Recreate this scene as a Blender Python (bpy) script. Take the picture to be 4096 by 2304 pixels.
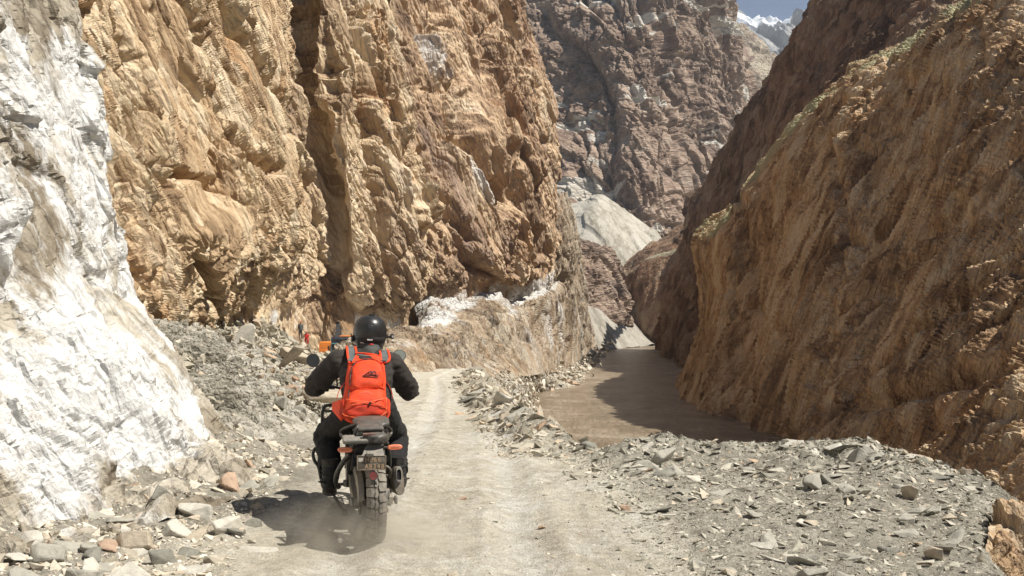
import bpy, bmesh, math, random
import numpy as np
from mathutils import Vector, Matrix, Euler

random.seed(7)
RNG = np.random.default_rng(7)
scene = bpy.context.scene
COL = scene.collection
for o in list(bpy.data.objects):
    bpy.data.objects.remove(o)
R = math.radians

# ------------------------------------------------------------------ camera
EYE = 1.72            # metres above the road
FPX, CX, HY = 1000.0, 512.0, 310.0   # focal length in picture widths/1024, centre column, horizon row
cam_data = bpy.data.cameras.new('camera')
cam_data.sensor_width = 36.0
cam_data.lens = FPX / 1024.0 * 36.0
cam_data.shift_y = (HY - 288.0) / 1024.0
cam_data.clip_start = 0.1
cam_data.clip_end = 20000
cam = bpy.data.objects.new('camera', cam_data)
cam.location = (0, 0, EYE)
cam.rotation_euler = (R(90), 0, 0)
COL.objects.link(cam)
scene.camera = cam

# ------------------------------------------------------------------ sky, sun, exposure
SUN_EL, SUN_AZ = R(57), R(15)          # azimuth: degrees behind the right-hand side
sun_dir = Vector((math.cos(SUN_EL) * math.cos(SUN_AZ), -math.cos(SUN_EL) * math.sin(SUN_AZ), math.sin(SUN_EL)))
world = bpy.data.worlds.new('World')
scene.world = world
world.use_nodes = True
wn = world.node_tree
wn.nodes.clear()
sky = wn.nodes.new('ShaderNodeTexSky')
sky.sky_type = 'NISHITA'
sky.sun_disc = False
sky.sun_elevation = SUN_EL
sky.sun_rotation = math.atan2(sun_dir.x, sun_dir.y)
sky.altitude = 3500
sky.air_density = 1.0
sky.dust_density = 0.25
bg = wn.nodes.new('ShaderNodeBackground')
bg.inputs['Strength'].default_value = 0.053
wo = wn.nodes.new('ShaderNodeOutputWorld')
wn.links.new(sky.outputs[0], bg.inputs[0])
wn.links.new(bg.outputs[0], wo.inputs[0])

sl = bpy.data.lights.new('sun', 'SUN')
sl.energy = 5.0
sl.angle = R(0.5)
sl.color = (1.0, 0.95, 0.86)
so = bpy.data.objects.new('sun', sl)
so.location = (40, -10, 60)
so.rotation_euler = (-sun_dir).to_track_quat('-Z', 'Y').to_euler()
COL.objects.link(so)

scene.view_settings.view_transform = 'Standard'
scene.view_settings.look = 'None'
scene.view_settings.gamma = 1.0
scene.view_settings.use_curve_mapping = False
scene.view_settings.exposure = 0.56
scene.render.engine = 'CYCLES'
scene.cycles.use_denoising = True
scene.cycles.max_bounces = 6
scene.cycles.diffuse_bounces = 4
scene.cycles.volume_bounces = 1

# ------------------------------------------------------------------ numpy noise
def _h(ix, iy, iz, seed):
    n = (ix.astype(np.uint32) * np.uint32(374761393) + iy.astype(np.uint32) * np.uint32(668265263)
         + iz.astype(np.uint32) * np.uint32(2246822519) + np.uint32((seed * 974711 + 12345) & 0xffffffff))
    n = (n ^ (n >> np.uint32(13))) * np.uint32(1274126177)
    n = (n ^ (n >> np.uint32(16))) * np.uint32(2654435761)
    return n ^ (n >> np.uint32(15))

def _f(n):
    return n.astype(np.float32) * np.float32(1.0 / 4294967296.0)

def vnoise(p, seed=0):
    """value noise in [-1, 1] at points p (N, 3)"""
    p = np.asarray(p, np.float32)
    fl = np.floor(p)
    i = fl.astype(np.int64)
    t = p - fl
    t = t * t * t * (t * (t * 6 - 15) + 10)
    out = 0
    for dx in (0, 1):
        wx = t[:, 0] if dx else 1 - t[:, 0]
        for dy in (0, 1):
            wy = t[:, 1] if dy else 1 - t[:, 1]
            for dz in (0, 1):
                wz = t[:, 2] if dz else 1 - t[:, 2]
                out = out + wx * wy * wz * _f(_h(i[:, 0] + dx, i[:, 1] + dy, i[:, 2] + dz, seed))
    return out * 2 - 1

def fbm(p, octaves=4, seed=0, gain=0.5, lac=2.03):
    a, s, out = 1.0, 0.0, 0
    p = np.asarray(p, np.float32)
    for k in range(octaves):
        out = out + a * vnoise(p, seed + k * 17)
        s += a
        a *= gain
        p = p * lac + 3.7
    return out / s

def ridged(p, octaves=4, seed=0, gain=0.5):
    a, s, out = 1.0, 0.0, 0
    p = np.asarray(p, np.float32)
    for k in range(octaves):
        out = out + a * (1 - 2 * np.abs(vnoise(p, seed + k * 17)))
        s += a
        a *= gain
        p = p * 2.07 + 1.3
    return out / s

def _ids(cid):
    c = cid * np.uint32(2654435761)
    c = c ^ (c >> np.uint32(15))
    c2 = c * np.uint32(2246822519)
    c2 = c2 ^ (c2 >> np.uint32(13))
    return _f(c), _f(c2)

def voronoi(p, seed=0):
    """two nearest cells: F1, F2, (value, value, vector) of each"""
    p = np.asarray(p, np.float32)
    base = np.floor(p)
    ib = base.astype(np.int64)
    fr = p - base
    n = len(p)
    f1 = np.full(n, 9e9, np.float32)
    f2 = np.full(n, 9e9, np.float32)
    k1 = np.zeros(n, np.int32)
    k2 = np.zeros(n, np.int32)
    offs = [(dx, dy, dz) for dx in (-1, 0, 1) for dy in (-1, 0, 1) for dz in (-1, 0, 1)]
    for k, (dx, dy, dz) in enumerate(offs):
        h = _h(ib[:, 0] + dx, ib[:, 1] + dy, ib[:, 2] + dz, seed)
        vx = dx + (h & np.uint32(1023)).astype(np.float32) / np.float32(1023.0) - fr[:, 0]
        vy = dy + ((h >> np.uint32(10)) & np.uint32(1023)).astype(np.float32) / np.float32(1023.0) - fr[:, 1]
        vz = dz + ((h >> np.uint32(20)) & np.uint32(1023)).astype(np.float32) / np.float32(1023.0) - fr[:, 2]
        d = vx * vx + vy * vy + vz * vz
        near = d < f1
        sec = d < f2
        k2 = np.where(near, k1, np.where(sec, k, k2))
        f2 = np.where(near, f1, np.where(sec, d, f2))
        k1 = np.where(near, k, k1)
        f1 = np.where(near, d, f1)
    oa = np.array(offs)
    def cell(k):
        o = oa[k]
        h = _h(ib[:, 0] + o[:, 0], ib[:, 1] + o[:, 1], ib[:, 2] + o[:, 2], seed)
        j = np.stack([(h & np.uint32(1023)), ((h >> np.uint32(10)) & np.uint32(1023)), ((h >> np.uint32(20)) & np.uint32(1023))], 1).astype(np.float32) / 1023.0
        c, c2 = _ids(h)
        return c, c2, o + j - fr
    return np.sqrt(f1), np.sqrt(f2), cell(k1), cell(k2)

def smooth(a, b, x):
    t = np.clip((x - a) / (b - a), 0, 1)
    return t * t * (3 - 2 * t)

# ------------------------------------------------------------------ object helpers
def tag(o, label=None, cat=None, group=None, kind=None):
    if label: o['label'] = label
    if cat: o['category'] = cat
    if group: o['group'] = group
    if kind: o['kind'] = kind
    return o

def empty(name, loc=(0, 0, 0), rz=0.0):
    o = bpy.data.objects.new(name, None)
    o.empty_display_size = 0.1
    o.location = loc
    o.rotation_euler = (0, 0, rz)
    COL.objects.link(o)
    return o

def link(name, me, mat=None, parent=None):
    o = bpy.data.objects.new(name, me)
    if mat is not None:
        for m in (mat if isinstance(mat, (list, tuple)) else [mat]):
            me.materials.append(m)
    COL.objects.link(o)
    if parent is not None:
        o.parent = parent
    return o

def np_mesh(name, V, F, smooth_shade=False, attrs=None):
    """V (n,3), F (m,k) -> mesh"""
    me = bpy.data.meshes.new(name)
    V = np.ascontiguousarray(V, np.float32)
    F = np.ascontiguousarray(F, np.int32)
    k = F.shape[1]
    me.vertices.add(len(V))
    me.vertices.foreach_set('co', V.ravel())
    me.loops.add(F.size)
    me.loops.foreach_set('vertex_index', F.ravel())
    me.polygons.add(len(F))
    me.polygons.foreach_set('loop_start', np.arange(0, F.size, k, dtype=np.int32))
    me.polygons.foreach_set('loop_total', np.full(len(F), k, np.int32))
    me.polygons.foreach_set('use_smooth', np.full(len(F), smooth_shade, bool))
    for an, av in (attrs or {}).items():
        a = me.attributes.new(an, 'FLOAT', 'POINT')
        a.data.foreach_set('value', np.ascontiguousarray(av, np.float32))
    me.update(calc_edges=True)
    return me

def grid_faces(nu, nv, flip=False):
    i, j = np.meshgrid(np.arange(nu - 1), np.arange(nv - 1), indexing='ij')
    a = (i * nv + j).ravel()
    b = ((i + 1) * nv + j).ravel()
    c = ((i + 1) * nv + j + 1).ravel()
    d = (i * nv + j + 1).ravel()
    return np.stack([a, b, c, d] if not flip else [a, d, c, b], 1)

def W(px, py, d):
    """the place at distance d that the camera sees at column px, row py"""
    return ((px - CX) / FPX * d, d, EYE + (HY - py) / FPX * d)

def S(p):
    return (CX + FPX * p[0] / p[1], HY - FPX * (p[2] - EYE) / p[1])

# ------------------------------------------------------------------ material helpers
class NT:
    def __init__(self, name):
        self.m = bpy.data.materials.new(name)
        self.m.use_nodes = True
        self.t = self.m.node_tree
        self.t.nodes.clear()
        self.out = self.t.nodes.new('ShaderNodeOutputMaterial')
        self.b = self.t.nodes.new('ShaderNodeBsdfPrincipled')
        self.t.links.new(self.b.outputs[0], self.out.inputs[0])
        self.pos = None
    def n(self, typ, **kw):
        nd = self.t.nodes.new(typ)
        for k, v in kw.items():
            setattr(nd, k, v)
        return nd
    def l(self, a, b):
        self.t.links.new(a, b)
    def coord(self):
        if self.pos is None:
            self.pos = self.n('ShaderNodeTexCoord').outputs['Object']
        return self.pos
    def mapped(self, rot=(0, 0, 0), scale=(1, 1, 1)):
        m = self.n('ShaderNodeMapping')
        m.inputs['Rotation'].default_value = rot
        m.inputs['Scale'].default_value = scale
        self.l(self.coord(), m.inputs['Vector'])
        return m.outputs[0]
    def noise(self, vec, scale, detail=5, rough=0.6, dist=0.0):
        t = self.n('ShaderNodeTexNoise')
        t.inputs['Scale'].default_value = scale
        t.inputs['Detail'].default_value = detail
        t.inputs['Roughness'].default_value = rough
        t.inputs['Distortion'].default_value = dist
        if vec is not None:
            self.l(vec, t.inputs['Vector'])
        return t.outputs['Fac']
    def ramp(self, fac, stops, interp='LINEAR'):
        r = self.n('ShaderNodeValToRGB')
        r.color_ramp.interpolation = interp
        e = r.color_ramp.elements
        while len(e) > 1:
            e.remove(e[-1])
        e[0].position = stops[0][0]
        e[0].color = col4(stops[0][1])
        for p, c in stops[1:]:
            q = e.new(p)
            q.color = col4(c)
        self.l(fac, r.inputs[0])
        return r.outputs[0]
    def mix(self, fac, a, b, mode='MIX'):
        x = self.n('ShaderNodeMix', data_type='RGBA', blend_type=mode)
        for sock, v in ((x.inputs[0], fac), (x.inputs[6], a), (x.inputs[7], b)):
            if isinstance(v, (int, float)):
                sock.default_value = v
            elif isinstance(v, (tuple, list)):
                sock.default_value = col4(v)
            else:
                self.l(v, sock)
        return x.outputs[2]
    def math(self, op, a, b=None, clamp=False):
        x = self.n('ShaderNodeMath', operation=op, use_clamp=clamp)
        for sock, v in ((x.inputs[0], a), (x.inputs[1], b)):
            if v is None:
                continue
            if isinstance(v, (int, float)):
                sock.default_value = v
            else:
                self.l(v, sock)
        return x.outputs[0]
    def attr(self, name):
        return self.n('ShaderNodeAttribute', attribute_name=name).outputs['Fac']
    def bump(self, h, strength=0.5, dist=0.02):
        b = self.n('ShaderNodeBump')
        b.inputs['Strength'].default_value = strength
        b.inputs['Distance'].default_value = dist
        self.l(h, b.inputs['Height'])
        self.l(b.outputs[0], self.b.inputs['Normal'])
    def set(self, **kw):
        for k, v in kw.items():
            s = self.b.inputs[k.replace('_', ' ')]
            if isinstance(v, (int, float)):
                s.default_value = v
            elif isinstance(v, (tuple, list)):
                s.default_value = col4(v)
            else:
                self.l(v, s)
        return self

def col4(c):
    if isinstance(c, (int, float)):
        c = (c, c, c)
    return (c[0], c[1], c[2], 1.0)
# ================================================================== THE LAND
def to_world(p):
    return np.array(p[1:], float) if p[0] == 'w' else np.array(W(*p))

def cr_eval(ctrl, u, v):
    """Catmull-Rom surface: ctrl (nc, nr, 3), u along columns, v along rows"""
    nc, nr = ctrl.shape[:2]
    def basis(t, n):
        i = np.clip(np.floor(t).astype(int), 0, n - 2)
        f = t - i
        w = np.stack([-0.5 * f + f**2 - 0.5 * f**3, 1 - 2.5 * f**2 + 1.5 * f**3,
                      0.5 * f + 2 * f**2 - 1.5 * f**3, -0.5 * f**2 + 0.5 * f**3], 1)
        idx = np.stack([np.clip(i + k, 0, n - 1) for k in (-1, 0, 1, 2)], 1)
        return w, idx
    wu, iu = basis(u, nc)
    wv, iv = basis(v, nr)
    A = (ctrl[iu] * wu[:, :, None, None]).sum(1)               # (Nu, nr, 3)
    B = (A[:, iv] * wv[None, :, :, None]).sum(2)               # (Nu, Nv, 3)
    return B

def resample(ctrl, step):
    nc, nr = ctrl.shape[:2]
    fu, fv = np.linspace(0, nc - 1, nc * 8), np.linspace(0, nr - 1, nr * 8)
    G = cr_eval(ctrl, fu, fv)
    dist = np.maximum(np.linalg.norm(G - np.array([0, 0, EYE]), axis=2), 3.0)
    du = np.linalg.norm(np.diff(G, axis=0), axis=2) / (0.5 * (dist[1:] + dist[:-1])) * FPX
    dv = np.linalg.norm(np.diff(G, axis=1), axis=2) / (0.5 * (dist[:, 1:] + dist[:, :-1])) * FPX
    cu = np.concatenate([[0], np.cumsum(np.percentile(du, 70, axis=1))])
    cv = np.concatenate([[0], np.cumsum(np.percentile(dv, 70, axis=0))])
    nu, nv = int(min(760, cu[-1] / step)) + 2, int(min(760, cv[-1] / step)) + 2
    return np.interp(np.linspace(0, cu[-1], nu), cu, fu), np.interp(np.linspace(0, cv[-1], nv), cv, fv)

def axes(a, b):
    a = np.array(a, float); a /= np.linalg.norm(a)
    b = np.array(b, float); b -= a * a.dot(b); b /= np.linalg.norm(b)
    return np.stack([a, b, np.cross(a, b)], 0)

def rock_noise(P, L, amp, ax, stretch=(3.0, 1.0, 1.4), seed=1, octs=4, fall=0.42, ratio=0.38, crease=0.5, warp=0.07, lowf=1.0, spacing=None, shingle=0.9, rmin=0.35):
    """angular, foliated relief: every octave breaks the face into tilted slabs with open joints between them"""
    Q = P @ ax.T
    disp = lowf * amp * 1.3 * fbm(Q / (L * 3.2 * np.array([1.6, 1, 1])), 3, seed + 5)
    tint = np.zeros(len(P))
    A, l = amp, L
    for k in range(octs):
        q = Q / (l * np.array(stretch))
        w = np.stack([vnoise(q * 0.9 + 11.3 * j, seed + 50 + j + k * 7) for j in range(3)], 1)
        q = q + warp * w
        f1, f2, ca, cb = voronoi(q, seed + 100 * k)
        def slab_of(c):
            c1, c2, vec = c
            tx, ty, tz = (c1 * 7.13) % 1 - 0.5, (c2 * 5.77) % 1 - 0.5, (c1 * 3.37 + c2 * 9.1) % 1 - 0.5
            return (c1 - 0.5) * 0.8 + 1.1 * (vec[:, 0] * tx + vec[:, 1] * ty + vec[:, 2] * tz) + shingle * vec[:, 1]
        wid = 0.15 if spacing is None else np.clip(np.maximum(1.7 * spacing, 0.13 * A) / (l * min(stretch)), 0.05, 0.7)
        wt = 0.5 + 0.5 * smooth(0, 1, (f2 - f1) / wid)
        slab = slab_of(ca) * wt + slab_of(cb) * (1 - wt)
        c2 = ca[1]
        joint = np.exp(-((f2 - f1) / np.maximum(0.07, 0.5 * wid)) ** 2)
        fade = 1.0 if spacing is None else smooth(0.9, 2.4, l * np.sort(stretch)[1] / spacing)
        if k == 0:
            rgh = rmin + (1.15 - rmin) * smooth(0.15, 0.6, ca[0] * wt + cb[0] * (1 - wt))     # some slabs broke clean, others shattered
        disp = disp + A * fade * (slab - crease * 0.5 * joint) * (1.0 if k == 0 else rgh)
        if k < 3:
            tint = tint + (c2 - 0.5) * (0.5, 0.65, 0.5)[k]
        l *= ratio
        A *= fall
    fine = Q / (L * np.array([0.55, 0.22, 0.3]))
    disp = disp + amp * 0.14 * rgh * ridged(fine, 4, seed + 900, 0.6)
    return disp, np.clip(tint + 0.5, 0, 1), rgh

def patch(name, cols, mat, step=1.6, L=2.0, amp=0.4, ax=None, stretch=(3.0, 1.0, 1.4), seed=1, octs=4, shingle=0.9, rmin=0.35,
          smooth_shade=False, lowf=1.0, crease=0.5, fall=0.42, hook=None, **kw):
    ctrl = np.array([[to_world(p) for p in c] for c in cols])
    u, v = resample(ctrl, step)
    G = cr_eval(ctrl, u, v)
    nu, nv = G.shape[:2]
    du, dv = np.gradient(G, axis=0), np.gradient(G, axis=1)
    N = np.cross(du, dv)
    N /= np.maximum(np.linalg.norm(N, axis=2, keepdims=True), 1e-9)
    for _ in range(3):                                          # broad normals so that slabs move as one
        N[1:-1] = (N[:-2] + N[1:-1] + N[2:]) / 3
        N[:, 1:-1] = (N[:, :-2] + N[:, 1:-1] + N[:, 2:]) / 3
    N /= np.maximum(np.linalg.norm(N, axis=2, keepdims=True), 1e-9)
    side = np.sign(((np.array([0, 0, EYE]) - G) * N).sum(2).mean())
    N *= side
    P = G.reshape(-1, 3)
    sp = np.maximum(np.linalg.norm(du, axis=2), np.linalg.norm(dv, axis=2)).ravel()
    disp, tint, rgh = rock_noise(P, L, amp, ax if ax is not None else axes((0.1, 0.5, -0.86), (0.9, -0.3, 0)), stretch, seed, octs,
                            lowf=lowf, crease=crease, fall=fall, spacing=sp, shingle=shingle, rmin=rmin)
    uu, vv = np.meshgrid(u, v, indexing='ij')
    attrs = {'tint': tint, 'dust': np.zeros(len(P)), 'rgh': rgh}
    if hook is not None:
        disp = hook(P, uu.ravel(), vv.ravel(), disp, attrs)
    V = P + N.reshape(-1, 3) * disp[:, None]
    me = np_mesh(name, V, grid_faces(nu, nv, flip=side < 0), smooth_shade, attrs)
    o = link(name, me, mat)
    tag(o, kind='structure', **kw)
    return o, G, N

# ------------------------------------------------------------------ rock materials
AX_DIP = axes((0.30, 0.55, -0.85), (0.85, -0.5, 0.1))
AX_STEEP = axes((-0.34, -0.12, -0.93), (-0.4, -0.9, 0))
AX_RIGHT = axes((-0.08, 0.36, -0.93), (-0.2, 0.9, 0.35))
AX_FLAT = axes((0.97, 0.1, 0.12), (0.1, 0.2, 1))
AX_WHITE = axes((0.25, 0.3, -0.85), (0.8, -0.5, 0.3))
AX_BED = axes((0.95, 0.25, 0.10), (0.0, 0.1, 1))
def framed(t, ax, stretch):
    m = t.n('ShaderNodeMapping', vector_type='TEXTURE')
    m.inputs['Rotation'].default_value = Matrix(ax.T.tolist()).to_euler()
    m.inputs['Scale'].default_value = stretch
    t.l(t.coord(), m.inputs['Vector'])
    return m.outputs[0]
def rock_mat(name, stops, L, ax, stretch=(4.0, 0.8, 1.4), patchc=None, patch_amt=0.5, dustc=(0.70, 0.685, 0.65), tint_amt=0.5, bump=0.8, grain=0.35,
             rough=0.95, dust_soft=0.9):
    """L: size of the main slabs in metres; colour streaks and joints follow the same grain as the relief"""
    t = NT(name)
    st = np.array(stretch) * L
    v = framed(t, ax, tuple(st * 0.55))
    vf = framed(t, ax, tuple(st * 0.12))
    base = t.noise(v, 1.0, 9, 0.66, 0.5)
    fac = t.math('ADD', base, t.math('MULTIPLY', t.math('SUBTRACT', t.attr('tint'), 0.5), tint_amt))
    c = t.ramp(fac, stops)
    for i, (pc, lo, hi) in enumerate(patchc or []):
        v2 = framed(t, ax, tuple(st * (1.6 + 0.9 * i)))
        f = t.ramp(t.noise(v2, 1.0, 7, 0.68, 0.8), [(lo, 0.0), (hi, 1.0)])
        c = t.mix(t.math('MULTIPLY', f, patch_amt), c, pc)
    g = t.noise(vf, 1.0, 6, 0.72)
    c = t.mix(grain, c, t.ramp(g, [(0.25, 0.22), (0.75, 0.8)]), 'OVERLAY')
    d = t.ramp(t.math('ADD', t.attr('dust'), t.math('MULTIPLY', t.math('SUBTRACT', t.noise(v, 2.4, 8, 0.72), 0.5), dust_soft)),
               [(0.40, 0.0), (0.64, 1.0)])
    c = t.mix(d, c, dustc)
    t.set(Base_Color=c, Roughness=rough, Specular_IOR_Level=0.15)
    hs = []
    for k, (sc, wgt) in enumerate(((0.30, 0.9), (0.11, 0.55))):
        vo = t.n('ShaderNodeTexVoronoi', feature='DISTANCE_TO_EDGE')
        vo.inputs['Scale'].default_value = 1.0
        vs = framed(t, ax, tuple(st * sc))
        wob = t.n('ShaderNodeMix', data_type='VECTOR')
        wob.inputs[0].default_value = 0.16
        nz = t.n('ShaderNodeTexNoise')
        nz.inputs['Scale'].default_value = 1.6
        nz.inputs['Detail'].default_value = 4
        t.l(vs, nz.inputs['Vector'])
        t.l(vs, wob.inputs[4]); t.l(nz.outputs['Color'], wob.inputs[5])
        t.l(wob.outputs[1], vo.inputs['Vector'])
        hs.append(t.math('MULTIPLY', t.math('MINIMUM', t.math('MULTIPLY', vo.outputs['Distance'], 4.0), 1.0), wgt))
    h = t.math('ADD', t.math('ADD', hs[0], hs[1]), t.math('ADD', t.math('MULTIPLY', base, 1.6), t.math('MULTIPLY', g, 1.0)))
    t.bump(t.math('MULTIPLY', h, t.math('ADD', t.math('MULTIPLY', t.attr('rgh'), 0.7), 0.45)), bump, L * 0.055)
    return t.m

M_ORANGE = rock_mat('orange_rock', [(0.22, (0.26, 0.175, 0.105)), (0.40, (0.45, 0.32, 0.195)), (0.55, (0.59, 0.445, 0.285)), (0.75, (0.68, 0.56, 0.40))],
                    2.1, AX_DIP, (4.0, 0.7, 1.3), [((0.46, 0.25, 0.11), 0.54, 0.68), ((0.40, 0.36, 0.25), 0.55, 0.7)], 0.6)
M_TAN = rock_mat('tan_brown_rock', [(0.20, (0.27, 0.185, 0.115)), (0.4, (0.47, 0.345, 0.22)), (0.57, (0.60, 0.465, 0.305)), (0.78, (0.68, 0.56, 0.405))],
                 5.0, AX_DIP, (4.0, 0.7, 1.3), [((0.44, 0.25, 0.12), 0.54, 0.68), ((0.38, 0.30, 0.24), 0.54, 0.68)], 0.6)
M_PURPLE = rock_mat('purple_brown_rock', [(0.2, (0.22, 0.148, 0.098)), (0.4, (0.41, 0.285, 0.185)), (0.58, (0.545, 0.395, 0.255)), (0.8, (0.64, 0.51, 0.36))],
                    7.0, AX_DIP, (4.0, 0.7, 1.3), [((0.42, 0.23, 0.12), 0.52, 0.66), ((0.33, 0.25, 0.21), 0.54, 0.68)], 0.6, dustc=(0.66, 0.62, 0.57))
M_WHITE = rock_mat('dusty_white_rock', [(0.22, (0.21, 0.175, 0.13)), (0.45, (0.38, 0.335, 0.265)), (0.7, (0.50, 0.455, 0.375))],
                   1.3, AX_WHITE, (2.4, 0.8, 1.1), [((0.25, 0.205, 0.145), 0.54, 0.68)], 0.8, dustc=(0.68, 0.67, 0.645), dust_soft=1.6)
M_LOWER = rock_mat('pale_lower_rock', [(0.22, (0.20, 0.145, 0.10)), (0.42, (0.36, 0.28, 0.195)), (0.6, (0.47, 0.385, 0.285)), (0.8, (0.55, 0.48, 0.38))],
                   4.0, AX_STEEP, (2.6, 0.6, 1.0), [((0.40, 0.26, 0.15), 0.52, 0.66), ((0.22, 0.165, 0.135), 0.53, 0.64), ((0.43, 0.41, 0.36), 0.55, 0.68)], 0.7)
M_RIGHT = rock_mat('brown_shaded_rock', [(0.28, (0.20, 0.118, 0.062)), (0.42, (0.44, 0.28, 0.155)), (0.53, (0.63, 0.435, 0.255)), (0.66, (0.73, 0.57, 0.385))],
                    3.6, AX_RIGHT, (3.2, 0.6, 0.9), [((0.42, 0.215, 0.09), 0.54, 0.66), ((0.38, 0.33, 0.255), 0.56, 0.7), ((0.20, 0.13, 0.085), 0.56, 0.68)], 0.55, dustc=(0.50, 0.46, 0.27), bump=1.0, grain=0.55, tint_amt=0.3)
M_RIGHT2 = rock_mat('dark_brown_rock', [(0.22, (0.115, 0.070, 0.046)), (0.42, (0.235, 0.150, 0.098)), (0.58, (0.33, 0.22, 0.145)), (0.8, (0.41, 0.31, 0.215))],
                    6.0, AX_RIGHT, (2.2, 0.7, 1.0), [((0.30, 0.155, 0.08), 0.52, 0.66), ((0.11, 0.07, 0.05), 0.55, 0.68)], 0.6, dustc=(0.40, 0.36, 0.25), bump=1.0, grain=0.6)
M_FAR = rock_mat('far_brown_rock', [(0.25, (0.14, 0.10, 0.078)), (0.42, (0.255, 0.184, 0.142)), (0.58, (0.35, 0.262, 0.20)), (0.8, (0.45, 0.36, 0.285))],
                 14.0, AX_BED, (3.5, 0.55, 1.0), [((0.24, 0.15, 0.105), 0.52, 0.66), ((0.24, 0.205, 0.18), 0.55, 0.7)], 0.5, dustc=(0.58, 0.54, 0.47), bump=0.9, tint_amt=0.4)
M_SCREE = rock_mat('grey_scree', [(0.25, (0.25, 0.225, 0.18)), (0.42, (0.35, 0.32, 0.265)), (0.6, (0.41, 0.38, 0.32)), (0.75, (0.45, 0.42, 0.36))], 5.0, AX_STEEP, (9, 0.8, 0.8), bump=0.35)
M_EDGE = rock_mat('rusty_edge_rock', [(0.25, (0.17, 0.115, 0.075)), (0.42, (0.33, 0.22, 0.13)), (0.58, (0.47, 0.33, 0.20)), (0.78, (0.56, 0.45, 0.32))],
                   0.38, axes((0.2, 0.2, -1), (1, -0.3, 0)), (2.2, 0.7, 1.0), [((0.24, 0.22, 0.18), 0.5, 0.64)], 0.6)
M_CONE = rock_mat('grey_gravel_cone', [(0.25, (0.21, 0.19, 0.155)), (0.5, (0.30, 0.275, 0.23)), (0.75, (0.37, 0.345, 0.295))], 4.0, AX_STEEP, (4, 0.8, 0.8), bump=0.4)
M_SNOWY = rock_mat('snowy_mountain', [(0.25, (0.12, 0.13, 0.14)), (0.5, (0.22, 0.22, 0.22)), (0.75, (0.34, 0.33, 0.31))], 90.0, AX_STEEP, (2, 1, 1), dustc=(0.85, 0.87, 0.9), bump=0.6)
M_KHAKI = rock_mat('khaki_hill', [(0.25, (0.20, 0.16, 0.12)), (0.5, (0.34, 0.28, 0.21)), (0.75, (0.42, 0.37, 0.28))], 30.0, AX_STEEP, (1.5, 1, 1),
                   [((0.2, 0.13, 0.1), 0.56, 0.62)], 0.8, bump=0.5)

# ------------------------------------------------------------------ near white spur (left edge of the picture)
def wbase(x, y, z0, prof, out):
    ox, oy = out
    return [('w', x + ox * o, y + oy * o, z0 + h) for h, o in prof]
PROF_A = [(-0.4, -0.5), (0.0, 0.0), (0.5, 0.36), (1.0, 0.68), (1.65, 1.05), (2.9, 1.45), (4.6, 1.85), (6.5, 2.1), (9.5, 2.4), (14, 3.2)]
PROF_B = [(-0.4, -0.3), (0.0, 0.0), (0.5, 0.2), (1.0, 0.42), (1.7, 0.7), (2.9, 1.0), (4.6, 1.3), (6.5, 1.6), (9.5, 1.9), (14, 2.6)]
def hook_white(P, u, v, disp, attrs):
    n = fbm(P * 0.55, 4, 33)
    hi = smooth(4.1, 5.6, P[:, 2] + 1.2 * n)            # the powder thins out towards the top
    lo = 1 - smooth(0.0, 0.55, P[:, 2] + 0.25 * n)
    attrs['dust'] = 0.72 + 0.75 * fbm(P * np.array([1.1, 1.1, 0.7]), 5, 35) - 0.55 * hi - 0.35 * lo
    return disp + 0.22 * (1 - smooth(0.8, 2.2, P[:, 2]))
patch('cliff_spur', [
    wbase(-6.2, -8.0, 0, PROF_B, (-1, 0.1)), wbase(-5.2, -2.0, 0, PROF_B, (-1, 0.1)), wbase(-4.7, 3.0, 0.05, PROF_B, (-1, 0.15)),
    wbase(-4.35, 5.4, 0.12, PROF_A, (-1, 0.2)), wbase(-3.75, 7.2, 0.16, PROF_A, (-1, 0.2)), wbase(-3.15, 8.6, 0.14, PROF_A, (-1, 0.18)),
    wbase(-3.2, 10.2, 0.06, PROF_A, (-1, 0.2)), wbase(-3.38, 11.6, -0.05, PROF_A, (-0.99, 0.1)), wbase(-3.75, 12.2, -0.1, PROF_A, (-0.9, -0.1)),
    wbase(-4.6, 13.0, -0.1, PROF_B, (-0.6, -0.5)), wbase(-6.5, 14.5, 0, PROF_B, (-0.4, -0.8)), wbase(-9.5, 16, 0, PROF_B, (-0.3, -0.9)),
], M_WHITE, step=1.5, L=1.1, amp=0.22, ax=AX_WHITE, stretch=(1.6, 0.9, 1.2), seed=3, octs=5, rmin=0.7, hook=hook_white,
    fall=0.42, label='rough rock spur coated in white powder at the left edge', cat='cliff')

def crevice(px, py, pts):
    """distance (in picture units of the design view) to a crevice line"""
    best = np.full(px.shape, 1e9)
    for (x0, y0), (x1, y1) in zip(pts[:-1], pts[1:]):
        ex, ey = x1 - x0, y1 - y0
        t = np.clip(((px - x0) * ex + (py - y0) * ey) / (ex * ex + ey * ey), 0, 1)
        best = np.minimum(best, np.hypot(px - x0 - t * ex, py - y0 - t * ey))
    return best
def carve(P, disp, lines):
    px, py = S(np.where(P[:, 1:2] > 5, P, 5.0).T)
    wob = 5.0 * fbm(np.stack([px / 18, py / 18, 0 * px], 1), 3, 77)
    for depth, wdt, pts in lines:
        d = crevice(px + wob, py + wob * 0.5, pts)
        disp = disp - depth * np.exp(-(d / wdt) ** 2)
    return disp
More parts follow.
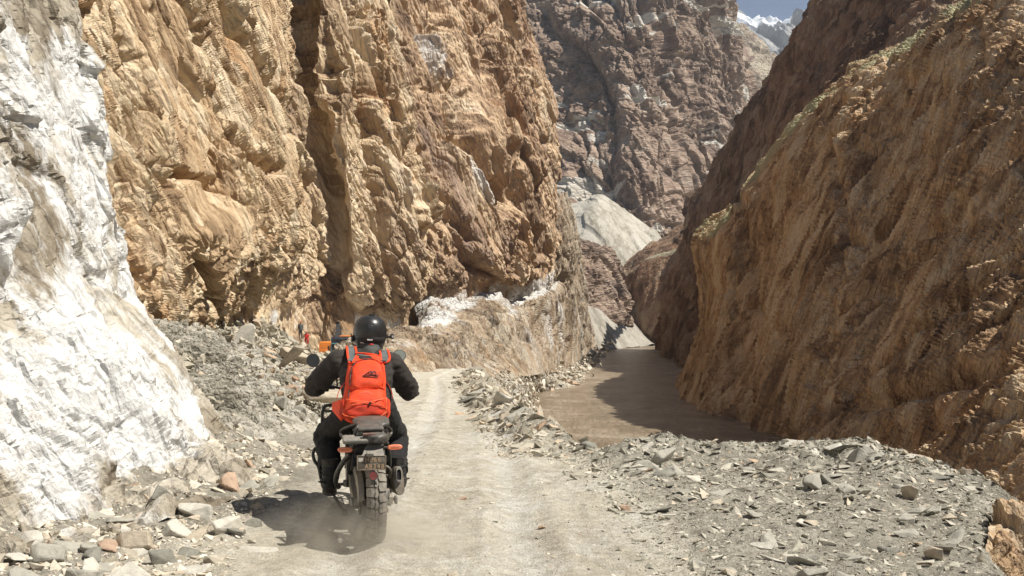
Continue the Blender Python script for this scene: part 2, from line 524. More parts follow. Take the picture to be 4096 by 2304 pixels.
# ------------------------------------------------------------------ left canyon wall, three masses
def dust_low(z0, z1, amt, lf=0.12, seed=41):
    def f(P, u, v, disp, attrs):
        attrs['dust'] = amt * (1 - smooth(z0, z1, P[:, 2] + 3 * fbm(P * lf, 3, seed))) + 0.25 * fbm(P * lf * 3, 3, seed + 2) * amt
        return disp
    return f
def hook_b(P, u, v, disp, attrs):
    # deep dark joint beside the big triangular slab, its slab face kept smoother, powder on the recessed foot
    px, py = S(P.T)
    crack = np.exp(-((px - (183 + 0.02 * (py - 250))) / 2.2) ** 2) * smooth(170, 215, py) * (1 - smooth(290, 330, py))
    tri = smooth(0, 6, px - 187) * smooth(0, 6, (258 - px)) * smooth(0, 8, py - (174 + (px - 187) * 0.62)) * (1 - smooth(232, 250, py))
    attrs['dust'] = 0.55 * smooth(270, 330, py) * smooth(-0.1, 0.5, fbm(P * 0.35, 3, 12)) * (1 - smooth(250, 280, px))
    attrs['tint'] = attrs['tint'] * (1 - 0.3 * tri) + 0.15 * tri
    attrs['rgh'] = attrs['rgh'] * (1 - 0.3 * tri)
    disp = carve(P, disp, [(1.0, 4, [(135, 40), (167, 131), (179, 187)]), (1.3, 5, [(170, -20), (207, 60), (238, 131), (274, 171)]), (1.1, 5, [(216, -20), (254, 48), (286, 103), (292, 131)]),
                           (0.9, 3.5, [(187, 171), (254, 207)]), (1.2, 6, [(98, 10), (88, 70)]), (0.8, 4, [(120, 150), (140, 230), (160, 290)]), (1.0, 4, [(205, 260), (212, 300), (216, 340)])])
    disp = disp * (0.35 + 0.65 * smooth(0.2, 1.4, v)) * (0.4 + 0.6 * smooth(1.5, 3.0, u))
    return disp * (1 - 0.45 * tri) - 2.4 * crack
patch('cliff', [
    [(20, 450, 15.5), (15, 370, 16), (5, 300, 17), (0, 200, 18), (-10, 60, 19), (-20, -150, 21)],
    [(60, 430, 16.2), (58, 370, 17), (50, 300, 17.5), (40, 200, 18.5), (30, 60, 19.5), (20, -150, 22)],
    [(150, 400, 18), (138, 350, 18.6), (122, 280, 19.2), (105, 180, 20), (88, 60, 21.5), (75, -150, 24)],
    [(188, 385, 22), (172, 345, 23), (163, 262, 22), (148, 180, 23), (125, 60, 25), (110, -150, 28)],
    [(208, 375, 28), (192, 342, 31), (184, 262, 28), (178, 180, 27), (160, 60, 29), (145, -150, 33)],
    [(226, 365, 35), (218, 330, 38), (213, 246, 29.5), (207, 178, 33), (188, 60, 33), (172, -150, 37)],
    [(245, 355, 41), (235, 318, 45), (240, 246, 33), (232, 175, 35.5), (205, 60, 36), (188, -150, 41)],
    [(262, 345, 47), (248, 312, 50), (264, 240, 38.5), (255, 170, 38.5), (222, 60, 40), (205, -150, 45)],
    [(268, 340, 54), (258, 305, 56), (288, 232, 46), (281, 160, 46), (258, 60, 47), (238, -150, 52)],
    [(270, 335, 62), (262, 300, 62), (293, 222, 55), (293, 150, 54), (282, 60, 56), (262, -150, 62)],
    [(266, 332, 76), (262, 295, 75), (290, 220, 68), (293, 150, 68), (286, 60, 70), (268, -150, 76)],
], M_ORANGE, step=1.2, L=2.3, amp=0.60, ax=AX_DIP, stretch=(4.2, 0.7, 1.4), seed=12, octs=6, hook=hook_b, fall=0.47, rmin=0.55, lowf=0.7, shingle=1.0, crease=1.3,
    label='tall ochre cliff with a deep crack and an overhanging slab', cat='cliff')

def hook_c(P, u, v, disp, attrs):
    px, py = S(P.T)
    attrs['dust'] = 0.62 * smooth(296, 326, py + 10 * fbm(P * 0.12, 3, 5)) * smooth(-0.15, 0.35, fbm(P * np.array([0.3, 0.3, 0.08]), 3, 7))
    smoothz = smooth(338, 346, px + (300 - py) * 0.16) * (1 - smooth(362, 372, px + (300 - py) * 0.16)) * smooth(90, 130, py)
    attrs['rgh'] = attrs['rgh'] * (1 - 0.7 * smoothz)
    disp = carve(P, disp, [(2.6, 12, [(298, -20), (308, 60), (318, 139), (336, 205), (344, 262)]), (1.8, 5, [(369, 110), (380, 190), (388, 270)]), (1.6, 5, [(415, 110), (420, 180), (428, 245)]), (1.5, 5, [(345, -10), (362, 60), (378, 130)])])
    return disp * (1 - 0.6 * smoothz) * (0.3 + 0.7 * smooth(0.3, 1.8, v))
patch('cliff', [
    [(230, 352, 80), (230, 300, 80), (250, 230, 80), (260, 140, 80), (258, 50, 82), (246, -150, 88)],
    [(260, 358, 87), (262, 300, 87), (280, 230, 84), (284, 140, 84), (278, 50, 86), (266, -150, 92)],
    [(278, 358, 97), (282, 302, 95), (300, 235, 90), (296, 140, 89), (286, 50, 91), (276, -150, 97)],
    [(300, 360, 105), (308, 304, 105), (325, 248, 102.5), (314, 140, 102), (301, 50, 104), (288, -150, 112)],
    [(316, 360, 108), (322, 305, 108.5), (341, 256, 109), (332, 140, 107), (317, 50, 108), (301, -150, 114)],
    [(332, 360, 109.5), (338, 306, 108.5), (354, 272, 108), (343, 150, 103), (328, 50, 104), (312, -150, 110)],
    [(360, 360, 113), (364, 310, 113), (380, 282, 113), (364, 150, 110), (347, 50, 111), (327, -150, 117)],
    [(390, 352, 121), (396, 310, 121), (411, 280, 118), (395, 150, 115), (372, 50, 116), (345, -150, 122)],
    [(406, 334, 127), (411, 306, 125), (428, 262, 122), (419, 170, 119), (392, 50, 119), (360, -150, 125)],
    [(400, 332, 134), (404, 304, 133), (429, 246, 130), (422, 165, 127), (394, 48, 128), (362, -150, 134)],
    [(380, 328, 155), (382, 300, 154), (412, 244, 150), (408, 165, 148), (380, 48, 148), (350, -150, 152)],
], M_TAN, step=1.2, L=5.2, amp=1.3, ax=AX_DIP, stretch=(4.2, 0.7, 1.4), seed=23, octs=6, hook=hook_c,
    rmin=0.55, fall=0.47, lowf=0.7, shingle=1.0, crease=1.3, label='ribbed brown cliff bulging over an undercut road behind the rider', cat='cliff')

def hook_d(P, u, v, disp, attrs):
    px, py = S(P.T)
    attrs['dust'] = 0.95 * (1 - smooth(0.55, 1.25, v + 0.5 * fbm(P * 0.09, 3, 5))) * smooth(425, 470, px) * smooth(-0.55, -0.1, fbm(P * np.array([0.2, 0.2, 0.05]), 3, 9))
    disp = disp * (0.22 + 0.78 * smooth(0.3, 1.9, v))
    # pale vein running down the face
    disp = carve(P, disp, [(8.5, 10, [(446, -20), (450, 20), (459, 60), (466, 95), (476, 135), (501, 175), (514, 199)]), (3.0, 5, [(497, 20), (490, 60), (505, 110)]), (2.5, 5, [(430, 150), (448, 200), (470, 240)]), (3.0, 5, [(515, 150), (530, 200), (545, 255)])])
    pil = np.maximum(np.exp(-(crevice(px, py, [(478, 85), (492, 140), (506, 172)]) / 10) ** 2), np.exp(-(crevice(px, py, [(455, 180), (475, 215), (492, 240)]) / 12) ** 2))
    attrs['rgh'] = attrs['rgh'] * (1 - 0.75 * pil)
    disp = disp * (1 - 0.6 * pil)
    vein = np.exp(-((px - (400 + 0.46 * py + 10 * fbm(P * 0.05, 3, 3))) / 9.0) ** 2) * (1 - smooth(230, 270, py))
    attrs['dust'] = np.maximum(attrs['dust'], 0.66 * vein * smooth(-0.3, 0.3, fbm(P * 0.12, 3, 19)))
    return disp
patch('cliff', [
    [(375, 345, 150), (378, 285, 150), (395, 235, 146), (388, 160, 146), (362, 50, 148), (330, -150, 156)],
    [(395, 342, 152), (396, 290, 152), (412, 245, 146), (402, 160, 146), (375, 50, 148), (342, -150, 156)],
    [(412, 338, 150), (420, 292, 150), (438, 262, 149), (425, 160, 148), (396, 50, 150), (362, -150, 158)],
    [(442, 325, 161), (453, 288, 160), (470, 262, 162), (455, 150, 158), (425, 50, 160), (392, -150, 168)],
    [(478, 315, 182), (489, 286, 181), (505, 266, 180), (487, 150, 172), (455, 50, 174), (420, -150, 182)],
    [(515, 303, 205), (524, 282, 203), (538, 264, 200), (522, 150, 190), (488, 50, 192), (452, -150, 200)],
    [(546, 296, 228), (551, 272, 224), (556, 238, 220), (552, 120, 213), (520, 30, 212), (478, -150, 220)],
    [(550, 291, 236), (553, 268, 236), (557, 205, 234), (553, 108, 230), (525, 28, 228), (484, -150, 236)],
    [(540, 290, 262), (545, 265, 262), (548, 200, 260), (544, 105, 256), (514, 25, 256), (470, -150, 262)],
    [(520, 290, 300), (525, 265, 300), (528, 200, 300), (524, 105, 296), (495, 25, 296), (455, -150, 300)],
], M_PURPLE, step=1.2, L=7.5, amp=1.9, ax=AX_DIP, stretch=(4.2, 0.7, 1.4), seed=37, octs=6, hook=hook_d, rmin=0.55, fall=0.47, lowf=0.7, shingle=1.0, crease=1.3,
    label='tall rust brown cliff above the white upper road', cat='cliff')

# far end of the left wall, down to the river
patch('cliff', [
    [(520, 330, 225), (530, 295, 226), (540, 260, 228), (545, 220, 232), (540, 180, 240)],
    [(548, 345, 250), (552, 298, 246), (556, 258, 244), (558, 222, 246), (551, 192, 255)],
    [(572, 362, 290), (572, 305, 286), (567, 258, 280), (563, 224, 278), (554, 196, 280)],
    [(592, 356, 370), (585, 305, 362), (576, 255, 350), (568, 222, 345), (556, 197, 340)],
    [(597, 351, 420), (589, 303, 412), (579, 252, 402), (570, 221, 395), (557, 198, 390)],
    [(588, 348, 480), (580, 300, 474), (570, 250, 465), (562, 220, 460), (550, 198, 450)],
], M_LOWER, step=1.6, L=11.0, amp=3.0, ax=AX_DIP, stretch=(3.2, 0.8, 1.2), seed=43, octs=4,
    label='sunlit cliff end dropping to the river at the bend', cat='cliff')

# lower wall that carries the upper road
def hook_f(P, u, v, disp, attrs):
    attrs['dust'] = 0.22 + 0.6 * fbm(P * np.array([0.12, 0.12, 0.05]), 4, 77) + 0.5 * smooth(2.2, 2.6, v)
    return disp * (0.2 + 0.8 * smooth(0.15, 0.9, v))
patch('cliff', [
    [(340, 392, 55), (340, 362, 70), (345, 349, 90), (345, 344, 108), (345, 342, 120)],
    [(385, 394, 53), (388, 356, 66), (392, 336, 88), (388, 331, 120), (386, 330, 132)],
    [(412, 394, 55), (414, 354, 72), (418, 331, 100), (412, 327, 124), (410, 326, 136)],
    [(445, 394, 61), (446, 352, 84), (450, 331, 112), (436, 306, 148), (430, 305, 162)],
    [(482, 392, 77), (478, 350, 118), (474, 318, 146), (462, 304, 164), (456, 303, 178)],
    [(512, 378, 118), (504, 343, 158), (497, 310, 176), (486, 301, 183), (478, 300, 198)],
    [(542, 374, 188), (534, 332, 200), (526, 303, 200), (515, 297, 204), (507, 296, 220)],
    [(560, 371, 236), (557, 330, 232), (551, 297, 222), (545, 291, 228), (537, 290, 244)],
    [(580, 364, 300), (574, 330, 286), (562, 292, 258), (552, 288, 258), (545, 287, 272)],
    [(597, 353, 395), (588, 325, 370), (578, 298, 340), (566, 284, 330), (560, 283, 345)],
    [(594, 350, 450), (590, 322, 440), (580, 297, 430), (570, 282, 420), (564, 281, 435)],
], M_LOWER, step=1.3, L=5.0, amp=1.2, ax=AX_STEEP, stretch=(2.6, 0.8, 1.0), seed=51, octs=5, hook=hook_f, fall=0.42, lowf=1.5, crease=0.9,
    label='pale broken rock wall below the upper road', cat='cliff')

# ------------------------------------------------------------------ right side of the gorge
def hook_r1(P, u, v, disp, attrs):
    # grass and pale dust on the ledge that catches the sun
    attrs['dust'] = 0.66 * smooth(3.02, 3.4, v) * (1 - smooth(4.3, 4.9, v)) + 0.4 * fbm(P * 0.12, 4, 61) * smooth(2.8, 3.5, v) - 0.1
    px, py = S(np.where(P[:, 1:2] > 5, P, 5.0).T)
    ledge = (py - (398 - (px - 880) * 0.36))          # dark diagonal ledge low on the face
    cut = np.exp(-(ledge / 9.0) ** 2) * smooth(830, 880, px) * (1 - smooth(985, 1010, px))
    disp = carve(P, disp, [(2.0, 5, [(1030, 235), (914, 318), (835, 397), (770, 440)]), (1.6, 4, [(1024, 130), (940, 215), (860, 300), (800, 380)]), (1.6, 5, [(740, 200), (752, 300), (745, 400)]), (1.4, 4, [(826, 150), (835, 240), (815, 330), (800, 420)])])
    return disp - 2.6 * cut
def rc(base, mid, up, crest, bench, back):
    return [base, mid, up, crest, bench, back]
patch('cliff', [
    rc((712, 378, 262), (728, 335, 262), (732, 290, 262), (722, 243, 262), (728, 235, 275), (745, 225, 300)),
    rc((690, 384, 222), (703, 345, 220), (708, 300, 216), (698, 243, 212), (704, 234, 226), (720, 224, 260)),
    rc((678, 390, 209), (692, 350, 202), (700, 300, 194), (694, 243, 188), (700, 233, 202), (715, 222, 240)),
    rc((694, 411, 166), (706, 365, 168), (714, 300, 171), (710, 235, 174), (716, 224, 188), (730, 210, 230)),
    rc((741, 422, 150), (748, 370, 153), (759, 270, 159), (770, 165, 165), (782, 142, 188), (802, 128, 235)),
    rc((791, 456, 115), (800, 390, 119), (816, 250, 130), (833, 109, 142), (848, 82, 165), (872, 70, 215)),
    rc((850, 475, 101), (862, 400, 106), (880, 240, 118), (900, 72, 132), (916, 44, 154), (945, 34, 205)),
    rc((930, 520, 80), (943, 425, 86), (957, 230, 99), (977, 30, 113), (996, -4, 135), (1030, -12, 185)),
    rc((1045, 560, 67), (1058, 440, 74), (1066, 230, 87), (1075, -2, 103), (1096, -35, 124), (1140, -50, 172)),
    rc((1270, 640, 50.7), (1275, 500, 58), (1275, 220, 72), (1285, -70, 90), (1312, -105, 112), (1375, -120, 158)),
    rc(('w', 42, 22, -15.5), ('w', 46, 22, 0), ('w', 53, 23, 17), ('w', 63, 26, 36), ('w', 74, 30, 44), ('w', 104, 38, 52)),
    rc(('w', 44, -8, -15.5), ('w', 48, -8, 0), ('w', 55, -8, 17), ('w', 66, -8, 36), ('w', 77, -8, 44), ('w', 105, -6, 52)),
    rc(('w', 44, -45, -15.5), ('w', 48, -45, 0), ('w', 55, -45, 17), ('w', 66, -45, 36), ('w', 78, -45, 44), ('w', 105, -45, 52)),
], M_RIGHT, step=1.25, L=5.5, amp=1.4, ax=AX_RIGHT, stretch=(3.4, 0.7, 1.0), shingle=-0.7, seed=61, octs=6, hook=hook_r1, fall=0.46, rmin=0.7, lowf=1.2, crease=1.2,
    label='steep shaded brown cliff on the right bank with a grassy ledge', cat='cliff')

patch('cliff', [
    [(658, 351, 424), (664, 320, 424), (672, 280, 424), (682, 245, 424), (690, 215, 430), (705, 195, 470)],
    [(672, 372, 300), (680, 320, 330), (692, 270, 350), (702, 218, 360), (712, 186, 370), (728, 172, 420)],
    [(700, 370, 275), (712, 320, 290), (722, 240, 310), (733, 168, 325), (739, 129, 335), (757, 118, 385)],
    [(745, 350, 250), (750, 290, 262), (758, 190, 280), (776, 112, 296), (777, 66, 305), (795, 56, 355)],
    [(790, 300, 230), (792, 230, 240), (796, 140, 255), (812, 60, 270), (818, 4, 282), (838, -10, 330)],
    [(850, 250, 210), (855, 160, 222), (862, 70, 238), (878, -20, 255), (896, -76, 268), (918, -90, 315)],
    [(940, 200, 190), (948, 100, 203), (960, 0, 220), (975, -90, 238), (990, -160, 250), (1010, -175, 300)],
    [(1080, 150, 170), (1090, 40, 183), (1105, -70, 200), (1125, -170, 220), (1150, -240, 235), (1180, -255, 285)],
    [(1300, 60, 140), (1320, -60, 155), (1350, -180, 172), (1390, -290, 190), (1430, -370, 205), (1480, -380, 250)],
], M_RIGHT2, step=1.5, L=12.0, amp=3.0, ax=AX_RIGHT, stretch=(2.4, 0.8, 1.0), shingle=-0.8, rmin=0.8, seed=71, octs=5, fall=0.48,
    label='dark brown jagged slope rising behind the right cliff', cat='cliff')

# shaded spur at the river bend
def hook_h(P, u, v, disp, attrs):
    attrs['dust'] = 0.7 * np.exp(-((v - 2.35) / 0.22) ** 2) + 0.2 * fbm(P * 0.05, 3, 4)
    return disp
patch('cliff', [
    [(606, 345, 505), (607, 310, 506), (610, 288, 508), (614, 280, 514), (622, 266, 524), (630, 260, 540)],
    [(618, 346, 494), (619, 312, 495), (622, 280, 498), (630, 270, 505), (640, 252, 518), (652, 246, 540)],
    [(640, 349, 480), (641, 312, 482), (648, 267, 486), (658, 254, 494), (668, 235, 510), (680, 228, 540)],
    [(672, 350, 466), (674, 310, 470), (684, 250, 476), (694, 235, 486), (700, 212, 504), (715, 205, 540)],
    [(720, 352, 450), (725, 300, 456), (735, 225, 462), (745, 205, 472), (755, 180, 494), (770, 170, 540)],
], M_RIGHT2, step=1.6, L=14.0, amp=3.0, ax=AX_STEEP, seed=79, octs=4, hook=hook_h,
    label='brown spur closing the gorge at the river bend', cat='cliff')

# ------------------------------------------------------------------ far mountain with scree
def hook_m(P, u, v, disp, attrs):
    # uneven horizontal beds cut by steep slanting gullies
    zz = P[:, 2] + 12 * fbm(P * 0.006, 3, 9) + 4 * fbm(P * 0.04, 3, 29) + 0.06 * P[:, 0]
    o = 0 * zz
    b1 = vnoise(np.stack([zz / 9.0, o, o], 1), 401)
    b2 = vnoise(np.stack([zz / 3.6, o + 3, o], 1), 402)
    lat = P[:, 0] + 0.38 * (P[:, 2] - 100) + 22 * fbm(P * 0.012, 4, 19)
    def gul(w, h, sd, k):
        return np.clip(1 - np.abs(vnoise(np.stack([lat / w, P[:, 2] / h, o + sd], 1), 5 + sd)) * k, 0, 1)
    g1, g2, g3 = gul(62, 500, 0, 3.0), gul(24, 160, 9, 2.6), gul(10, 70, 4, 2.4)
    d = disp + 2.6 * smooth(-0.12, 0.12, b1) + 1.3 * smooth(-0.15, 0.15, b2) - 17 * g1 - 8 * g2 - 3.2 * g3
    led = fbm(P * np.array([0.02, 0.02, 0.05]), 4, 55)
    attrs['dust'] = 0.75 * np.exp(-(b1 / 0.16) ** 2) * smooth(-0.05, 0.2, led) + 0.5 * g1 * smooth(0.0, 0.3, fbm(P * 0.012, 3, 8)) + 0.6 * smooth(0.2, 0.36, led)
    return d
patch('mountain', [
    [(420, 310, 640), (430, 200, 700), (440, 110, 740), (450, 30, 780), (455, -100, 830)],
    [(500, 310, 640), (505, 200, 690), (510, 110, 730), (512, 30, 780), (515, -100, 830)],
    [(560, 300, 620), (560, 215, 660), (556, 120, 720), (550, 30, 770), (545, -100, 830)],
    [(610, 300, 610), (612, 220, 640), (610, 120, 700), (600, 25, 745), (590, -100, 820)],
    [(655, 300, 620), (660, 225, 650), (655, 130, 700), (640, 30, 735), (625, -100, 810)],
    [(690, 300, 660), (695, 215, 700), (690, 130, 740), (678, 30, 765), (668, -100, 810)],
    [(725, 300, 720), (722, 205, 750), (708, 120, 775), (694, 30, 790), (682, -100, 820)],
    [(752, 300, 800), (748, 190, 805), (742, 110, 810), (724, 30, 812), (704, -100, 830)],
    [(772, 300, 860), (765, 170, 850), (760, 95, 845), (740, 24, 840), (712, -100, 850)],
    [(770, 300, 960), (766, 170, 950), (762, 92, 945), (740, 22, 940), (712, -100, 940)],
], M_FAR, step=1.15, L=20.0, amp=4.2, ax=axes((0.3, 0.1, -0.95), (1, -0.2, 0)), stretch=(1.7, 0.9, 0.9), seed=83, octs=5, hook=hook_m, fall=0.5,
    label='high brown mountain wall with horizontal beds and gullies', cat='mountain')

patch('scree_slope', [
    [(540, 285, 560), (545, 245, 580), (553, 218, 610), (562, 206, 650)],
    [(565, 300, 550), (566, 255, 570), (574, 218, 602), (584, 200, 645)],
    [(596, 310, 545), (594, 262, 566), (596, 212, 596), (599, 194, 640)],
    [(630, 310, 548), (626, 268, 568), (618, 222, 600), (612, 200, 640)],
    [(652, 300, 558), (648, 262, 580), (642, 236, 606), (632, 214, 645)],
    [(670, 290, 590), (668, 254, 600), (664, 240, 620), (655, 228, 655)],
], M_SCREE, step=1.5, L=14, amp=0.9, seed=91, octs=4, ax=axes((0.1, -0.3, -0.9), (1, 0, 0)),
    label='pale grey scree fan below the far mountain', cat='scree')

patch('rock_outcrop', [
    [(560, 300, 440), (562, 268, 455), (568, 248, 470), (566, 244, 490)],
    [(578, 310, 442), (580, 270, 455), (583, 246, 468), (588, 242, 490)],
    [(594, 318, 445), (596, 284, 458), (600, 252, 470), (606, 250, 492)],
    [(612, 325, 452), (614, 296, 466), (618, 268, 478), (620, 262, 496)],
    [(632, 328, 470), (632, 305, 482), (630, 282, 494), (630, 276, 510)],
], M_FAR, step=1.5, L=9, amp=3.2, seed=93, octs=4, ax=AX_DIP, stretch=(2, 1, 1),
    label='red brown rock outcrops at the foot of the scree', cat='rock')

patch('scree_slope', [
    [(560, 352, 330), (560, 335, 350), (560, 318, 370)],
    [(590, 352, 392), (588, 330, 410), (584, 305, 430)],
    [(612, 349, 425), (608, 328, 440), (602, 312, 455)],
    [(635, 347, 445), (630, 332, 458), (622, 316, 470)],
    [(654, 345, 468), (650, 340, 476), (640, 328, 486)],
    [(668, 343, 492), (664, 341, 500), (655, 336, 510)],
], M_CONE, step=1.6, L=9, amp=0.8, seed=97, octs=4, ax=axes((0.1, -0.3, -0.9), (1, 0, 0)),
    label='grey scree cone running into the river at the bend', cat='scree')

def hook_k(P, u, v, disp, attrs):
    return disp
patch('hill', [
    [(690, 130, 1250), (700, 70, 1350), (712, 20, 1500)], [(735, 130, 1250), (738, 75, 1350), (742, 28, 1500)],
    [(760, 130, 1250), (762, 85, 1350), (765, 46, 1500)], [(785, 135, 1300), (788, 92, 1400), (790, 56, 1550)],
    [(815, 140, 1350), (820, 100, 1450), (825, 66, 1600)],
], M_KHAKI, step=1.5, L=50, amp=12, seed=101, octs=4, ax=AX_STEEP, label='khaki hillside with dark crags far up the valley', cat='hill')

def hook_n(P, u, v, disp, attrs):
    attrs['dust'] = 0.12 + 0.6 * smooth(905, 1030, P[:, 2]) * smooth(-0.1, 0.25, fbm(P * np.array([0.006, 0.006, 0.012]), 4, 3)) + 0.22 * smooth(975, 1030, P[:, 2])
    return disp
patch('snow_mountain', [
    [(660, 160, 3000), (672, 60, 3300), (690, 10, 3600), (700, 14, 3900)], [(715, 160, 3000), (724, 60, 3300), (735, 10, 3600), (738, 14, 3900)],
    [(745, 160, 3000), (750, 62, 3300), (757, 21, 3600), (758, 26, 3900)], [(765, 160, 3000), (770, 64, 3300), (776, 25, 3600), (776, 29, 3900)],
    [(782, 160, 3000), (786, 64, 3300), (793, 22, 3600), (793, 27, 3900)], [(800, 160, 3000), (806, 66, 3300), (813, 25, 3600), (814, 31, 3900)],
    [(840, 160, 3000), (850, 70, 3300), (860, 25, 3600), (862, 31, 3900)],
], M_SNOWY, step=1.2, L=110, amp=30, seed=103, octs=4, ax=axes((0.2, -0.5, -0.8), (1, 0, 0)), stretch=(2, 1, 1), hook=hook_n,
    label='distant blue grey mountain ridge streaked with snow', cat='mountain')

patch('cliff', [
    [(978, 640, 6.3), (980, 590, 6.5), (985, 540, 7.0), (992, 520, 7.7), (1004, 508, 8.4)],
    [(1003, 640, 6.6), (1003, 580, 6.75), (1003, 532, 7.15), (1008, 513, 7.9), (1018, 505, 8.6)],
    [(1034, 640, 6.9), (1032, 575, 7.0), (1030, 522, 7.4), (1032, 509, 8.1), (1036, 502, 8.8)],
    [(1080, 660, 7.3), (1078, 580, 7.4), (1072, 522, 7.8), (1066, 509, 8.5), (1060, 502, 9.2)],
    [(1140, 700, 7.9), (1130, 600, 8.0), (1115, 530, 8.3), (1100, 512, 8.9), (1085, 503, 9.5)],
], M_EDGE, step=1.8, L=0.38, amp=0.085, ax=axes((0.2, 0.2, -1), (1, -0.3, 0)), stretch=(2.2, 0.7, 1.0), seed=141, octs=4, crease=0.9,
    label='broken rusty rock face at the lower right corner', cat='cliff')
# ================================================================== ROAD, BANKS, RIVER
EDGE = np.array([(2.7, -30), (2.8, 3), (2.95, 5.6), (3.08, 6.5), (3.4, 7.2), (3.75, 7.9), (4.5, 8.9), (4.55, 10), (4.1, 11.6), (3.0, 12.5), (2.0, 12.7), (1.3, 12.6),
                 (0.8, 13.3), (0.68, 14.6), (.48, 17), (.12, 21), (-.3, 27), (-1.0, 36), (-1.6, 48), (-1.9, 62), (-2.4, 80)], float)
def edge_sd(X, Y):
    """signed distance to the outer edge of the road shelf, positive towards the river"""
    best = np.full(X.shape, 1e9)
    sgn = np.ones(X.shape)
    for (x0, y0), (x1, y1) in zip(EDGE[:-1], EDGE[1:]):
        ex, ey = x1 - x0, y1 - y0
        t = np.clip(((X - x0) * ex + (Y - y0) * ey) / (ex * ex + ey * ey), 0, 1)
        dx, dy = X - (x0 + t * ex), Y - (y0 + t * ey)
        d = np.hypot(dx, dy)
        s = np.where(ex * dy - ey * dx < 0, 1.0, -1.0)
        upd = d < best
        best = np.where(upd, d, best)
        sgn = np.where(upd, s, sgn)
    return best * sgn
def road_z(Y):
    return -0.04 * np.clip(Y - 9, 0, 46) - 0.035 * np.clip(Y - 55, 0, 60)
def left_foot(Y):
    return np.interp(Y, [-30, 3, 5.4, 7.2, 8.6, 10.2, 11.6, 13.5, 16, 22, 35, 60], [-5.5, -4.7, -4.3, -3.75, -3.15, -3.2, -3.35, -3.4, -4.6, -6.0, -8.5, -16])
def road_right(Y):
    return np.interp(Y, [-30, 6, 11, 12.5, 14, 20, 60], [1.1, 1.05, 0.95, 0.7, 0.2, -0.45, -3.2])
def ground_z(X, Y, fine=True):
    shp = X.shape
    x, y = X.ravel(), Y.ravel()
    sd = edge_sd(x, y)
    z = road_z(y)
    p2 = np.stack([x, y, 0 * x], 1)
    n1 = fbm(p2 * 0.9, 4, 301)
    n2 = fbm(p2 * 3.5, 4, 302)
    n3 = fbm(p2 * 14.0, 3, 303)
    rough = smooth(0.0, 0.5, x - road_right(y)) 
    lf = smooth(0.9, 0.0, x - left_foot(y) - 0.9)
    road = (1 - rough) * (1 - lf)
    # right shoulder is a low rubble bank, heaped along its outer edge
    near = smooth(13.4, 12.0, y)
    z = z + rough * near * (0.07 + 0.09 * n1 + 0.05 * n2)
    z = z + near * rough * 0.20 * np.exp(-((sd + 0.55) / 0.6) ** 2) * (0.65 + 0.7 * n1) * smooth(8.3, 10, y)
    heap = np.exp(-(((x - 1.95) / 0.75) ** 2 + ((y - 12.0) / 0.5) ** 2)) * 0.17 + np.exp(-(((x - 3.7) / 0.7) ** 2 + ((y - 11.3) / 0.6) ** 2)) * 0.10
    z = z + heap * (1 + 0.5 * n2)
    z = z + smooth(12.3, 13.6, y) * rough * (0.10 + 0.12 * n1) * smooth(0.8, 0.0, sd)
    z = z + smooth(12.9, 14.0, y) * smooth(34, 24, y) * 0.30 * np.exp(-((sd + 0.35) / 0.38) ** 2) * (0.8 + 0.7 * n1 + 0.4 * n2)
    # left foot apron
    dl = x - left_foot(y)
    z = z + 0.34 * np.exp(-np.clip(dl, 0, 9) / 0.75) * (1 + 0.5 * n1 + 0.35 * n2) * smooth(14, 11.5, y)
    # two wheel tracks worn into the dust
    cxr = np.interp(y, [0, 6.5, 12, 20, 30, 50], [-0.55, -0.55, -0.75, -1.0, -1.6, -3.2])
    track = np.zeros(x.shape)
    for off in (-0.62, 0.68):
        tr = road * np.exp(-((x - cxr - off - 0.10 * n1) / 0.17) ** 2)
        track = np.maximum(track, tr)
        z = z - 0.034 * tr * (1 + 0.8 * n2) + 0.016 * road * np.exp(-((np.abs(x - cxr - off - 0.10 * n1) - 0.30) / 0.09) ** 2) * (1 + 1.2 * n2)
    z = z + road * (0.028 * n1 + 0.016 * n2 + 0.010 * np.clip(n3, 0, 1) * smooth(0.0, 0.3, n1))
    z = z + (0.007 + 0.012 * (1 - road)) * n3
    # the drop to the river
    s = np.clip(sd, 0, None)
    near2 = smooth(12.0, 9.0, y) * smooth(3.3, 3.6, x)
    drop = s * (0.95 + 1.9 * near2)
    z = z - np.where(sd > 0, drop * (1 + 0.25 * n1), 0)
    ground_z.track = track
    return np.maximum(z, -17.0).reshape(shp), sd.reshape(shp), road.reshape(shp)

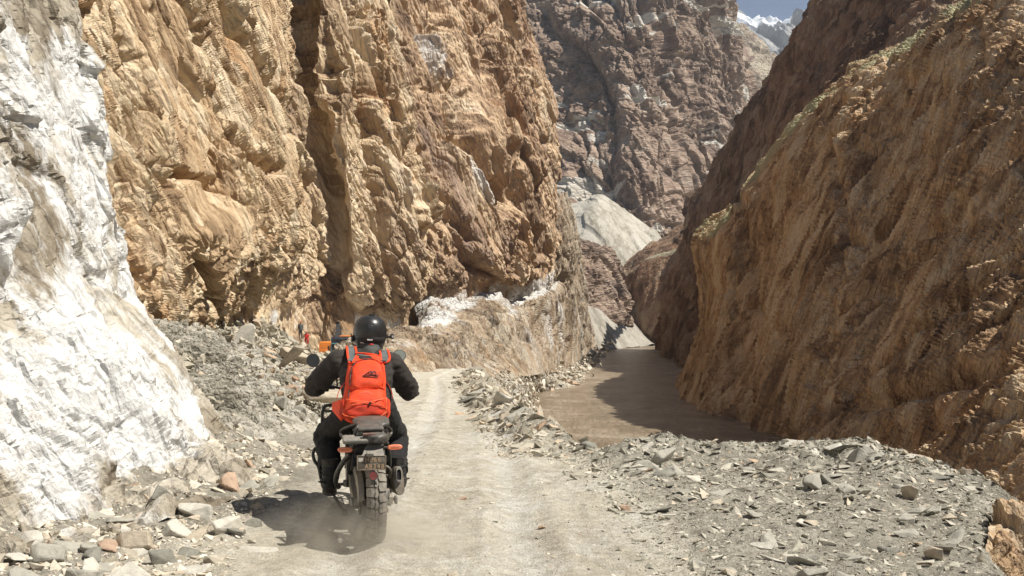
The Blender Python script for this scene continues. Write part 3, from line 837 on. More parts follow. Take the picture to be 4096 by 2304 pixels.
def mat_ground():
    t = NT('dusty_gravel')
    v = t.mapped((0, 0, 0.1), (1, 0.7, 1))
    a = t.noise(v, 1.1, 6, 0.65, 0.3)
    b = t.noise(t.coord(), 11, 6, 0.7)
    c = t.ramp(t.math('ADD', t.math('MULTIPLY', a, 0.6), t.math('MULTIPLY', b, 0.4)),
               [(0.32, (0.34, 0.30, 0.235)), (0.48, (0.47, 0.43, 0.345)), (0.62, (0.57, 0.53, 0.445))])
    road = t.attr('road')
    rub = t.ramp(t.noise(t.coord(), 16, 6, 0.75), [(0.3, (0.20, 0.18, 0.145)), (0.5, (0.33, 0.305, 0.25)), (0.7, (0.44, 0.41, 0.35))])
    soil = t.ramp(t.noise(t.coord(), 0.8, 5, 0.65, 0.4), [(0.45, 0.0), (0.62, 1.0)])
    rub = t.mix(t.math('MULTIPLY', soil, 0.35), rub, (0.15, 0.13, 0.10))
    c = t.mix(t.ramp(road, [(0.1, 0.0), (0.8, 1.0)]), rub, c)
    vo = t.n('ShaderNodeTexVoronoi', feature='F1')
    vo.inputs['Scale'].default_value = 38
    t.l(t.coord(), vo.inputs['Vector'])
    sp = t.ramp(vo.outputs['Distance'], [(0.0, 1.0), (0.34, 0.0)])
    msk = t.ramp(t.noise(t.coord(), 2.2, 4, 0.6), [(0.48, 0.0), (0.6, 1.0)])
    c = t.mix(t.math('MULTIPLY', t.math('MULTIPLY', sp, msk), 0.45), c, vo.outputs['Color'], 'SOFT_LIGHT')
    # tyre prints: thin dark lines along the road
    vt = t.mapped((0, 0, 0.13), (9.0, 0.16, 1))
    tr = t.ramp(t.noise(vt, 1.3, 4, 0.55), [(0.54, 0.0), (0.62, 1.0)])
    c = t.mix(t.math('MULTIPLY', t.math('MULTIPLY', tr, road), 0.1), c, (0.29, 0.25, 0.195))
    pale = t.ramp(t.noise(t.mapped((0, 0, 0.2), (1, 0.55, 1)), 1.7, 7, 0.7, 0.5), [(0.5, 0.0), (0.63, 1.0)])
    c = t.mix(t.math('MULTIPLY', t.math('MULTIPLY', pale, road), 0.55), c, (0.60, 0.575, 0.52))
    tn = t.ramp(t.noise(t.coord(), 3.0, 6, 0.7), [(0.35, 0.25), (0.6, 1.0)])
    c = t.mix(t.math('MULTIPLY', t.math('MULTIPLY', t.attr('track'), tn), 0.6), c, (0.63, 0.605, 0.55))
    grit = t.ramp(t.noise(t.coord(), 46, 4, 0.8), [(0.36, 1.0), (0.46, 0.0)])
    c = t.mix(t.math('MULTIPLY', grit, 0.5), c, (0.16, 0.14, 0.11))
    mid = t.noise(t.coord(), 7.5, 9, 0.82)
    c = t.mix(0.45, c, t.ramp(mid, [(0.34, 0.25), (0.5, 0.56), (0.64, 0.92)]), 'OVERLAY')
    t.set(Base_Color=c, Roughness=0.97, Specular_IOR_Level=0.1)
    h = t.math('ADD', t.math('ADD', t.math('MULTIPLY', b, 0.6), t.math('MULTIPLY', mid, 2.0)), t.math('ADD', t.math('MULTIPLY', sp, 0.5), t.noise(t.coord(), 60, 3, 0.7)))
    t.bump(h, 0.9, 0.018)
    return t.m
M_GROUND = mat_ground()

def build_ground():
    ys = [-30.0, -24, -18, -13, -9, -6, -4, -2, 0, 1.0, 2.0, 3.0]
    y = 3.4
    while y < 70:
        ys.append(y)
        y += max(0.022, 0.0033 * y * max(1, y / 14))
    ys = np.array(ys)
    xs = np.concatenate([np.arange(-22, -6.2, 0.35), np.arange(-6.2, 5.6, 0.026), np.arange(5.6, 26, 0.6)])
    X, Y = np.meshgrid(xs, ys, indexing='ij')
    Z, sd, road = ground_z(X, Y)
    V = np.stack([X, Y, Z], 2).reshape(-1, 3)
    me = np_mesh('road', V, grid_faces(len(xs), len(ys)), False, {'road': road.ravel(), 'track': ground_z.track})
    o = link('road', me, M_GROUND)
    tag(o, 'pale dusty gravel road shelf above the river', 'road', kind='structure')
build_ground()

# talus between the lower wall and the water
TALUS = [
    [(470, 386, 60), (480, 420, 62), (500, 500, 70), (520, 620, 72)],
    [(488, 380, 82), (505, 398, 88), (530, 470, 100), (545, 520, 104)],
    [(506, 376, 118), (520, 392, 122), (532, 432, 135), (540, 450, 140)],
    [(522, 375, 160), (530, 386, 164), (529, 408, 172), (533, 416, 178)],
    [(540, 373, 192), (540, 381, 194), (531, 393, 200), (535, 398, 208)],
    [(560, 370, 240), (564, 376, 236), (573, 385, 222), (578, 389, 226)],
    [(580, 362, 305), (583, 365, 302), (588, 368, 290), (592, 371, 293)],
    [(598, 352, 400), (599, 353, 398), (601, 354, 392), (604, 356, 394)],
    [(606, 347, 450), (608, 348, 446), (612, 349, 440), (616, 350, 444)],
]
M_TALUS = rock_mat('talus_gravel', [(0.25, (0.26, 0.235, 0.19)), (0.5, (0.39, 0.355, 0.295)), (0.75, (0.48, 0.45, 0.39))], 1.5, AX_FLAT, (1, 1, 1))
talus, TALUS_G, TALUS_N = patch('talus_bank', TALUS, M_TALUS, step=1.8, L=2.5, amp=0.35, seed=111, octs=4, ax=AX_FLAT, stretch=(1.2, 1, 1),
                                label='rubble bank sloping from the lower wall to the water', cat='bank')

# rubble heap on the left of the road
def gz(x, y):
    return float(ground_z(np.array([x]), np.array([y]))[0][0])
def toe(px, d, dz=-0.28):
    x = (px - CX) / FPX * d
    return ('w', x, d, gz(x, d) + dz)
HEAP = [
    [toe(200, 11.6), (188, 425, 13), (172, 385, 15), (150, 350, 17.5), (120, 320, 19)],
    [toe(226, 12.4), (212, 412, 14.6), (200, 375, 18), (190, 350, 23), (178, 330, 26)],
    [toe(256, 13.8), (238, 403, 16.5), (225, 368, 23), (222, 342, 32), (218, 330, 37)],
    [toe(288, 15.0), (262, 396, 18.8), (248, 362, 27), (244, 333, 42), (242, 326, 48)],
    [toe(318, 16.6), (292, 390, 21.5), (274, 362, 31), (266, 334, 50), (262, 326, 58)],
    [toe(345, 19.5), (322, 385, 26), (306, 369, 37), (293, 351, 62), (288, 344, 74)],
    [toe(372, 25), (352, 382, 33), (334, 368, 46), (318, 362, 72), (312, 359, 90)],
    [toe(396, 36), (382, 382, 41), (368, 374, 52), (350, 368, 76), (340, 364, 96)],
]
M_HEAP = rock_mat('heap_gravel', [(0.25, (0.22, 0.205, 0.165)), (0.5, (0.37, 0.34, 0.28)), (0.75, (0.49, 0.46, 0.40))], 0.6, AX_FLAT, (1, 1, 1))
heap, HEAP_G, HEAP_N = patch('rubble_bank', HEAP, M_HEAP, step=1.8, L=1.0, amp=0.22, seed=121, octs=4, ax=AX_FLAT, stretch=(1.2, 1, 1), hook=lambda P, u, v, d, a: d * (0.15 + 0.85 * smooth(0.0, 0.7, v)),
                             label='bank of fallen rock below the ochre cliff', cat='bank')

# upper white road and the floor behind the heap
M_PALEROAD = rock_mat('white_road_dust', [(0.25, (0.52, 0.49, 0.44)), (0.5, (0.66, 0.64, 0.59)), (0.75, (0.74, 0.72, 0.68))], 2.0, AX_FLAT, (1, 1, 1), bump=0.3)
patch('upper_road', [
    [(225, 374, 78), (232, 352, 104), (240, 336, 128), (246, 326, 150)],
    [(298, 376, 80), (299, 352, 104), (302, 339, 118), (305, 330, 150)],
    [(330, 380, 84), (330, 364, 106), (328, 342, 132), (330, 334, 155)],
    [(352, 380, 86), (352, 366, 108), (350, 342, 136), (350, 332, 158)],
    [(380, 360, 92), (382, 342, 112), (385, 331, 138), (385, 329, 150)],
    [(402, 335, 98), (402, 330, 118), (401, 327, 138), (399, 326, 148)],
], M_PALEROAD, step=2.0, L=3, amp=0.15, seed=131, octs=3, ax=AX_FLAT, label='white dusty road floor behind the rubble', cat='road')
# river and the valley floor under everything
def mat_water():
    t = NT('muddy_water')
    v = t.mapped((0, 0, -0.12), (0.35, 0.30, 1))
    a = t.noise(v, 0.35, 5, 0.6, 0.5)
    c = t.ramp(a, [(0.32, (0.215, 0.165, 0.11)), (0.5, (0.295, 0.232, 0.16)), (0.62, (0.37, 0.30, 0.22)), (0.72, (0.46, 0.39, 0.31))])
    far = t.n('ShaderNodeSeparateXYZ')
    t.l(t.coord(), far.inputs[0])
    f = t.ramp(t.noise(t.mapped((0, 0, 0.3), (0.5, 0.3, 1)), 1.0, 6, 0.75), [(0.60, 0.0), (0.68, 1.0)])
    zone = t.ramp(t.math('DIVIDE', far.outputs[1], 600.0), [(0.12, 0.15), (0.40, 0.5), (0.68, 1.0)])
    c = t.mix(t.math('MULTIPLY', f, zone), c, (0.62, 0.57, 0.5))
    t.set(Base_Color=c, Roughness=0.25, Specular_IOR_Level=0.35)
    h = t.math('ADD', t.noise(t.mapped((0, 0, 0.2), (1.0, 0.35, 1)), 0.9, 5, 0.6, 0.4), t.math('MULTIPLY', t.noise(v, 7, 4, 0.6), 0.4))
    t.bump(h, 1.0, 1.1)
    return t.m
xs = np.linspace(-40, 160, 90); ys = np.linspace(-120, 640, 200)
X, Y = np.meshgrid(xs, ys, indexing='ij')
Z = -15 + 0.10 * fbm(np.stack([X.ravel(), Y.ravel(), 0 * X.ravel()], 1) * 0.25, 3, 5).reshape(X.shape)
o = link('river', np_mesh('river', np.stack([X, Y, Z], 2).reshape(-1, 3), grid_faces(len(xs), len(ys)), True), mat_water())
tag(o, 'muddy brown river half in shade', 'river', kind='structure')
o = link('ground', np_mesh('ground', np.array([(-2590, -190, -20), (2590, -190, -20), (2590, 4290, -20), (-2590, 4290, -20)], float), np.array([[0, 1, 2, 3]])), M_TALUS)
tag(o, 'valley floor under the gorge', 'ground', kind='structure')
# ================================================================== STONES
def hull_stone(seed, flat, n=9):
    r = random.Random(seed)
    bm = bmesh.new()
    for _ in range(n):
        while True:
            p = Vector((r.uniform(-1, 1), r.uniform(-1, 1), r.uniform(-1, 1)))
            if 0.55 < max(abs(p.x), abs(p.y), abs(p.z)):
                break
        bm.verts.new((p.x * 0.5, p.y * 0.5, p.z * 0.5 * flat))
    res = bmesh.ops.convex_hull(bm, input=bm.verts)
    bmesh.ops.delete(bm, geom=[e for e in res['geom_interior'] if isinstance(e, bmesh.types.BMVert)], context='VERTS')
    bmesh.ops.triangulate(bm, faces=bm.faces)
    bmesh.ops.recalc_face_normals(bm, faces=bm.faces)
    bm.verts.index_update()
    V = np.array([v.co[:] for v in bm.verts]); F = np.array([[v.index for v in f.verts] for f in bm.faces])
    bm.free()
    return V, F
SLABS = [hull_stone(10 + i, f, 8 + i % 3) for i, f in enumerate([0.22, 0.28, 0.35, 0.25, 0.4, 0.3])]
BLOCKS = [hull_stone(40 + i, f, 9 + i % 3) for i, f in enumerate([0.6, 0.75, 0.9, 0.65, 0.8, 0.55])]
TINY = [hull_stone(80 + i, f, 6) for i, f in enumerate([0.4, 0.55, 0.7, 0.35])]

def stone_mat(name, stops, random_src='attr', dust=0.0):
    t = NT(name)
    src = t.attr('tint') if random_src == 'attr' else t.n('ShaderNodeObjectInfo').outputs['Random']
    c = t.ramp(src, stops)
    g = t.noise(t.coord() if random_src == 'attr' else t.n('ShaderNodeNewGeometry').outputs['Position'], 14, 6, 0.7)
    c = t.mix(0.45, c, t.ramp(g, [(0.3, 0.22), (0.7, 0.8)]), 'OVERLAY')
    t.set(Base_Color=c, Roughness=0.92, Specular_IOR_Level=0.2)
    t.bump(g, 0.5, 0.02)
    return t.m
GREYS = [(0.0, (0.208, 0.189, 0.144)), (0.25, (0.322, 0.289, 0.223)), (0.5, (0.416, 0.378, 0.298)), (0.75, (0.520, 0.473, 0.381)), (0.93, (0.447, 0.358, 0.260)), (0.98, (0.416, 0.289, 0.195)), (1.0, (0.374, 0.239, 0.158))]
PALES = [(0.0, (0.291, 0.259, 0.195)), (0.3, (0.437, 0.388, 0.307)), (0.6, (0.551, 0.497, 0.400)), (0.85, (0.666, 0.607, 0.512)), (0.96, (0.478, 0.388, 0.288)), (1.0, (0.437, 0.308, 0.214))]
SLATES = [(0.0, (0.177, 0.169, 0.135)), (0.3, (0.302, 0.284, 0.228)), (0.6, (0.416, 0.388, 0.316)), (0.85, (0.541, 0.502, 0.419)), (0.97, (0.458, 0.388, 0.288)), (1.0, (0.416, 0.298, 0.205))]
M_STONE = {'grey': stone_mat('grey_stone', GREYS), 'pale': stone_mat('pale_stone', PALES), 'slate': stone_mat('slate_stone', SLATES)}

def quat_mats(nrm, yaw, tilt, tdir):
    """rotation matrices: lie on the surface with normal nrm, turned by yaw, tipped by tilt"""
    n = nrm / np.linalg.norm(nrm, axis=1, keepdims=True)
    ref = np.where(np.abs(n[:, 2:3]) > 0.95, np.array([[0, 1.0, 0]]), np.array([[0, 0, 1.0]]))
    x = np.cross(ref, n); x /= np.linalg.norm(x, axis=1, keepdims=True)
    y = np.cross(n, x)
    B = np.stack([x, y, n], 2)
    def rz(a):
        c, s_, z, o = np.cos(a), np.sin(a), 0 * a, 0 * a + 1
        return np.stack([np.stack([c, -s_, z], 1), np.stack([s_, c, z], 1), np.stack([z, z, o], 1)], 1)
    def rx(a):
        c, s_, z, o = np.cos(a), np.sin(a), 0 * a, 0 * a + 1
        return np.stack([np.stack([o, z, z], 1), np.stack([z, c, -s_], 1), np.stack([z, s_, c], 1)], 1)
    return B @ rz(tdir) @ rx(tilt) @ rz(yaw)

def merge_stones(name, protos, pos, size, nrm, tilt_sd, mat, aspect=0.35, parent=None, sink=0.2):
    n = len(pos)
    k = RNG.integers(0, len(protos), n)
    M = quat_mats(nrm, RNG.uniform(0, 6.283, n), RNG.normal(0, tilt_sd, n), RNG.uniform(0, 6.283, n))
    sc = size[:, None] * np.stack([1 + aspect * RNG.uniform(-0.6, 1, n), 1 - aspect * RNG.uniform(0, 1, n), RNG.uniform(0.8, 1.3, n)], 1)
    tint = RNG.random(n)
    Vs, Fs, Ts, off = [], [], [], 0
    for i, (V, F) in enumerate(protos):
        idx = np.nonzero(k == i)[0]
        if not len(idx):
            continue
        lift = size[idx] * (0.25 - sink - 0.22 * RNG.random(len(idx))) * abs(V[:, 2]).max() * 2
        P = np.einsum('nij,nvj->nvi', M[idx], V[None] * sc[idx][:, None, :]) + (pos[idx] + nrm[idx] * lift[:, None])[:, None, :]
        Vs.append(P.reshape(-1, 3))
        Fs.append((F[None] + (np.arange(len(idx)) * len(V))[:, None, None] + off).reshape(-1, 3))
        Ts.append(np.repeat(tint[idx], len(V)))
        off += len(idx) * len(V)
    me = np_mesh(name, np.concatenate(Vs), np.concatenate(Fs), False, {'tint': np.concatenate(Ts)})
    return link(name, me, mat, parent)

def pareto(n, lo, hi, a=1.6):
    u = RNG.random(n)
    return (lo ** -a + u * (hi ** -a - lo ** -a)) ** (-1 / a)

def ground_points(n, xr, yr, keep):
    x = RNG.uniform(*xr, n)
    y = yr[0] * (yr[1] / yr[0]) ** RNG.random(n)            # evenly spread as the eye meets the ground
    m = keep(x, y)
    x, y = x[m], y[m]
    z, sd, rd = ground_z(x, y)
    e = 0.06
    zx = ground_z(x + e, y)[0]; zy = ground_z(x, y + e)[0]
    nr = np.stack([-(zx - z) / e, -(zy - z) / e, np.ones_like(z)], 1)
    nr /= np.linalg.norm(nr, axis=1, keepdims=True)
    return np.stack([x, y, z], 1), nr

def surf_points(n, G, N, u0=0, u1=1, v0=0, v1=1):
    nu, nv = G.shape[:2]
    d = G[:, :, 1].clip(6, None)
    area = np.linalg.norm(np.cross(np.gradient(G, axis=0), np.gradient(G, axis=1)), axis=2) / d ** 1.6
    area[: int(u0 * nu)] = 0; area[int(u1 * nu):] = 0
    area[:, : int(v0 * nv)] = 0; area[:, int(v1 * nv):] = 0
    p = (area / area.sum()).ravel()
    i = RNG.choice(nu * nv, n, p=p)
    pos = G.reshape(-1, 3)[i] + RNG.normal(0, 0.004, (n, 3)) * d.ravel()[i][:, None]
    return pos, N.reshape(-1, 3)[i]

def on_shelf(x, y):
    return edge_sd(x, y)
def feet(x, y):
    return x - left_foot(y)

SINGLES = []      # (region, position, size, normal, kind) of the stones that show largest
def region(name, label, protos, pos, nrm, size, mat, tilt, n_single, single_kind, cat='rubble', aspect=0.35):
    """stones of one stretch of ground: the largest ones become objects of their own, the rest one mass"""
    app = size / np.maximum(pos[:, 1], 4)
    order = np.argsort(-app)
    big = order[:n_single]
    for i in big:
        SINGLES.append((single_kind, pos[i], size[i], nrm[i]))
    rest = order[n_single:]
    o = merge_stones(name, protos, pos[rest], size[rest], nrm[rest], tilt, mat, aspect)
    tag(o, label, cat, kind='stuff')

# right shoulder and its heaped edge
pos, nr = ground_points(34000, (0.4, 5.2), (5.9, 13.2), lambda x, y: (x > road_right(y) - 0.15 + 0.25 * RNG.normal(0, 1, len(x)) * (RNG.random(len(x)) < .3)) & (edge_sd(x, y) < 0.35))
region('rubble', 'grey slate shards covering the shoulder at lower right', SLABS + TINY, pos, nr, pareto(len(pos), 0.013, 0.22, 1.75) * np.clip(pos[:, 1] / 9, .8, 1.3), M_STONE['slate'], 0.35, 62, 'shoulder')
pos, nr = ground_points(5000, (0.8, 5.0), (9.5, 13.2), lambda x, y: (np.abs(edge_sd(x, y) + 0.35) < 0.5) & (x > 0.9))
region('rubble', 'slate fragments heaped along the outer edge of the shoulder', SLABS, pos, nr, pareto(len(pos), 0.03, 0.17, 1.8), M_STONE['slate'], 0.5, 26, 'shoulder')
# left foreground, blocky
pos, nr = ground_points(15000, (-5.2, -1.5), (5.6, 13.5), lambda x, y: (feet(x, y) > -0.5) & (x < -1.75 - 0.1 * (y - 6) - 0.25 * RNG.random(len(x))))
region('rubble', 'broken pale stone at the foot of the white spur', BLOCKS + SLABS + TINY, pos, nr, pareto(len(pos), 0.02, 0.26, 1.75), M_STONE['pale'], 0.5, 64, 'left')
# loose stones on the road
pos, nr = ground_points(24000, (-2.6, 1.3), (5.6, 26), lambda x, y: (feet(x, y) > 0.6) & (x < road_right(y) + 0.1) & (fbm(np.stack([x, y, 0 * x], 1) * 0.9, 3, 71) > 0.10 - 0.30 * np.abs(x + 0.5) / 2 - 0.3 * smooth(7.2, 5.8, y)))
region('gravel', 'small loose stones on the dusty road', TINY + SLABS, pos, nr, pareto(len(pos), 0.007, 0.085, 2.5), M_STONE['pale'], 0.3, 22, 'road', 'gravel')
# bank between road and river
pos, nr = ground_points(60000, (-3.2, 3.6), (12.6, 62), lambda x, y: (edge_sd(x, y) > -0.75 - 0.4 * RNG.random(len(x))) & (edge_sd(x, y) < 4.0))
region('rubble', 'slate slabs spilling down the bank between road and river', SLABS, pos, nr, pareto(len(pos), 0.03, 0.38, 1.7) * np.clip(pos[:, 1] / 16, .8, 1.8), M_STONE['grey'], 0.4, 34, 'bank')
# rubble heap under the ochre cliff
pos, nr = surf_points(14000, HEAP_G, HEAP_N)
region('rubble', 'heap of broken rock below the ochre cliff', BLOCKS + SLABS, pos, nr, pareto(len(pos), 0.003, 0.016, 1.9) * pos[:, 1], M_STONE['grey'], 0.6, 78, 'heap')
# talus down to the water, foot of the lower wall
pos, nr = surf_points(6500, TALUS_G, TALUS_N)
region('rubble', 'pale blocks on the talus above the river', BLOCKS + SLABS, pos, nr, pareto(len(pos), 0.0022, 0.011, 2.0) * pos[:, 1], M_STONE['pale'], 0.5, 26, 'talus')

# ---- the largest stones, one object each; look-alikes share label and group
def single_mats(base):
    out = {}
    for nm, c in (('grey', (0.37, 0.35, 0.295)), ('pale', (0.52, 0.49, 0.42)), ('tan', (0.45, 0.385, 0.295)), ('dark grey', (0.23, 0.22, 0.185)), ('rusty', (0.42, 0.30, 0.215))):
        t = NT(nm.replace(' ', '_') + '_rock')
        g = t.noise(t.n('ShaderNodeNewGeometry').outputs['Position'], 9, 7, 0.7, 0.4)
        cc = t.ramp(g, [(0.25, tuple(x * 0.62 for x in c)), (0.5, c), (0.75, tuple(min(0.8, x * 1.25) for x in c))])
        t.set(Base_Color=cc, Roughness=0.92, Specular_IOR_Level=0.2)
        t.bump(t.noise(t.n('ShaderNodeNewGeometry').outputs['Position'], 22, 7, 0.7), 0.6, 0.03)
        out[nm] = t.m
    return out
ROCKM = single_mats(None)
def detail_stone(seed, flat):
    """a broken block: faceted hull, cut once more along its edges"""
    V, F = hull_stone(seed, flat, 12)
    bm = bmesh.new()
    vs = [bm.verts.new(v) for v in V]
    for f in F:
        bm.faces.new([vs[i] for i in f])
    bmesh.ops.dissolve_limit(bm, angle_limit=0.16, verts=bm.verts, edges=bm.edges)
    bmesh.ops.bevel(bm, geom=bm.edges[:], offset=0.028, segments=1, affect='EDGES')
    bmesh.ops.triangulate(bm, faces=bm.faces)
    me = bpy.data.meshes.new('rock')
    bm.to_mesh(me)
    bm.free()
    return me
ROCK_ME = {}
for nm in ROCKM:
    for shp, fl in (('slab', 0.24), ('block', 0.7)):
        for k in range(4):
            me = detail_stone(200 + k * 31 + hash(shp) % 1 + (0 if shp == 'slab' else 500), fl)
            me.materials.append(ROCKM[nm])
            ROCK_ME[nm, shp, k] = me
REG = {
    'shoulder': ('on the slate shoulder', 'stones on the right shoulder', ['grey', 'grey', 'grey', 'pale', 'dark grey', 'grey', 'grey', 'tan'], 0.85, 0.3),
    'left': ('below the white spur', 'stones at the foot of the white spur', ['pale', 'grey', 'pale', 'grey', 'tan', 'pale', 'grey', 'dark grey', 'rusty'], 0.45, 0.45),
    'road': ('on the dusty road', 'loose stones on the road', ['grey', 'tan', 'pale', 'rusty'], 0.5, 0.25),
    'bank': ('on the river bank', 'slabs on the river bank', ['grey', 'dark grey', 'tan', 'pale'], 0.9, 0.35),
    'heap': ('in the cliff rubble heap', 'stones in the rubble heap', ['pale', 'grey', 'pale', 'grey', 'tan', 'pale', 'grey', 'grey', 'rusty'], 0.5, 0.5),
    'talus': ('on the river talus', 'blocks on the talus by the river', ['pale', 'grey', 'tan', 'pale'], 0.5, 0.4),
}
_sz = {}
for reg, p, size, nr in SINGLES:
    _sz.setdefault(reg, []).append(size / p[1])
_q = {r: np.quantile(v, [0.33, 0.72]) for r, v in _sz.items()}
def size_word(reg, size):
    a = size / P_Y[0]
    return 'small' if a < _q[reg][0] else ('large' if a > _q[reg][1] else 'middling')
P_Y = [1.0]
def zone(reg, p):
    x, y = p[0], p[1]
    if reg == 'shoulder':
        sd = float(edge_sd(np.array([x]), np.array([y]))[0])
        if sd > -0.45: return 'along its outer crest'
        if y < 7.4: return 'near end ' + ('by the tracks' if x < 1.7 else ('in the middle' if x < 2.3 else 'by the rusty rock'))
        if x < 1.7: return 'beside the wheel tracks'
        return 'on its open middle' if x < 3.0 else 'towards its drop'
    if reg == 'left':
        if y < 7.0: return 'in front, ' + ('bottom left corner' if x < -3.0 else ('mid way' if x < -2.4 else 'close to the shadow'))
        if x < left_foot(y) + 0.45: return 'touching the white rock'
        return 'beside the road' if x > -2.3 else 'in the open rubble'
    if reg == 'road':
        return 'before the motorcycle' if y < 8 else ('beside the motorcycle' if y < 12 else 'beyond the motorcycle')
    if reg == 'bank':
        return 'at the near corner' if y < 16 else ('half way along' if y < 24 else 'at the far bend')
    if reg == 'heap':
        d = y
        return 'at its foot by the road' if d < 17 else ('on its lower slope' if d < 24 else ('on its upper slope' if d < 45 else 'at its far top'))
    return 'near the pale wall' if y < 140 else 'by the water'
for reg, p, size, nr in SINGLES:
    P_Y[0] = p[1]
    where, grp, cols, slabp, tsd = REG[reg]
    nm = random.choice(cols)
    shp = 'slab' if random.random() < slabp else 'block'
    o = bpy.data.objects.new('rock', ROCK_ME[nm, shp, random.randrange(4)])
    M = quat_mats(nr[None], np.array([random.uniform(0, 6.28)]), np.array([random.gauss(0, tsd * 0.8)]), np.array([random.uniform(0, 6.28)]))[0]
    o.rotation_euler = Matrix(M.tolist()).to_euler()
    o.location = p + nr * size * (0.04 if shp == 'slab' else 0.14)
    s = size * 1.15
    o.scale = (s * random.uniform(1.0, 1.35), s * random.uniform(0.7, 1.0), s * random.uniform(0.8, 1.25))
    COL.objects.link(o)
    tag(o, '%s %s %s %s %s' % (size_word(reg, size), nm, {'slab': 'flat slab', 'block': 'angular block'}[shp], where, zone(reg, p)), 'rock', grp)

# stones that still share a description are told apart by their place from left to right
_same = {}
for o in COL.objects:
    if o.name.startswith('rock') and 'label' in o.keys():
        _same.setdefault(o['label'], []).append(o)
for lab, os_ in _same.items():
    if len(os_) > 1 and len(os_) <= 8:
        os_.sort(key=lambda o: o.location.x / o.location.y)
        words_ = ['leftmost', 'second from left', 'third from left', 'fourth from left', 'fifth from left', 'sixth from left', 'seventh from left']
        for k, o in enumerate(os_):
            o['label'] = lab + ', ' + ('rightmost' if k == len(os_) - 1 else words_[k])
# ---- stones one can point at
def rock_at(label, px, py, d, sx, sy, sz, colr, shp, k, rot=(0, 0, 0), ground=True, lift=0.3):
    x, y, z = W(px, py, d)
    o = bpy.data.objects.new('rock', ROCK_ME[colr, shp, k])
    fl = 0.24 if shp == 'slab' else 0.7
    o.location = (x, y, z)
    o.rotation_euler = tuple(R(a) for a in rot)
    o.scale = (sx, sy, sz / fl)
    COL.objects.link(o)
    tag(o, label, 'boulder' if max(sx, sy) > 0.5 else 'rock')
    return o
GD = lambda py: 1000 * EYE / (py - HY)
rock_at('big pale boulder standing at the top of the rubble heap under the cliff', 243, 340, 31, 0.85, 0.7, 1.25, 'pale', 'block', 1, (10, 12, 30))
rock_at('long tan slab leaning down the rubble heap left of the rider', 291, 358, 26, 0.36, 1.5, 0.26, 'tan', 'slab', 0, (-38, 20, 38))
rock_at('smooth tan boulder behind the left mirror', 300, 357, 33, 1.5, 0.8, 0.6, 'tan', 'block', 0, (0, 14, 10))
rock_at('broad tan flat rock below the left handlebar', 325, 395, 20.5, 1.15, 0.7, 0.42, 'tan', 'block', 2, (0, 8, 5))
rock_at('small orange brown stone where the rubble heap meets the road', 232, 449, 12.3, 0.17, 0.13, 0.13, 'rusty', 'block', 3, (0, 20, 20))
rock_at('grey rounded stone low on the rubble heap beside the road', 247, 436, 13.1, 0.26, 0.2, 0.18, 'grey', 'block', 1, (0, 0, 40))
rock_at('large square grey block at the left edge in the foreground rubble', 17, 533, 7.4, 0.30, 0.26, 0.30, 'grey', 'block', 2, (5, -12, 15))
rock_at('wide flat slab in the bottom left corner of the rubble', 38, 563, 6.8, 0.6, 0.42, 0.14, 'pale', 'slab', 1, (22, 12, -20))
rock_at('pale upright slab standing on edge in the left rubble', 125, 548, 7.2, 0.10, 0.22, 0.36, 'pale', 'block', 3, (8, 6, 20))
rock_at('tan pointed block beside the upright slab', 139, 541, 7.3, 0.16, 0.16, 0.2, 'tan', 'block', 0, (20, 10, 60))
rock_at('brown cube of rock right of the upright slab', 153, 547, 7.2, 0.13, 0.14, 0.15, 'rusty', 'block', 1, (10, 25, 20))
rock_at('dark wedge of stone near the end of the left rubble', 187, 555, 7.0, 0.24, 0.18, 0.14, 'dark grey', 'block', 2, (0, 12, -15))
rock_at('rust red slab at the edge of the road left of the shadow', 201, 526, 8.0, 0.28, 0.12, 0.08, 'rusty', 'block', 3, (5, 22, -20))
rock_at('white faced block at the tip of the motorcycle shadow', 224, 533, 7.75, 0.15, 0.13, 0.14, 'pale', 'block', 0, (0, 5, 25))
rock_at('dark grey block inside the motorcycle shadow', 253, 529, 7.85, 0.20, 0.17, 0.17, 'dark grey', 'block', 1, (10, 0, 50))
rock_at('long pale stone lying in front of the motorcycle shadow', 256, 551, 7.15, 0.42, 0.11, 0.09, 'pale', 'block', 2, (0, 4, 2))
rock_at('stack of long layered slate on the crest of the right shoulder', 850, 455, 11.2, 0.85, 0.4, 0.10, 'grey', 'slab', 2, (0, -2, 8))
rock_at('thin pale slab jutting from the crest of the right shoulder', 862, 452, 11.25, 0.75, 0.36, 0.05, 'pale', 'slab', 0, (4, -3, 14))
rock_at('pinkish oblong rock on the middle of the right shoulder', 770, 511, 8.9, 0.26, 0.15, 0.12, 'rusty', 'block', 0, (0, 0, 10))
rock_at('pale pink stone below the oblong rock on the right shoulder', 812, 526, 8.25, 0.14, 0.11, 0.11, 'rusty', 'block', 2, (0, 25, 30))
rock_at('long weathered layered slab on the lower right shoulder', 902, 531, 8.1, 0.42, 0.15, 0.12, 'tan', 'slab', 3, (0, -18, 25))
rock_at('pointed brown stone alone at the right road edge', 626, 511, 8.6, 0.11, 0.10, 0.12, 'rusty', 'block', 3, (0, 0, 0))
rock_at('small brown stone on the road right of the rear wheel', 463, 499, 9.05, 0.10, 0.07, 0.06, 'rusty', 'block', 1, (0, 15, 0))
rock_at('dark boulder at the roadside bend below the pale rock wall', 396, 358, 50, 1.0, 0.7, 0.8, 'dark grey', 'block', 3, (0, 0, 0))
rock_at('flat brown rock at the water edge of the talus', 610 - 36, 384, 222, 4.2, 2.5, 2.0, 'rusty', 'block', 0, (0, 10, 0))
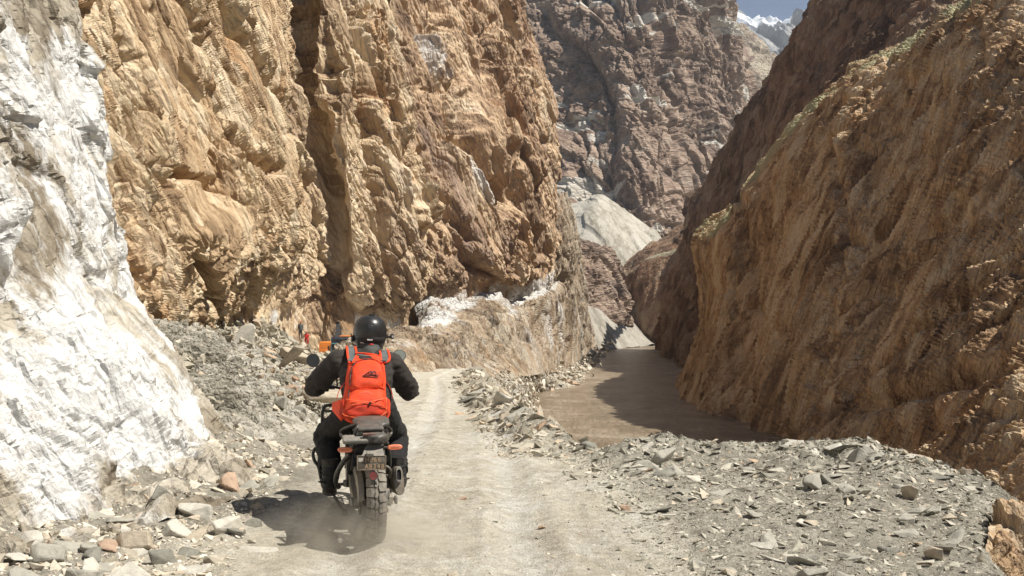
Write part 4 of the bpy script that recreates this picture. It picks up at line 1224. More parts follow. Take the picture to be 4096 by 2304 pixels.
# ================================================================== MOTORCYCLE
BX, BY, BRZ = -1.03, 7.42, R(13)
_c, _s = math.cos(BRZ), math.sin(BRZ)
def LB(px, py, yl):
    """bike-frame point (x right, y forward, z up) in the plane y = yl on the sight line of column px, row py"""
    k = (px - CX) / FPX
    d = (yl - _s * BX + _c * BY) / (_c - _s * k)
    dx, dy = k * d - BX, d - BY
    return Vector((_c * dx + _s * dy, yl, EYE + (HY - py) / FPX * d))
def Z3(x, y, yl): return LB((1200 + x / 2.588) / 4, (1640 + y / 2.588) / 4, yl)
def Z2(x, y, yl): return LB((1180 + x / 2.787) / 4, (1220 + y / 2.787) / 4, yl)

def spline(pts, n=6, closed=False):
    P = [Vector(p) for p in pts]
    out = []
    m = len(P)
    rng = range(m if closed else m - 1)
    for i in rng:
        p1, p2 = P[i], P[(i + 1) % m]
        p0 = P[i - 1] if (closed or i > 0) else p1 + (p1 - p2)
        p3 = P[(i + 2) % m] if (closed or i + 2 < m) else p2 + (p2 - p1)
        for k in range(n):
            t = k / n
            out.append(0.5 * ((2 * p1) + (p2 - p0) * t + (2 * p0 - 5 * p1 + 4 * p2 - p3) * t * t + (3 * p1 - p0 - 3 * p2 + p3) * t ** 3))
    if not closed:
        out.append(P[-1])
    return out

class MB:
    """gathers shapes for ONE mesh object"""
    def __init__(self):
        self.bm = bmesh.new()
    def box(self, c, size, rot=(0, 0, 0), bevel=0.0, segs=2, taper=None):
        r = bmesh.ops.create_cube(self.bm, size=1.0)
        vs = r['verts']
        M = Euler([R(a) for a in rot]).to_matrix()
        for v in vs:
            p = Vector((v.co.x * size[0], v.co.y * size[1], v.co.z * size[2]))
            if taper:
                f = 1 + (taper - 1) * (v.co.z + 0.5)
                p.x *= f; p.y *= f
            v.co = M @ p + Vector(c)
        if bevel:
            es = list({e for v in vs for e in v.link_edges})
            bmesh.ops.bevel(self.bm, geom=es, offset=bevel, segments=segs, affect='EDGES', profile=0.5)
        return self
    def tube(self, pts, r, segs=8, closed=False, sm=0, flat=1.0, up=None, caps=True):
        P = spline(pts, sm, closed) if sm else [Vector(p) for p in pts]
        n = len(P)
        rr = r if isinstance(r, (list, tuple)) else [r] * len(pts)
        def rad(i):
            t = i / max(1, n - 1) * (len(rr) - 1)
            k = min(int(t), len(rr) - 2) if len(rr) > 1 else 0
            return rr[k] + (rr[min(k + 1, len(rr) - 1)] - rr[k]) * (t - k)
        rings = []
        ref = Vector(up) if up else Vector((0.13, 0.2, 1)).normalized()
        for i in range(n):
            a = P[i - 1] if (i > 0 or closed) else P[i]
            b = P[(i + 1) % n] if (i < n - 1 or closed) else P[i]
            t = (b - a).normalized()
            if abs(t.dot(ref)) > 0.97:
                ref = Vector((1, 0.2, 0.1)).normalized()
            u = t.cross(ref).normalized()
            w = u.cross(t).normalized()
            q = rad(i)
            rings.append([self.bm.verts.new(P[i] + (u * math.cos(2 * math.pi * k / segs) + w * math.sin(2 * math.pi * k / segs) * flat) * q) for k in range(segs)])
        for i in range(n if closed else n - 1):
            A, B = rings[i], rings[(i + 1) % n]
            for k in range(segs):
                self.bm.faces.new((A[k], A[(k + 1) % segs], B[(k + 1) % segs], B[k]))
        if not closed and caps:
            self.bm.faces.new(rings[0][::-1])
            self.bm.faces.new(rings[-1])
        return self
    def cyl(self, a, b, r, segs=14, r2=None):
        return self.tube([a, b], [r, r if r2 is None else r2], segs)
    def ball(self, c, r, sub=3, rot=(0, 0, 0)):
        res = bmesh.ops.create_icosphere(self.bm, subdivisions=sub, radius=1.0)
        M = Euler([R(a) for a in rot]).to_matrix()
        rv = r if isinstance(r, (tuple, list)) else (r, r, r)
        for v in res['verts']:
            v.co = M @ Vector((v.co.x * rv[0], v.co.y * rv[1], v.co.z * rv[2])) + Vector(c)
        return self
    def loft(self, rings, closed=True, caps=True):
        R_ = [[self.bm.verts.new(p) for p in ring] for ring in rings]
        m = len(R_[0])
        for A, B in zip(R_[:-1], R_[1:]):
            for k in range(m if closed else m - 1):
                self.bm.faces.new((A[k], A[(k + 1) % m], B[(k + 1) % m], B[k]))
        if caps and closed:
            self.bm.faces.new(R_[0][::-1]); self.bm.faces.new(R_[-1])
        return self
    def prism(self, poly, off):
        """flat outline poly thickened by the vector off"""
        a = [self.bm.verts.new(p) for p in poly]
        b = [self.bm.verts.new(Vector(p) + Vector(off)) for p in poly]
        self.bm.faces.new(a[::-1]); self.bm.faces.new(b)
        for k in range(len(a)):
            self.bm.faces.new((a[k], a[(k + 1) % len(a)], b[(k + 1) % len(a)], b[k]))
        return self
    def lathe_x(self, c, prof, segs=48):
        """profile [(x, r)] turned about the x axis through c"""
        rings = []
        for k in range(segs):
            a = 2 * math.pi * k / segs
            rings.append([self.bm.verts.new((c[0] + x, c[1] + r * math.cos(a), c[2] + r * math.sin(a))) for x, r in prof])
        for k in range(segs):
            A, B = rings[k], rings[(k + 1) % segs]
            for i in range(len(prof) - 1):
                self.bm.faces.new((A[i], A[i + 1], B[i + 1], B[i]))
        return self
    def build(self, name, mat, parent=None, smooth_angle=40, sub=0):
        bm = self.bm
        bmesh.ops.recalc_face_normals(bm, faces=bm.faces)
        if smooth_angle:
            for f in bm.faces:
                f.smooth = True
            lim = R(smooth_angle)
            for e in bm.edges:
                if len(e.link_faces) == 2 and e.calc_face_angle(0) > lim:
                    e.smooth = False
        me = bpy.data.meshes.new(name)
        bm.to_mesh(me)
        bm.free()
        o = link(name, me, mat, parent)
        return o

def plain(name, col, rough=0.5, metal=0.0, spec=0.5, dirt=None, dirt_amt=0.5, scale=9, bump=0.0, coat=0.0):
    """one material of a made thing, with dust caught on it where DIRT is a colour"""
    t = NT(name)
    g = t.noise(t.coord(), scale, 6, 0.65)
    c = t.mix(t.ramp(g, [(0.3, 0.0), (0.7, 1.0)]), tuple(x * 0.85 for x in col), tuple(min(1, x * 1.12) for x in col))
    if dirt is not None:
        nm = t.n('ShaderNodeNewGeometry')
        sp = t.n('ShaderNodeSeparateXYZ')
        t.l(nm.outputs['Normal'], sp.inputs[0])
        up = t.math('MULTIPLY', t.math('ADD', sp.outputs[2], 0.35), 0.55)
        d = t.ramp(t.math('ADD', t.noise(t.coord(), scale * 1.7, 7, 0.72), t.math('MULTIPLY', up, 0.25)), [(0.42, 0.0), (0.75, 1.0)])
        c = t.mix(t.math('MULTIPLY', d, dirt_amt), c, dirt)
    t.set(Base_Color=c, Roughness=rough, Metallic=metal, Specular_IOR_Level=spec, Coat_Weight=coat)
    if bump:
        t.bump(t.noise(t.coord(), scale * 6, 5, 0.7), bump, 0.004)
    return t.m
DUST = (0.36, 0.31, 0.245)
M_TYRE = plain('dusty_tyre_rubber', (0.12, 0.108, 0.092), 0.9, dirt=(0.30, 0.265, 0.215), dirt_amt=0.85, scale=14, bump=0.3)
M_GROOVE = plain('tyre_groove_rubber', (0.10, 0.088, 0.072), 0.95, dirt=(0.22, 0.19, 0.15), dirt_amt=0.6)
M_BLACKP = plain('black_plastic', (0.020, 0.019, 0.018), 0.5, dirt=DUST, dirt_amt=0.25, scale=12)
M_GREYP = plain('grey_dusty_plastic', (0.13, 0.13, 0.12), 0.6, dirt=DUST, dirt_amt=0.55, scale=10)
M_STEEL = plain('dusty_steel', (0.30, 0.29, 0.27), 0.45, 0.7, dirt=DUST, dirt_amt=0.6, scale=16)
M_BLACKM = plain('black_metal', (0.022, 0.022, 0.022), 0.4, 0.2, dirt=DUST, dirt_amt=0.25, scale=14)
M_ARM = plain('dusty_swingarm', (0.24, 0.215, 0.175), 0.6, 0.2, dirt=(0.42, 0.37, 0.29), dirt_amt=0.7, scale=8)
M_MUFF = plain('dusty_muffler', (0.16, 0.135, 0.105), 0.55, 0.4, dirt=(0.36, 0.30, 0.23), dirt_amt=0.7, scale=7)
M_SEAT = plain('seat_vinyl', (0.024, 0.023, 0.022), 0.5, dirt=DUST, dirt_amt=0.3, scale=9, bump=0.2)
M_INDIC = plain('orange_indicator', (0.85, 0.20, 0.085), 0.3, dirt=(0.7, 0.4, 0.3), dirt_amt=0.35, scale=20)
M_INDIN = plain('indicator_core', (0.45, 0.16, 0.09), 0.3)
M_REFL = plain('red_reflector', (0.42, 0.055, 0.06), 0.35, dirt=(0.4, 0.26, 0.22), dirt_amt=0.5, scale=30)
M_PLATE = plain('black_number_plate', (0.045, 0.038, 0.030), 0.6, dirt=(0.22, 0.18, 0.13), dirt_amt=0.6, scale=18)
M_CHAR = plain('yellow_plate_letters', (0.36, 0.235, 0.125), 0.6, dirt=(0.20, 0.165, 0.125), dirt_amt=0.7, scale=60)
M_MIRR = plain('mirror_glass', (0.55, 0.55, 0.55), 0.05, 1.0)
M_MIRR2 = plain('mirror_dark_reflection', (0.035, 0.036, 0.042), 0.25, 0.0)  # dark reflection of the left mirror painted into its base colour
M_ORANGEP = plain('orange_plastic', (0.65, 0.20, 0.04), 0.4, dirt=DUST, dirt_amt=0.3)

def build_bike():
    root = empty('motorcycle', (BX, BY, gz(BX, BY) - 0.012), BRZ)
    tag(root, 'dusty black adventure motorcycle ridden away along the gravel road', 'motorcycle')
    RC, RR, RW = Vector((0, 0, 0.325)), 0.318, 0.078
    # ---- rear wheel
    m = MB()
    m.lathe_x(RC, [(-0.055, 0.205), (-0.062, 0.222), (-0.05, 0.212), (-0.02, 0.19), (0.02, 0.19), (0.05, 0.212), (0.062, 0.222), (0.055, 0.205), (0.02, 0.178), (-0.02, 0.178), (-0.055, 0.205)], 56)
    m.lathe_x(RC, [(-0.075, 0.0), (-0.075, 0.04), (-0.03, 0.05), (0.03, 0.05), (0.075, 0.04), (0.075, 0.0)], 24)
    wheel = m.build('rear_wheel', M_BLACKM, root)
    for k in range(10):
        a = 2 * math.pi * k / 10
        p0 = RC + Vector((0.03 * (-1) ** k, 0.045 * math.cos(a), 0.045 * math.sin(a)))
        p1 = RC + Vector((0.0, 0.185 * math.cos(a + 0.2), 0.185 * math.sin(a + 0.2)))
        MB().cyl(p0, p1, 0.009, 8).build('spoke', M_BLACKM, wheel)
    prof = [(-0.058, 0.212), (-0.074, 0.235), (-0.080, 0.262), (-0.077, 0.282), (-0.062, 0.300), (-0.035, 0.3085), (0, 0.311), (0.035, 0.3085), (0.062, 0.300), (0.077, 0.282), (0.080, 0.262), (0.074, 0.235), (0.058, 0.212)]
    prof = [(x * 0.83, r) for x, r in prof]
    MB().lathe_x(RC, prof, 72).build('tyre', M_GROOVE, wheel, 60)
    # tread blocks: two angled shoulder blocks and an interlocking centre block per pitch
    def on_tyre(x, a, h=0.0):
        t = x / 0.080
        x = x * 0.83
        r = 0.311 - 0.010 * abs(t) ** 2.2 - 0.016 * abs(t) ** 7 + h
        return RC + Vector((x * (1 + 0.12 * h / 0.01 * abs(t) ** 4), r * math.cos(a), r * math.sin(a)))
    m = MB()
    NP = 26
    dp = 2 * math.pi / NP
    def block(poly, a0, h=0.0085):
        # outline (x, fraction of pitch); split along x so that the block follows the crown
        lo = [m.bm.verts.new(on_tyre(x, a0 + f * dp, -0.002)) for x, f in poly]
        cx_ = sum(p[0] for p in poly) / len(poly); cf = sum(p[1] for p in poly) / len(poly)
        hi = [m.bm.verts.new(on_tyre(cx_ + (x - cx_) * 0.965, a0 + (cf + (f - cf) * 0.965) * dp, h)) for x, f in poly]
        cv = m.bm.verts.new(on_tyre(cx_, a0 + cf * dp, h + 0.0012))
        n = len(poly)
        for k in range(n):
            m.bm.faces.new((lo[k], lo[(k + 1) % n], hi[(k + 1) % n], hi[k]))
            m.bm.faces.new((hi[k], hi[(k + 1) % n], cv))
    for k in range(NP):
        a0 = k * dp
        for sgn in (-1, 1):
            off = 0.0 if sgn < 0 else 0.5
            g = 0.015
            block([(sgn * 0.081, off + 0.02 + g), (sgn * 0.050, off + 0.10 + g), (sgn * 0.021, off + 0.30 + g), (sgn * 0.017, off + 0.62), (sgn * 0.026, off + 1.02),
                   (sgn * 0.052, off + 1.03 - g), (sgn * 0.081, off + 0.96 - g)], a0)
        block([(-0.0155, 0.44), (-0.0115, 0.68), (-0.0175, 1.02), (0.0, 1.12), (0.0105, 0.98), (0.0155, 0.80), (0.0120, 0.55), (0.0, 0.28)], a0)
    m.build('tread', M_TYRE, wheel, 25)
    MB().lathe_x(RC + Vector((0.092, 0, 0)), [(-0.002, 0.075), (-0.002, 0.115), (0.002, 0.115), (0.002, 0.075), (-0.002, 0.075)], 40).build('brake_disc', M_STEEL, wheel)
    MB().lathe_x(RC + Vector((-0.098, 0, 0)), [(-0.003, 0.05), (-0.003, 0.098), (0.003, 0.098), (0.003, 0.05), (-0.003, 0.05)], 40).build('sprocket', M_STEEL, wheel)
    # ---- front wheel
    FC = Vector((0, 1.43, 0.345))
    m = MB()
    m.lathe_x(FC, [(-0.04, 0.235), (-0.046, 0.25), (-0.02, 0.225), (0.02, 0.225), (0.046, 0.25), (0.04, 0.235), (-0.04, 0.235)], 48)
    m.lathe_x(FC, [(-0.06, 0.0), (-0.06, 0.035), (0.06, 0.035), (0.06, 0.0)], 20)
    fw = m.build('front_wheel', M_BLACKM, root)
    for k in range(8):
        a = 2 * math.pi * k / 8
        MB().cyl(FC + Vector((0.02 * (-1) ** k, 0.03 * math.cos(a), 0.03 * math.sin(a))), FC + Vector((0, 0.226 * math.cos(a + .2), 0.226 * math.sin(a + .2))), 0.008, 8).build('spoke', M_BLACKM, fw)
    MB().lathe_x(FC, [(-0.045, 0.245), (-0.055, 0.27), (-0.052, 0.305), (-0.03, 0.338), (0, 0.345), (0.03, 0.338), (0.052, 0.305), (0.055, 0.27), (0.045, 0.245)], 64).build('tyre', M_TYRE, fw, 60)
    # ---- swingarm, chain, guards
    m = MB()
    m.loft([[Vector((x, y, z)) for x, z in ((-0.150, zc - h), (-0.112, zc - h), (-0.112, zc + h), (-0.150, zc + h))] for y, zc, h in ((-0.07, 0.325, 0.026), (0.0, 0.325, 0.034), (0.2, 0.36, 0.042), (0.46, 0.415, 0.05))])
    m.loft([[Vector((x, y, z)) for x, z in ((0.112, zc - h), (0.140, zc - h), (0.140, zc + h), (0.112, zc + h))] for y, zc, h in ((-0.07, 0.325, 0.026), (0.0, 0.325, 0.034), (0.2, 0.36, 0.042), (0.46, 0.415, 0.05))])
    m.cyl((-0.165, 0, 0.325), (0.16, 0, 0.325), 0.013, 12)
    m.cyl((-0.15, 0.46, 0.415), (0.14, 0.46, 0.415), 0.035, 14)
    arm = m.build('swingarm', M_ARM, root)
    m = MB()
    for s_ in (-1, 1):
        m.box((s_ * 0.163, -0.045, 0.325), (0.02, 0.07, 0.055), bevel=0.006)
        m.cyl((s_ * 0.17, 0, 0.325), (s_ * 0.18, 0, 0.325), 0.017, 6)
    m.build('axle_block', M_STEEL, arm)
    # chain as links round the sprocket and along both runs
    m = MB()
    path = [Vector((-0.098, 0.098 * math.cos(R(a)) , 0.325 + 0.098 * math.sin(R(a)))) for a in range(85, 286, 10)]
    path = [Vector((-0.098, 0.5, 0.47))] + path + [Vector((-0.098, 0.5, 0.395))]
    L_, pts = 0.0, []
    dens = []
    for a, b in zip(path[:-1], path[1:]):
        n = max(1, int((b - a).length / 0.016))
        dens += [a + (b - a) * (k / n) for k in range(n)]
    for k in range(len(dens) - 1):
        a, b = dens[k], dens[k + 1]
        d = (b - a).normalized()
        ang = math.degrees(math.atan2(d.z, d.y))
        w = 0.019 if k % 2 else 0.013
        m.box((a + b) * 0.5, (w, 0.0145, 0.013), (ang, 0, 0), 0.002, 1)
    m.build('chain', plain('dusty_chain', (0.10, 0.085, 0.065), 0.6, 0.5, dirt=DUST, dirt_amt=0.5, scale=30), root)
    m = MB()
    m.loft([[Vector(p) for p in ((-0.128, y, z - 0.035), (-0.118, y, z), (-0.080, y, z + 0.004), (-0.076, y, z - 0.01))] for y, z in ((-0.165, 0.365), (-0.14, 0.435), (-0.06, 0.485), (0.08, 0.505), (0.30, 0.53))])
    m.build('chain_guard', M_ARM, root)
    m = MB()
    for k, (y, z, hw) in enumerate(()):
        pass
    hug = []
    for a in range(20, 130, 10):
        y, z = 0.365 * math.cos(R(a)), 0.325 + 0.365 * math.sin(R(a))
        hug.append([Vector((x, y, z + zz)) for x, zz in ((-0.075, -0.03), (-0.06, 0.0), (0, 0.012), (0.06, 0.0), (0.075, -0.03))])
    m.loft(hug, closed=False, caps=False)
    hg = m.build('rear_hugger', M_BLACKP, root)
    md = hg.modifiers.new('thick', 'SOLIDIFY'); md.thickness = 0.004
    # ---- engine, frame, pegs
    m = MB()
    m.box((0, 0.66, 0.42), (0.26, 0.34, 0.24), (0, 0, 0), 0.03)
    m.cyl((-0.16, 0.60, 0.42), (0.15, 0.60, 0.42), 0.10, 20)
    m.box((0, 0.78, 0.60), (0.18, 0.18, 0.22), (-18, 0, 0), 0.02)
    for k in range(5):
        m.box((0, 0.76 + 0.012 * k, 0.55 + 0.03 * k), (0.215, 0.2, 0.008), (-18, 0, 0))
    m.build('engine', M_BLACKM, root)
    m = MB()
    for s_ in (-1, 1):
        m.tube([(s_ * 0.11, 0.42, 0.40), (s_ * 0.12, 0.50, 0.62), (s_ * 0.11, 0.72, 0.80), (s_ * 0.04, 1.08, 0.92)], 0.018, 8, sm=5)
        m.tube([(s_ * 0.12, 0.50, 0.62), (s_ * 0.115, 0.25, 0.70), (s_ * 0.09, -0.12, 0.80)], 0.013, 8, sm=5)
        m.tube([(s_ * 0.115, 0.40, 0.80), (s_ * 0.10, 0.10, 0.83), (s_ * 0.085, -0.16, 0.85)], 0.013, 8, sm=5)
        m.tube([(s_ * 0.14, 0.46, 0.45), (s_ * 0.155, 0.34, 0.50), (s_ * 0.15, 0.26, 0.62), (s_ * 0.125, 0.20, 0.72)], 0.013, 8, sm=5)
    m.build('frame', M_BLACKM, root)
    for s_ in (-1, 1):
        m = MB()
        m.box((s_ * 0.245, 0.60, 0.345), (0.13, 0.05, 0.018), (0, 0, 0), 0.005)
        m.box((s_ * 0.165, 0.58, 0.355), (0.04, 0.07, 0.05), (0, 0, 0), 0.008)
        m.build('foot_peg', M_STEEL, root)
    MB().tube([Z3(1030, 690, 0.33), Z3(1080, 700, 0.32), Z3(1135, 692, 0.30)], [0.012, 0.014, 0.007], 8, flat=0.7).build('pillion_peg', M_BLACKM, root)
    MB().tube([Z3(265, 735, 0.33), Z3(230, 728, 0.32), Z3(192, 728, 0.30)], [0.012, 0.013, 0.008], 8, flat=0.7).build('pillion_peg', M_BLACKM, root)
    m = MB()
    m.tube([Z3(330, 830, 0.5), Z3(370, 900, 0.47), Z3(420, 990, 0.42), Z3(470, 1040, 0.38)], 0.012, 8, sm=4)
    m.box(Z3(458, 1045, 0.36), (0.05, 0.045, 0.045), (0, 0, 10), 0.006)
    m.build('side_stand', M_BLACKM, root)
    # lower left clutter: hose, peg bracket
    MB().tube([Z3(515, 440, 0.10), Z3(450, 520, 0.15), Z3(385, 640, 0.22), Z3(370, 730, 0.26), Z3(405, 790, 0.28)], 0.019, 9, sm=5).build('frame_tube', M_BLACKM, root)
    # right rear: caliper, mount, exhaust link
    m = MB()
    m.box(Z3(870, 740, 0.02), (0.035, 0.07, 0.09), (15, 0, 0), 0.008)
    m.box(Z3(900, 850, -0.03), (0.04, 0.05, 0.07), (0, 0, 0), 0.006)
    m.box(Z3(905, 935, -0.04), (0.055, 0.055, 0.05), (0, 0, 0), 0.008)
    m.box(Z3(880, 1020, -0.02), (0.045, 0.05, 0.035), (0, 0, 0), 0.005)
    m.build('brake_caliper', M_GREYP, root)
    MB().tube([Z3(890, 560, 0.05), Z3(930, 590, 0.06), Z3(950, 640, 0.08), Z3(930, 690, 0.10)], 0.008, 7, sm=5).build('brake_hose', M_STEEL, root)
    # ---- muffler on the right
    ax0, ax1 = Vector((0.185, 0.62, 0.36)), Vector((0.195, 0.02, 0.455))
    m = MB()
    rings = []
    for t, hw, hh, sh in ((0, 0.025, 0.03, 0), (0.25, 0.036, 0.05, 0), (0.55, 0.044, 0.085, 0), (0.92, 0.042, 0.105, 0), (1.0, 0.036, 0.098, 0)):
        c = ax0.lerp(ax1, t)
        ring = []
        for k in range(20):
            a = 2 * math.pi * k / 20
            cx_, sz_ = math.copysign(abs(math.cos(a)) ** 0.6, math.cos(a)) * hw, math.copysign(abs(math.sin(a)) ** 0.6, math.sin(a)) * hh
            ring.append(c + Vector((cx_ + 0.22 * sz_ * -0.3, 0.25 * sz_, sz_)))
        rings.append(ring)
    m.loft(rings)
    muf = m.build('muffler', M_MUFF, root)
    m = MB()
    top = ax1 + Vector((-0.002, -0.004, 0.045))
    ring = lambda s_, dy: [top + Vector((math.copysign(abs(math.cos(2 * math.pi * k / 16)) ** .6, math.cos(2 * math.pi * k / 16)) * 0.017 * s_, dy + 0.012 * math.sin(2 * math.pi * k / 16) * s_,
                           math.copysign(abs(math.sin(2 * math.pi * k / 16)) ** .6, math.sin(2 * math.pi * k / 16)) * 0.040 * s_)) for k in range(16)]
    m.loft([ring(1.45, 0.01), ring(1.35, -0.010), ring(1.0, -0.012), ring(0.95, 0.004)], caps=False)
    m.build('tail_pipe', M_GREYP, muf)
    m = MB()
    m.loft([ring(0.97, 0.0), ring(0.93, 0.006)])
    m.build('pipe_opening', plain('pipe_mouth_black', (0.008, 0.008, 0.008), 0.9), muf)  # solid black plug drawn as the hollow pipe mouth
    m = MB()
    m.tube([(0.05, 0.9, 0.5), (0.08, 0.95, 0.3), (0.14, 0.8, 0.26), (0.18, 0.62, 0.35)], 0.022, 10, sm=5)
    m.build('exhaust_pipe', M_STEEL, root)
    # ---- tail, seat, rack
    m = MB()
    m.loft([[Vector((hw * math.copysign(abs(math.cos(a)) ** 0.7, math.cos(a)), y, zc + hh * math.copysign(abs(math.sin(a)) ** 0.8, math.sin(a)))) for a in [2 * math.pi * k / 18 for k in range(18)]]
            for y, zc, hw, hh in ((-0.235, 0.80, 0.03, 0.02), (-0.20, 0.80, 0.085, 0.045), (-0.05, 0.80, 0.118, 0.06), (0.25, 0.80, 0.125, 0.06), (0.5, 0.78, 0.11, 0.05))])
    tail = m.build('tail_body', M_BLACKP, root)
    m = MB()
    m.loft([[Vector((hw * math.copysign(abs(math.cos(a)) ** 0.6, math.cos(a)), y, zc + hh * math.copysign(abs(math.sin(a)) ** 0.7, math.sin(a)))) for a in [2 * math.pi * k / 20 for k in range(20)]]
            for y, zc, hw, hh in ((-0.10, 0.875, 0.05, 0.012), (-0.06, 0.885, 0.115, 0.028), (0.15, 0.895, 0.135, 0.032), (0.34, 0.885, 0.135, 0.035), (0.42, 0.845, 0.13, 0.045), (0.70, 0.845, 0.12, 0.04), (0.86, 0.875, 0.09, 0.03))])
    m.build('seat', M_SEAT, root)
    m = MB()      # rear grab rail loop and rack plate
    rail = [Z3(640, 112, -0.02), Z3(560, 140, 0.0), Z3(450, 180, 0.04), Z3(420, 225, 0.05), Z3(455, 265, 0.0), Z3(560, 255, -0.13)]
    m.tube(rail, 0.012, 8, sm=5)
    rail = [Z3(760, 108, -0.02), Z3(850, 130, 0.0), Z3(930, 175, 0.04), Z3(945, 215, 0.05), Z3(915, 255, 0.0), Z3(850, 245, -0.13)]
    m.tube(rail, 0.012, 8, sm=5)
    m.tube([Z3(560, 255, -0.13), Z3(590, 165, -0.12), Z3(640, 112, -0.02), Z3(700, 100, 0.0), Z3(760, 108, -0.02), Z3(850, 165, -0.12), Z3(850, 245, -0.13)], 0.012, 8, sm=4)
    rack = m.build('grab_rail', M_BLACKM, root)
    m = MB()
    c = Z3(728, 150, -0.10)
    m.box(c, (0.185, 0.16, 0.022), (14, 0, 0), 0.009)
    m.box(c + Vector((0, -0.005, -0.035)), (0.19, 0.10, 0.02), (10, 0, 0), 0.008)
    m.build('rack_plate', plain('worn_rack_plate', (0.09, 0.088, 0.082), 0.35, 0.4, dirt=DUST, dirt_amt=0.45, scale=14), rack)
    m = MB()
    m.box(Z3(655, 285, -0.17), (0.30, 0.10, 0.035), (18, 0, 0), 0.014, 3)
    m.build('tail_cowl', M_GREYP, root)
    m = MB()      # rear light lens under the cowl
    m.box(Z3(720, 235, -0.2), (0.10, 0.03, 0.018), (10, 0, 0), 0.006)
    m.build('tail_light', plain('tail_light_lens', (0.10, 0.02, 0.02), 0.3, dirt=DUST, dirt_amt=0.5), root)
    # number plate bracket and plate
    m = MB()
    q = lambda x, y, yl: Z3(x, y, yl)
    rings = [[q(705, 345, -0.16), q(825, 325, -0.16), q(830, 325, -0.08), q(700, 345, -0.08)], [q(668, 390, -0.19), q(858, 385, -0.19), q(860, 385, -0.11), q(665, 390, -0.11)],
             [q(650, 440, -0.275), q(870, 435, -0.275), q(870, 435, -0.20), q(650, 440, -0.20)], [q(620, 470, -0.292), q(872, 465, -0.292), q(872, 465, -0.25), q(620, 470, -0.25)], [q(650, 610, -0.278), q(850, 605, -0.278), q(850, 605, -0.262), q(650, 610, -0.262)]]
    m.loft(rings)
    m.box(q(725, 435, -0.30), (0.05, 0.05, 0.03), (20, 0, 0), 0.008)
    m.build('plate_bracket', M_GREYP, root)
    pc = Z3(740, 530, -0.30)
    prot = (-8, 1.5, 0)
    m = MB()
    m.box(pc, (0.204, 0.004, 0.100), prot, 0.004)
    plate = m.build('number_plate', M_PLATE, root)
    M3 = Euler([R(a) for a in prot]).to_matrix()
    m = MB()
    for sx, sz, cx_, cz_ in ((0.206, 0.006, 0, 0.049), (0.206, 0.006, 0, -0.049), (0.006, 0.100, -0.1005, 0), (0.006, 0.100, 0.1005, 0)):
        m.box(pc + M3 @ Vector((cx_, -0.003, cz_)), (sx, 0.005, sz), prot, 0.0015, 1)
    m.build('plate_rim', plain('plate_rim', (0.15, 0.105, 0.065), 0.6, dirt=DUST, dirt_amt=0.5, scale=30), plate)
    MB().box(pc + M3 @ Vector((-0.075, -0.0035, 0.022)), (0.036, 0.002, 0.026), prot).build('plate_sticker', plain('pale_plate_sticker', (0.42, 0.39, 0.34), 0.6, dirt=DUST, dirt_amt=0.4, scale=40), plate)
    for txt, cx_, cz_ in (('HP66', 0.012, 0.021), ('A8348', 0.022, -0.027)):
        for k, ch in enumerate(txt):
            cu = bpy.data.curves.new('letter', 'FONT')
            cu.body = ch
            cu.size = 0.052
            cu.align_x, cu.align_y = 'CENTER', 'CENTER'
            cu.extrude = 0.0015
            cu.offset = 0.0011
            o = bpy.data.objects.new('tmp', cu)
            COL.objects.link(o)
            bpy.context.view_layer.update()
            me = bpy.data.meshes.new_from_object(o.evaluated_get(bpy.context.evaluated_depsgraph_get()))
            bpy.data.objects.remove(o)
            x0 = cx_ + (k - (len(txt) - 1) / 2) * 0.0285
            T = Matrix.Translation(pc + M3 @ Vector((x0, -0.0035, cz_))) @ M3.to_4x4() @ Euler((R(90), 0, 0)).to_matrix().to_4x4() @ Matrix.Diagonal((0.80, 0.92, 1, 1))
            me.transform(T)
            me.materials.clear()
            link('letter', me, M_CHAR, plate)
    m = MB()
    rc_ = Z3(757, 660, -0.285)
    m.box(rc_ + Vector((0, 0.012, 0.03)), (0.03, 0.012, 0.08))
    m.cyl(rc_ + Vector((0, 0.012, 0)), rc_ + Vector((0, -0.004, 0)), 0.033, 24)
    rf = m.build('reflector_rim', M_GREYP, root)
    m = MB()
    m.cyl(rc_ + Vector((0, 0, 0)), rc_ + Vector((0, -0.008, 0)), 0.028, 24)
    m.build('red_reflector', M_REFL, rf)
    # indicators: stalk, orange surround, darker core
    for (x, y, sx) in ((467, 395, -1), (982, 368, 1)):
        c = Z3(x, y, -0.14)
        inn = Z3(600 if sx < 0 else 850, 385 if sx < 0 else 372, -0.13)
        m = MB()
        m.tube([inn, c + Vector((-sx * 0.045, 0, 0))], [0.010, 0.008], 10)
        ind = m.build('indicator', M_BLACKP, root)
        m = MB()
        def cap(hw, hh, y0):
            return [c + Vector((math.copysign(abs(math.cos(2 * math.pi * k / 20)) ** 0.75, math.cos(2 * math.pi * k / 20)) * hw, y0, math.copysign(abs(math.sin(2 * math.pi * k / 20)) ** 0.8, math.sin(2 * math.pi * k / 20)) * hh + 0.02 * sx * math.cos(2 * math.pi * k / 20) * hw)) for k in range(20)]
        m.loft([cap(0.045, 0.012, 0.02), cap(0.054, 0.0195, 0.008), cap(0.054, 0.0195, -0.008), cap(0.048, 0.014, -0.014)])
        m.build('lens', M_INDIC, ind)
        MB().box(c + Vector((0, -0.0145, 0)), (0.058, 0.003, 0.006), (0, -1.5 * sx, 0), 0.001, 1).build('indicator_core', M_INDIN, ind)
    # ---- tank, fairing, screen, bars
    m = MB()
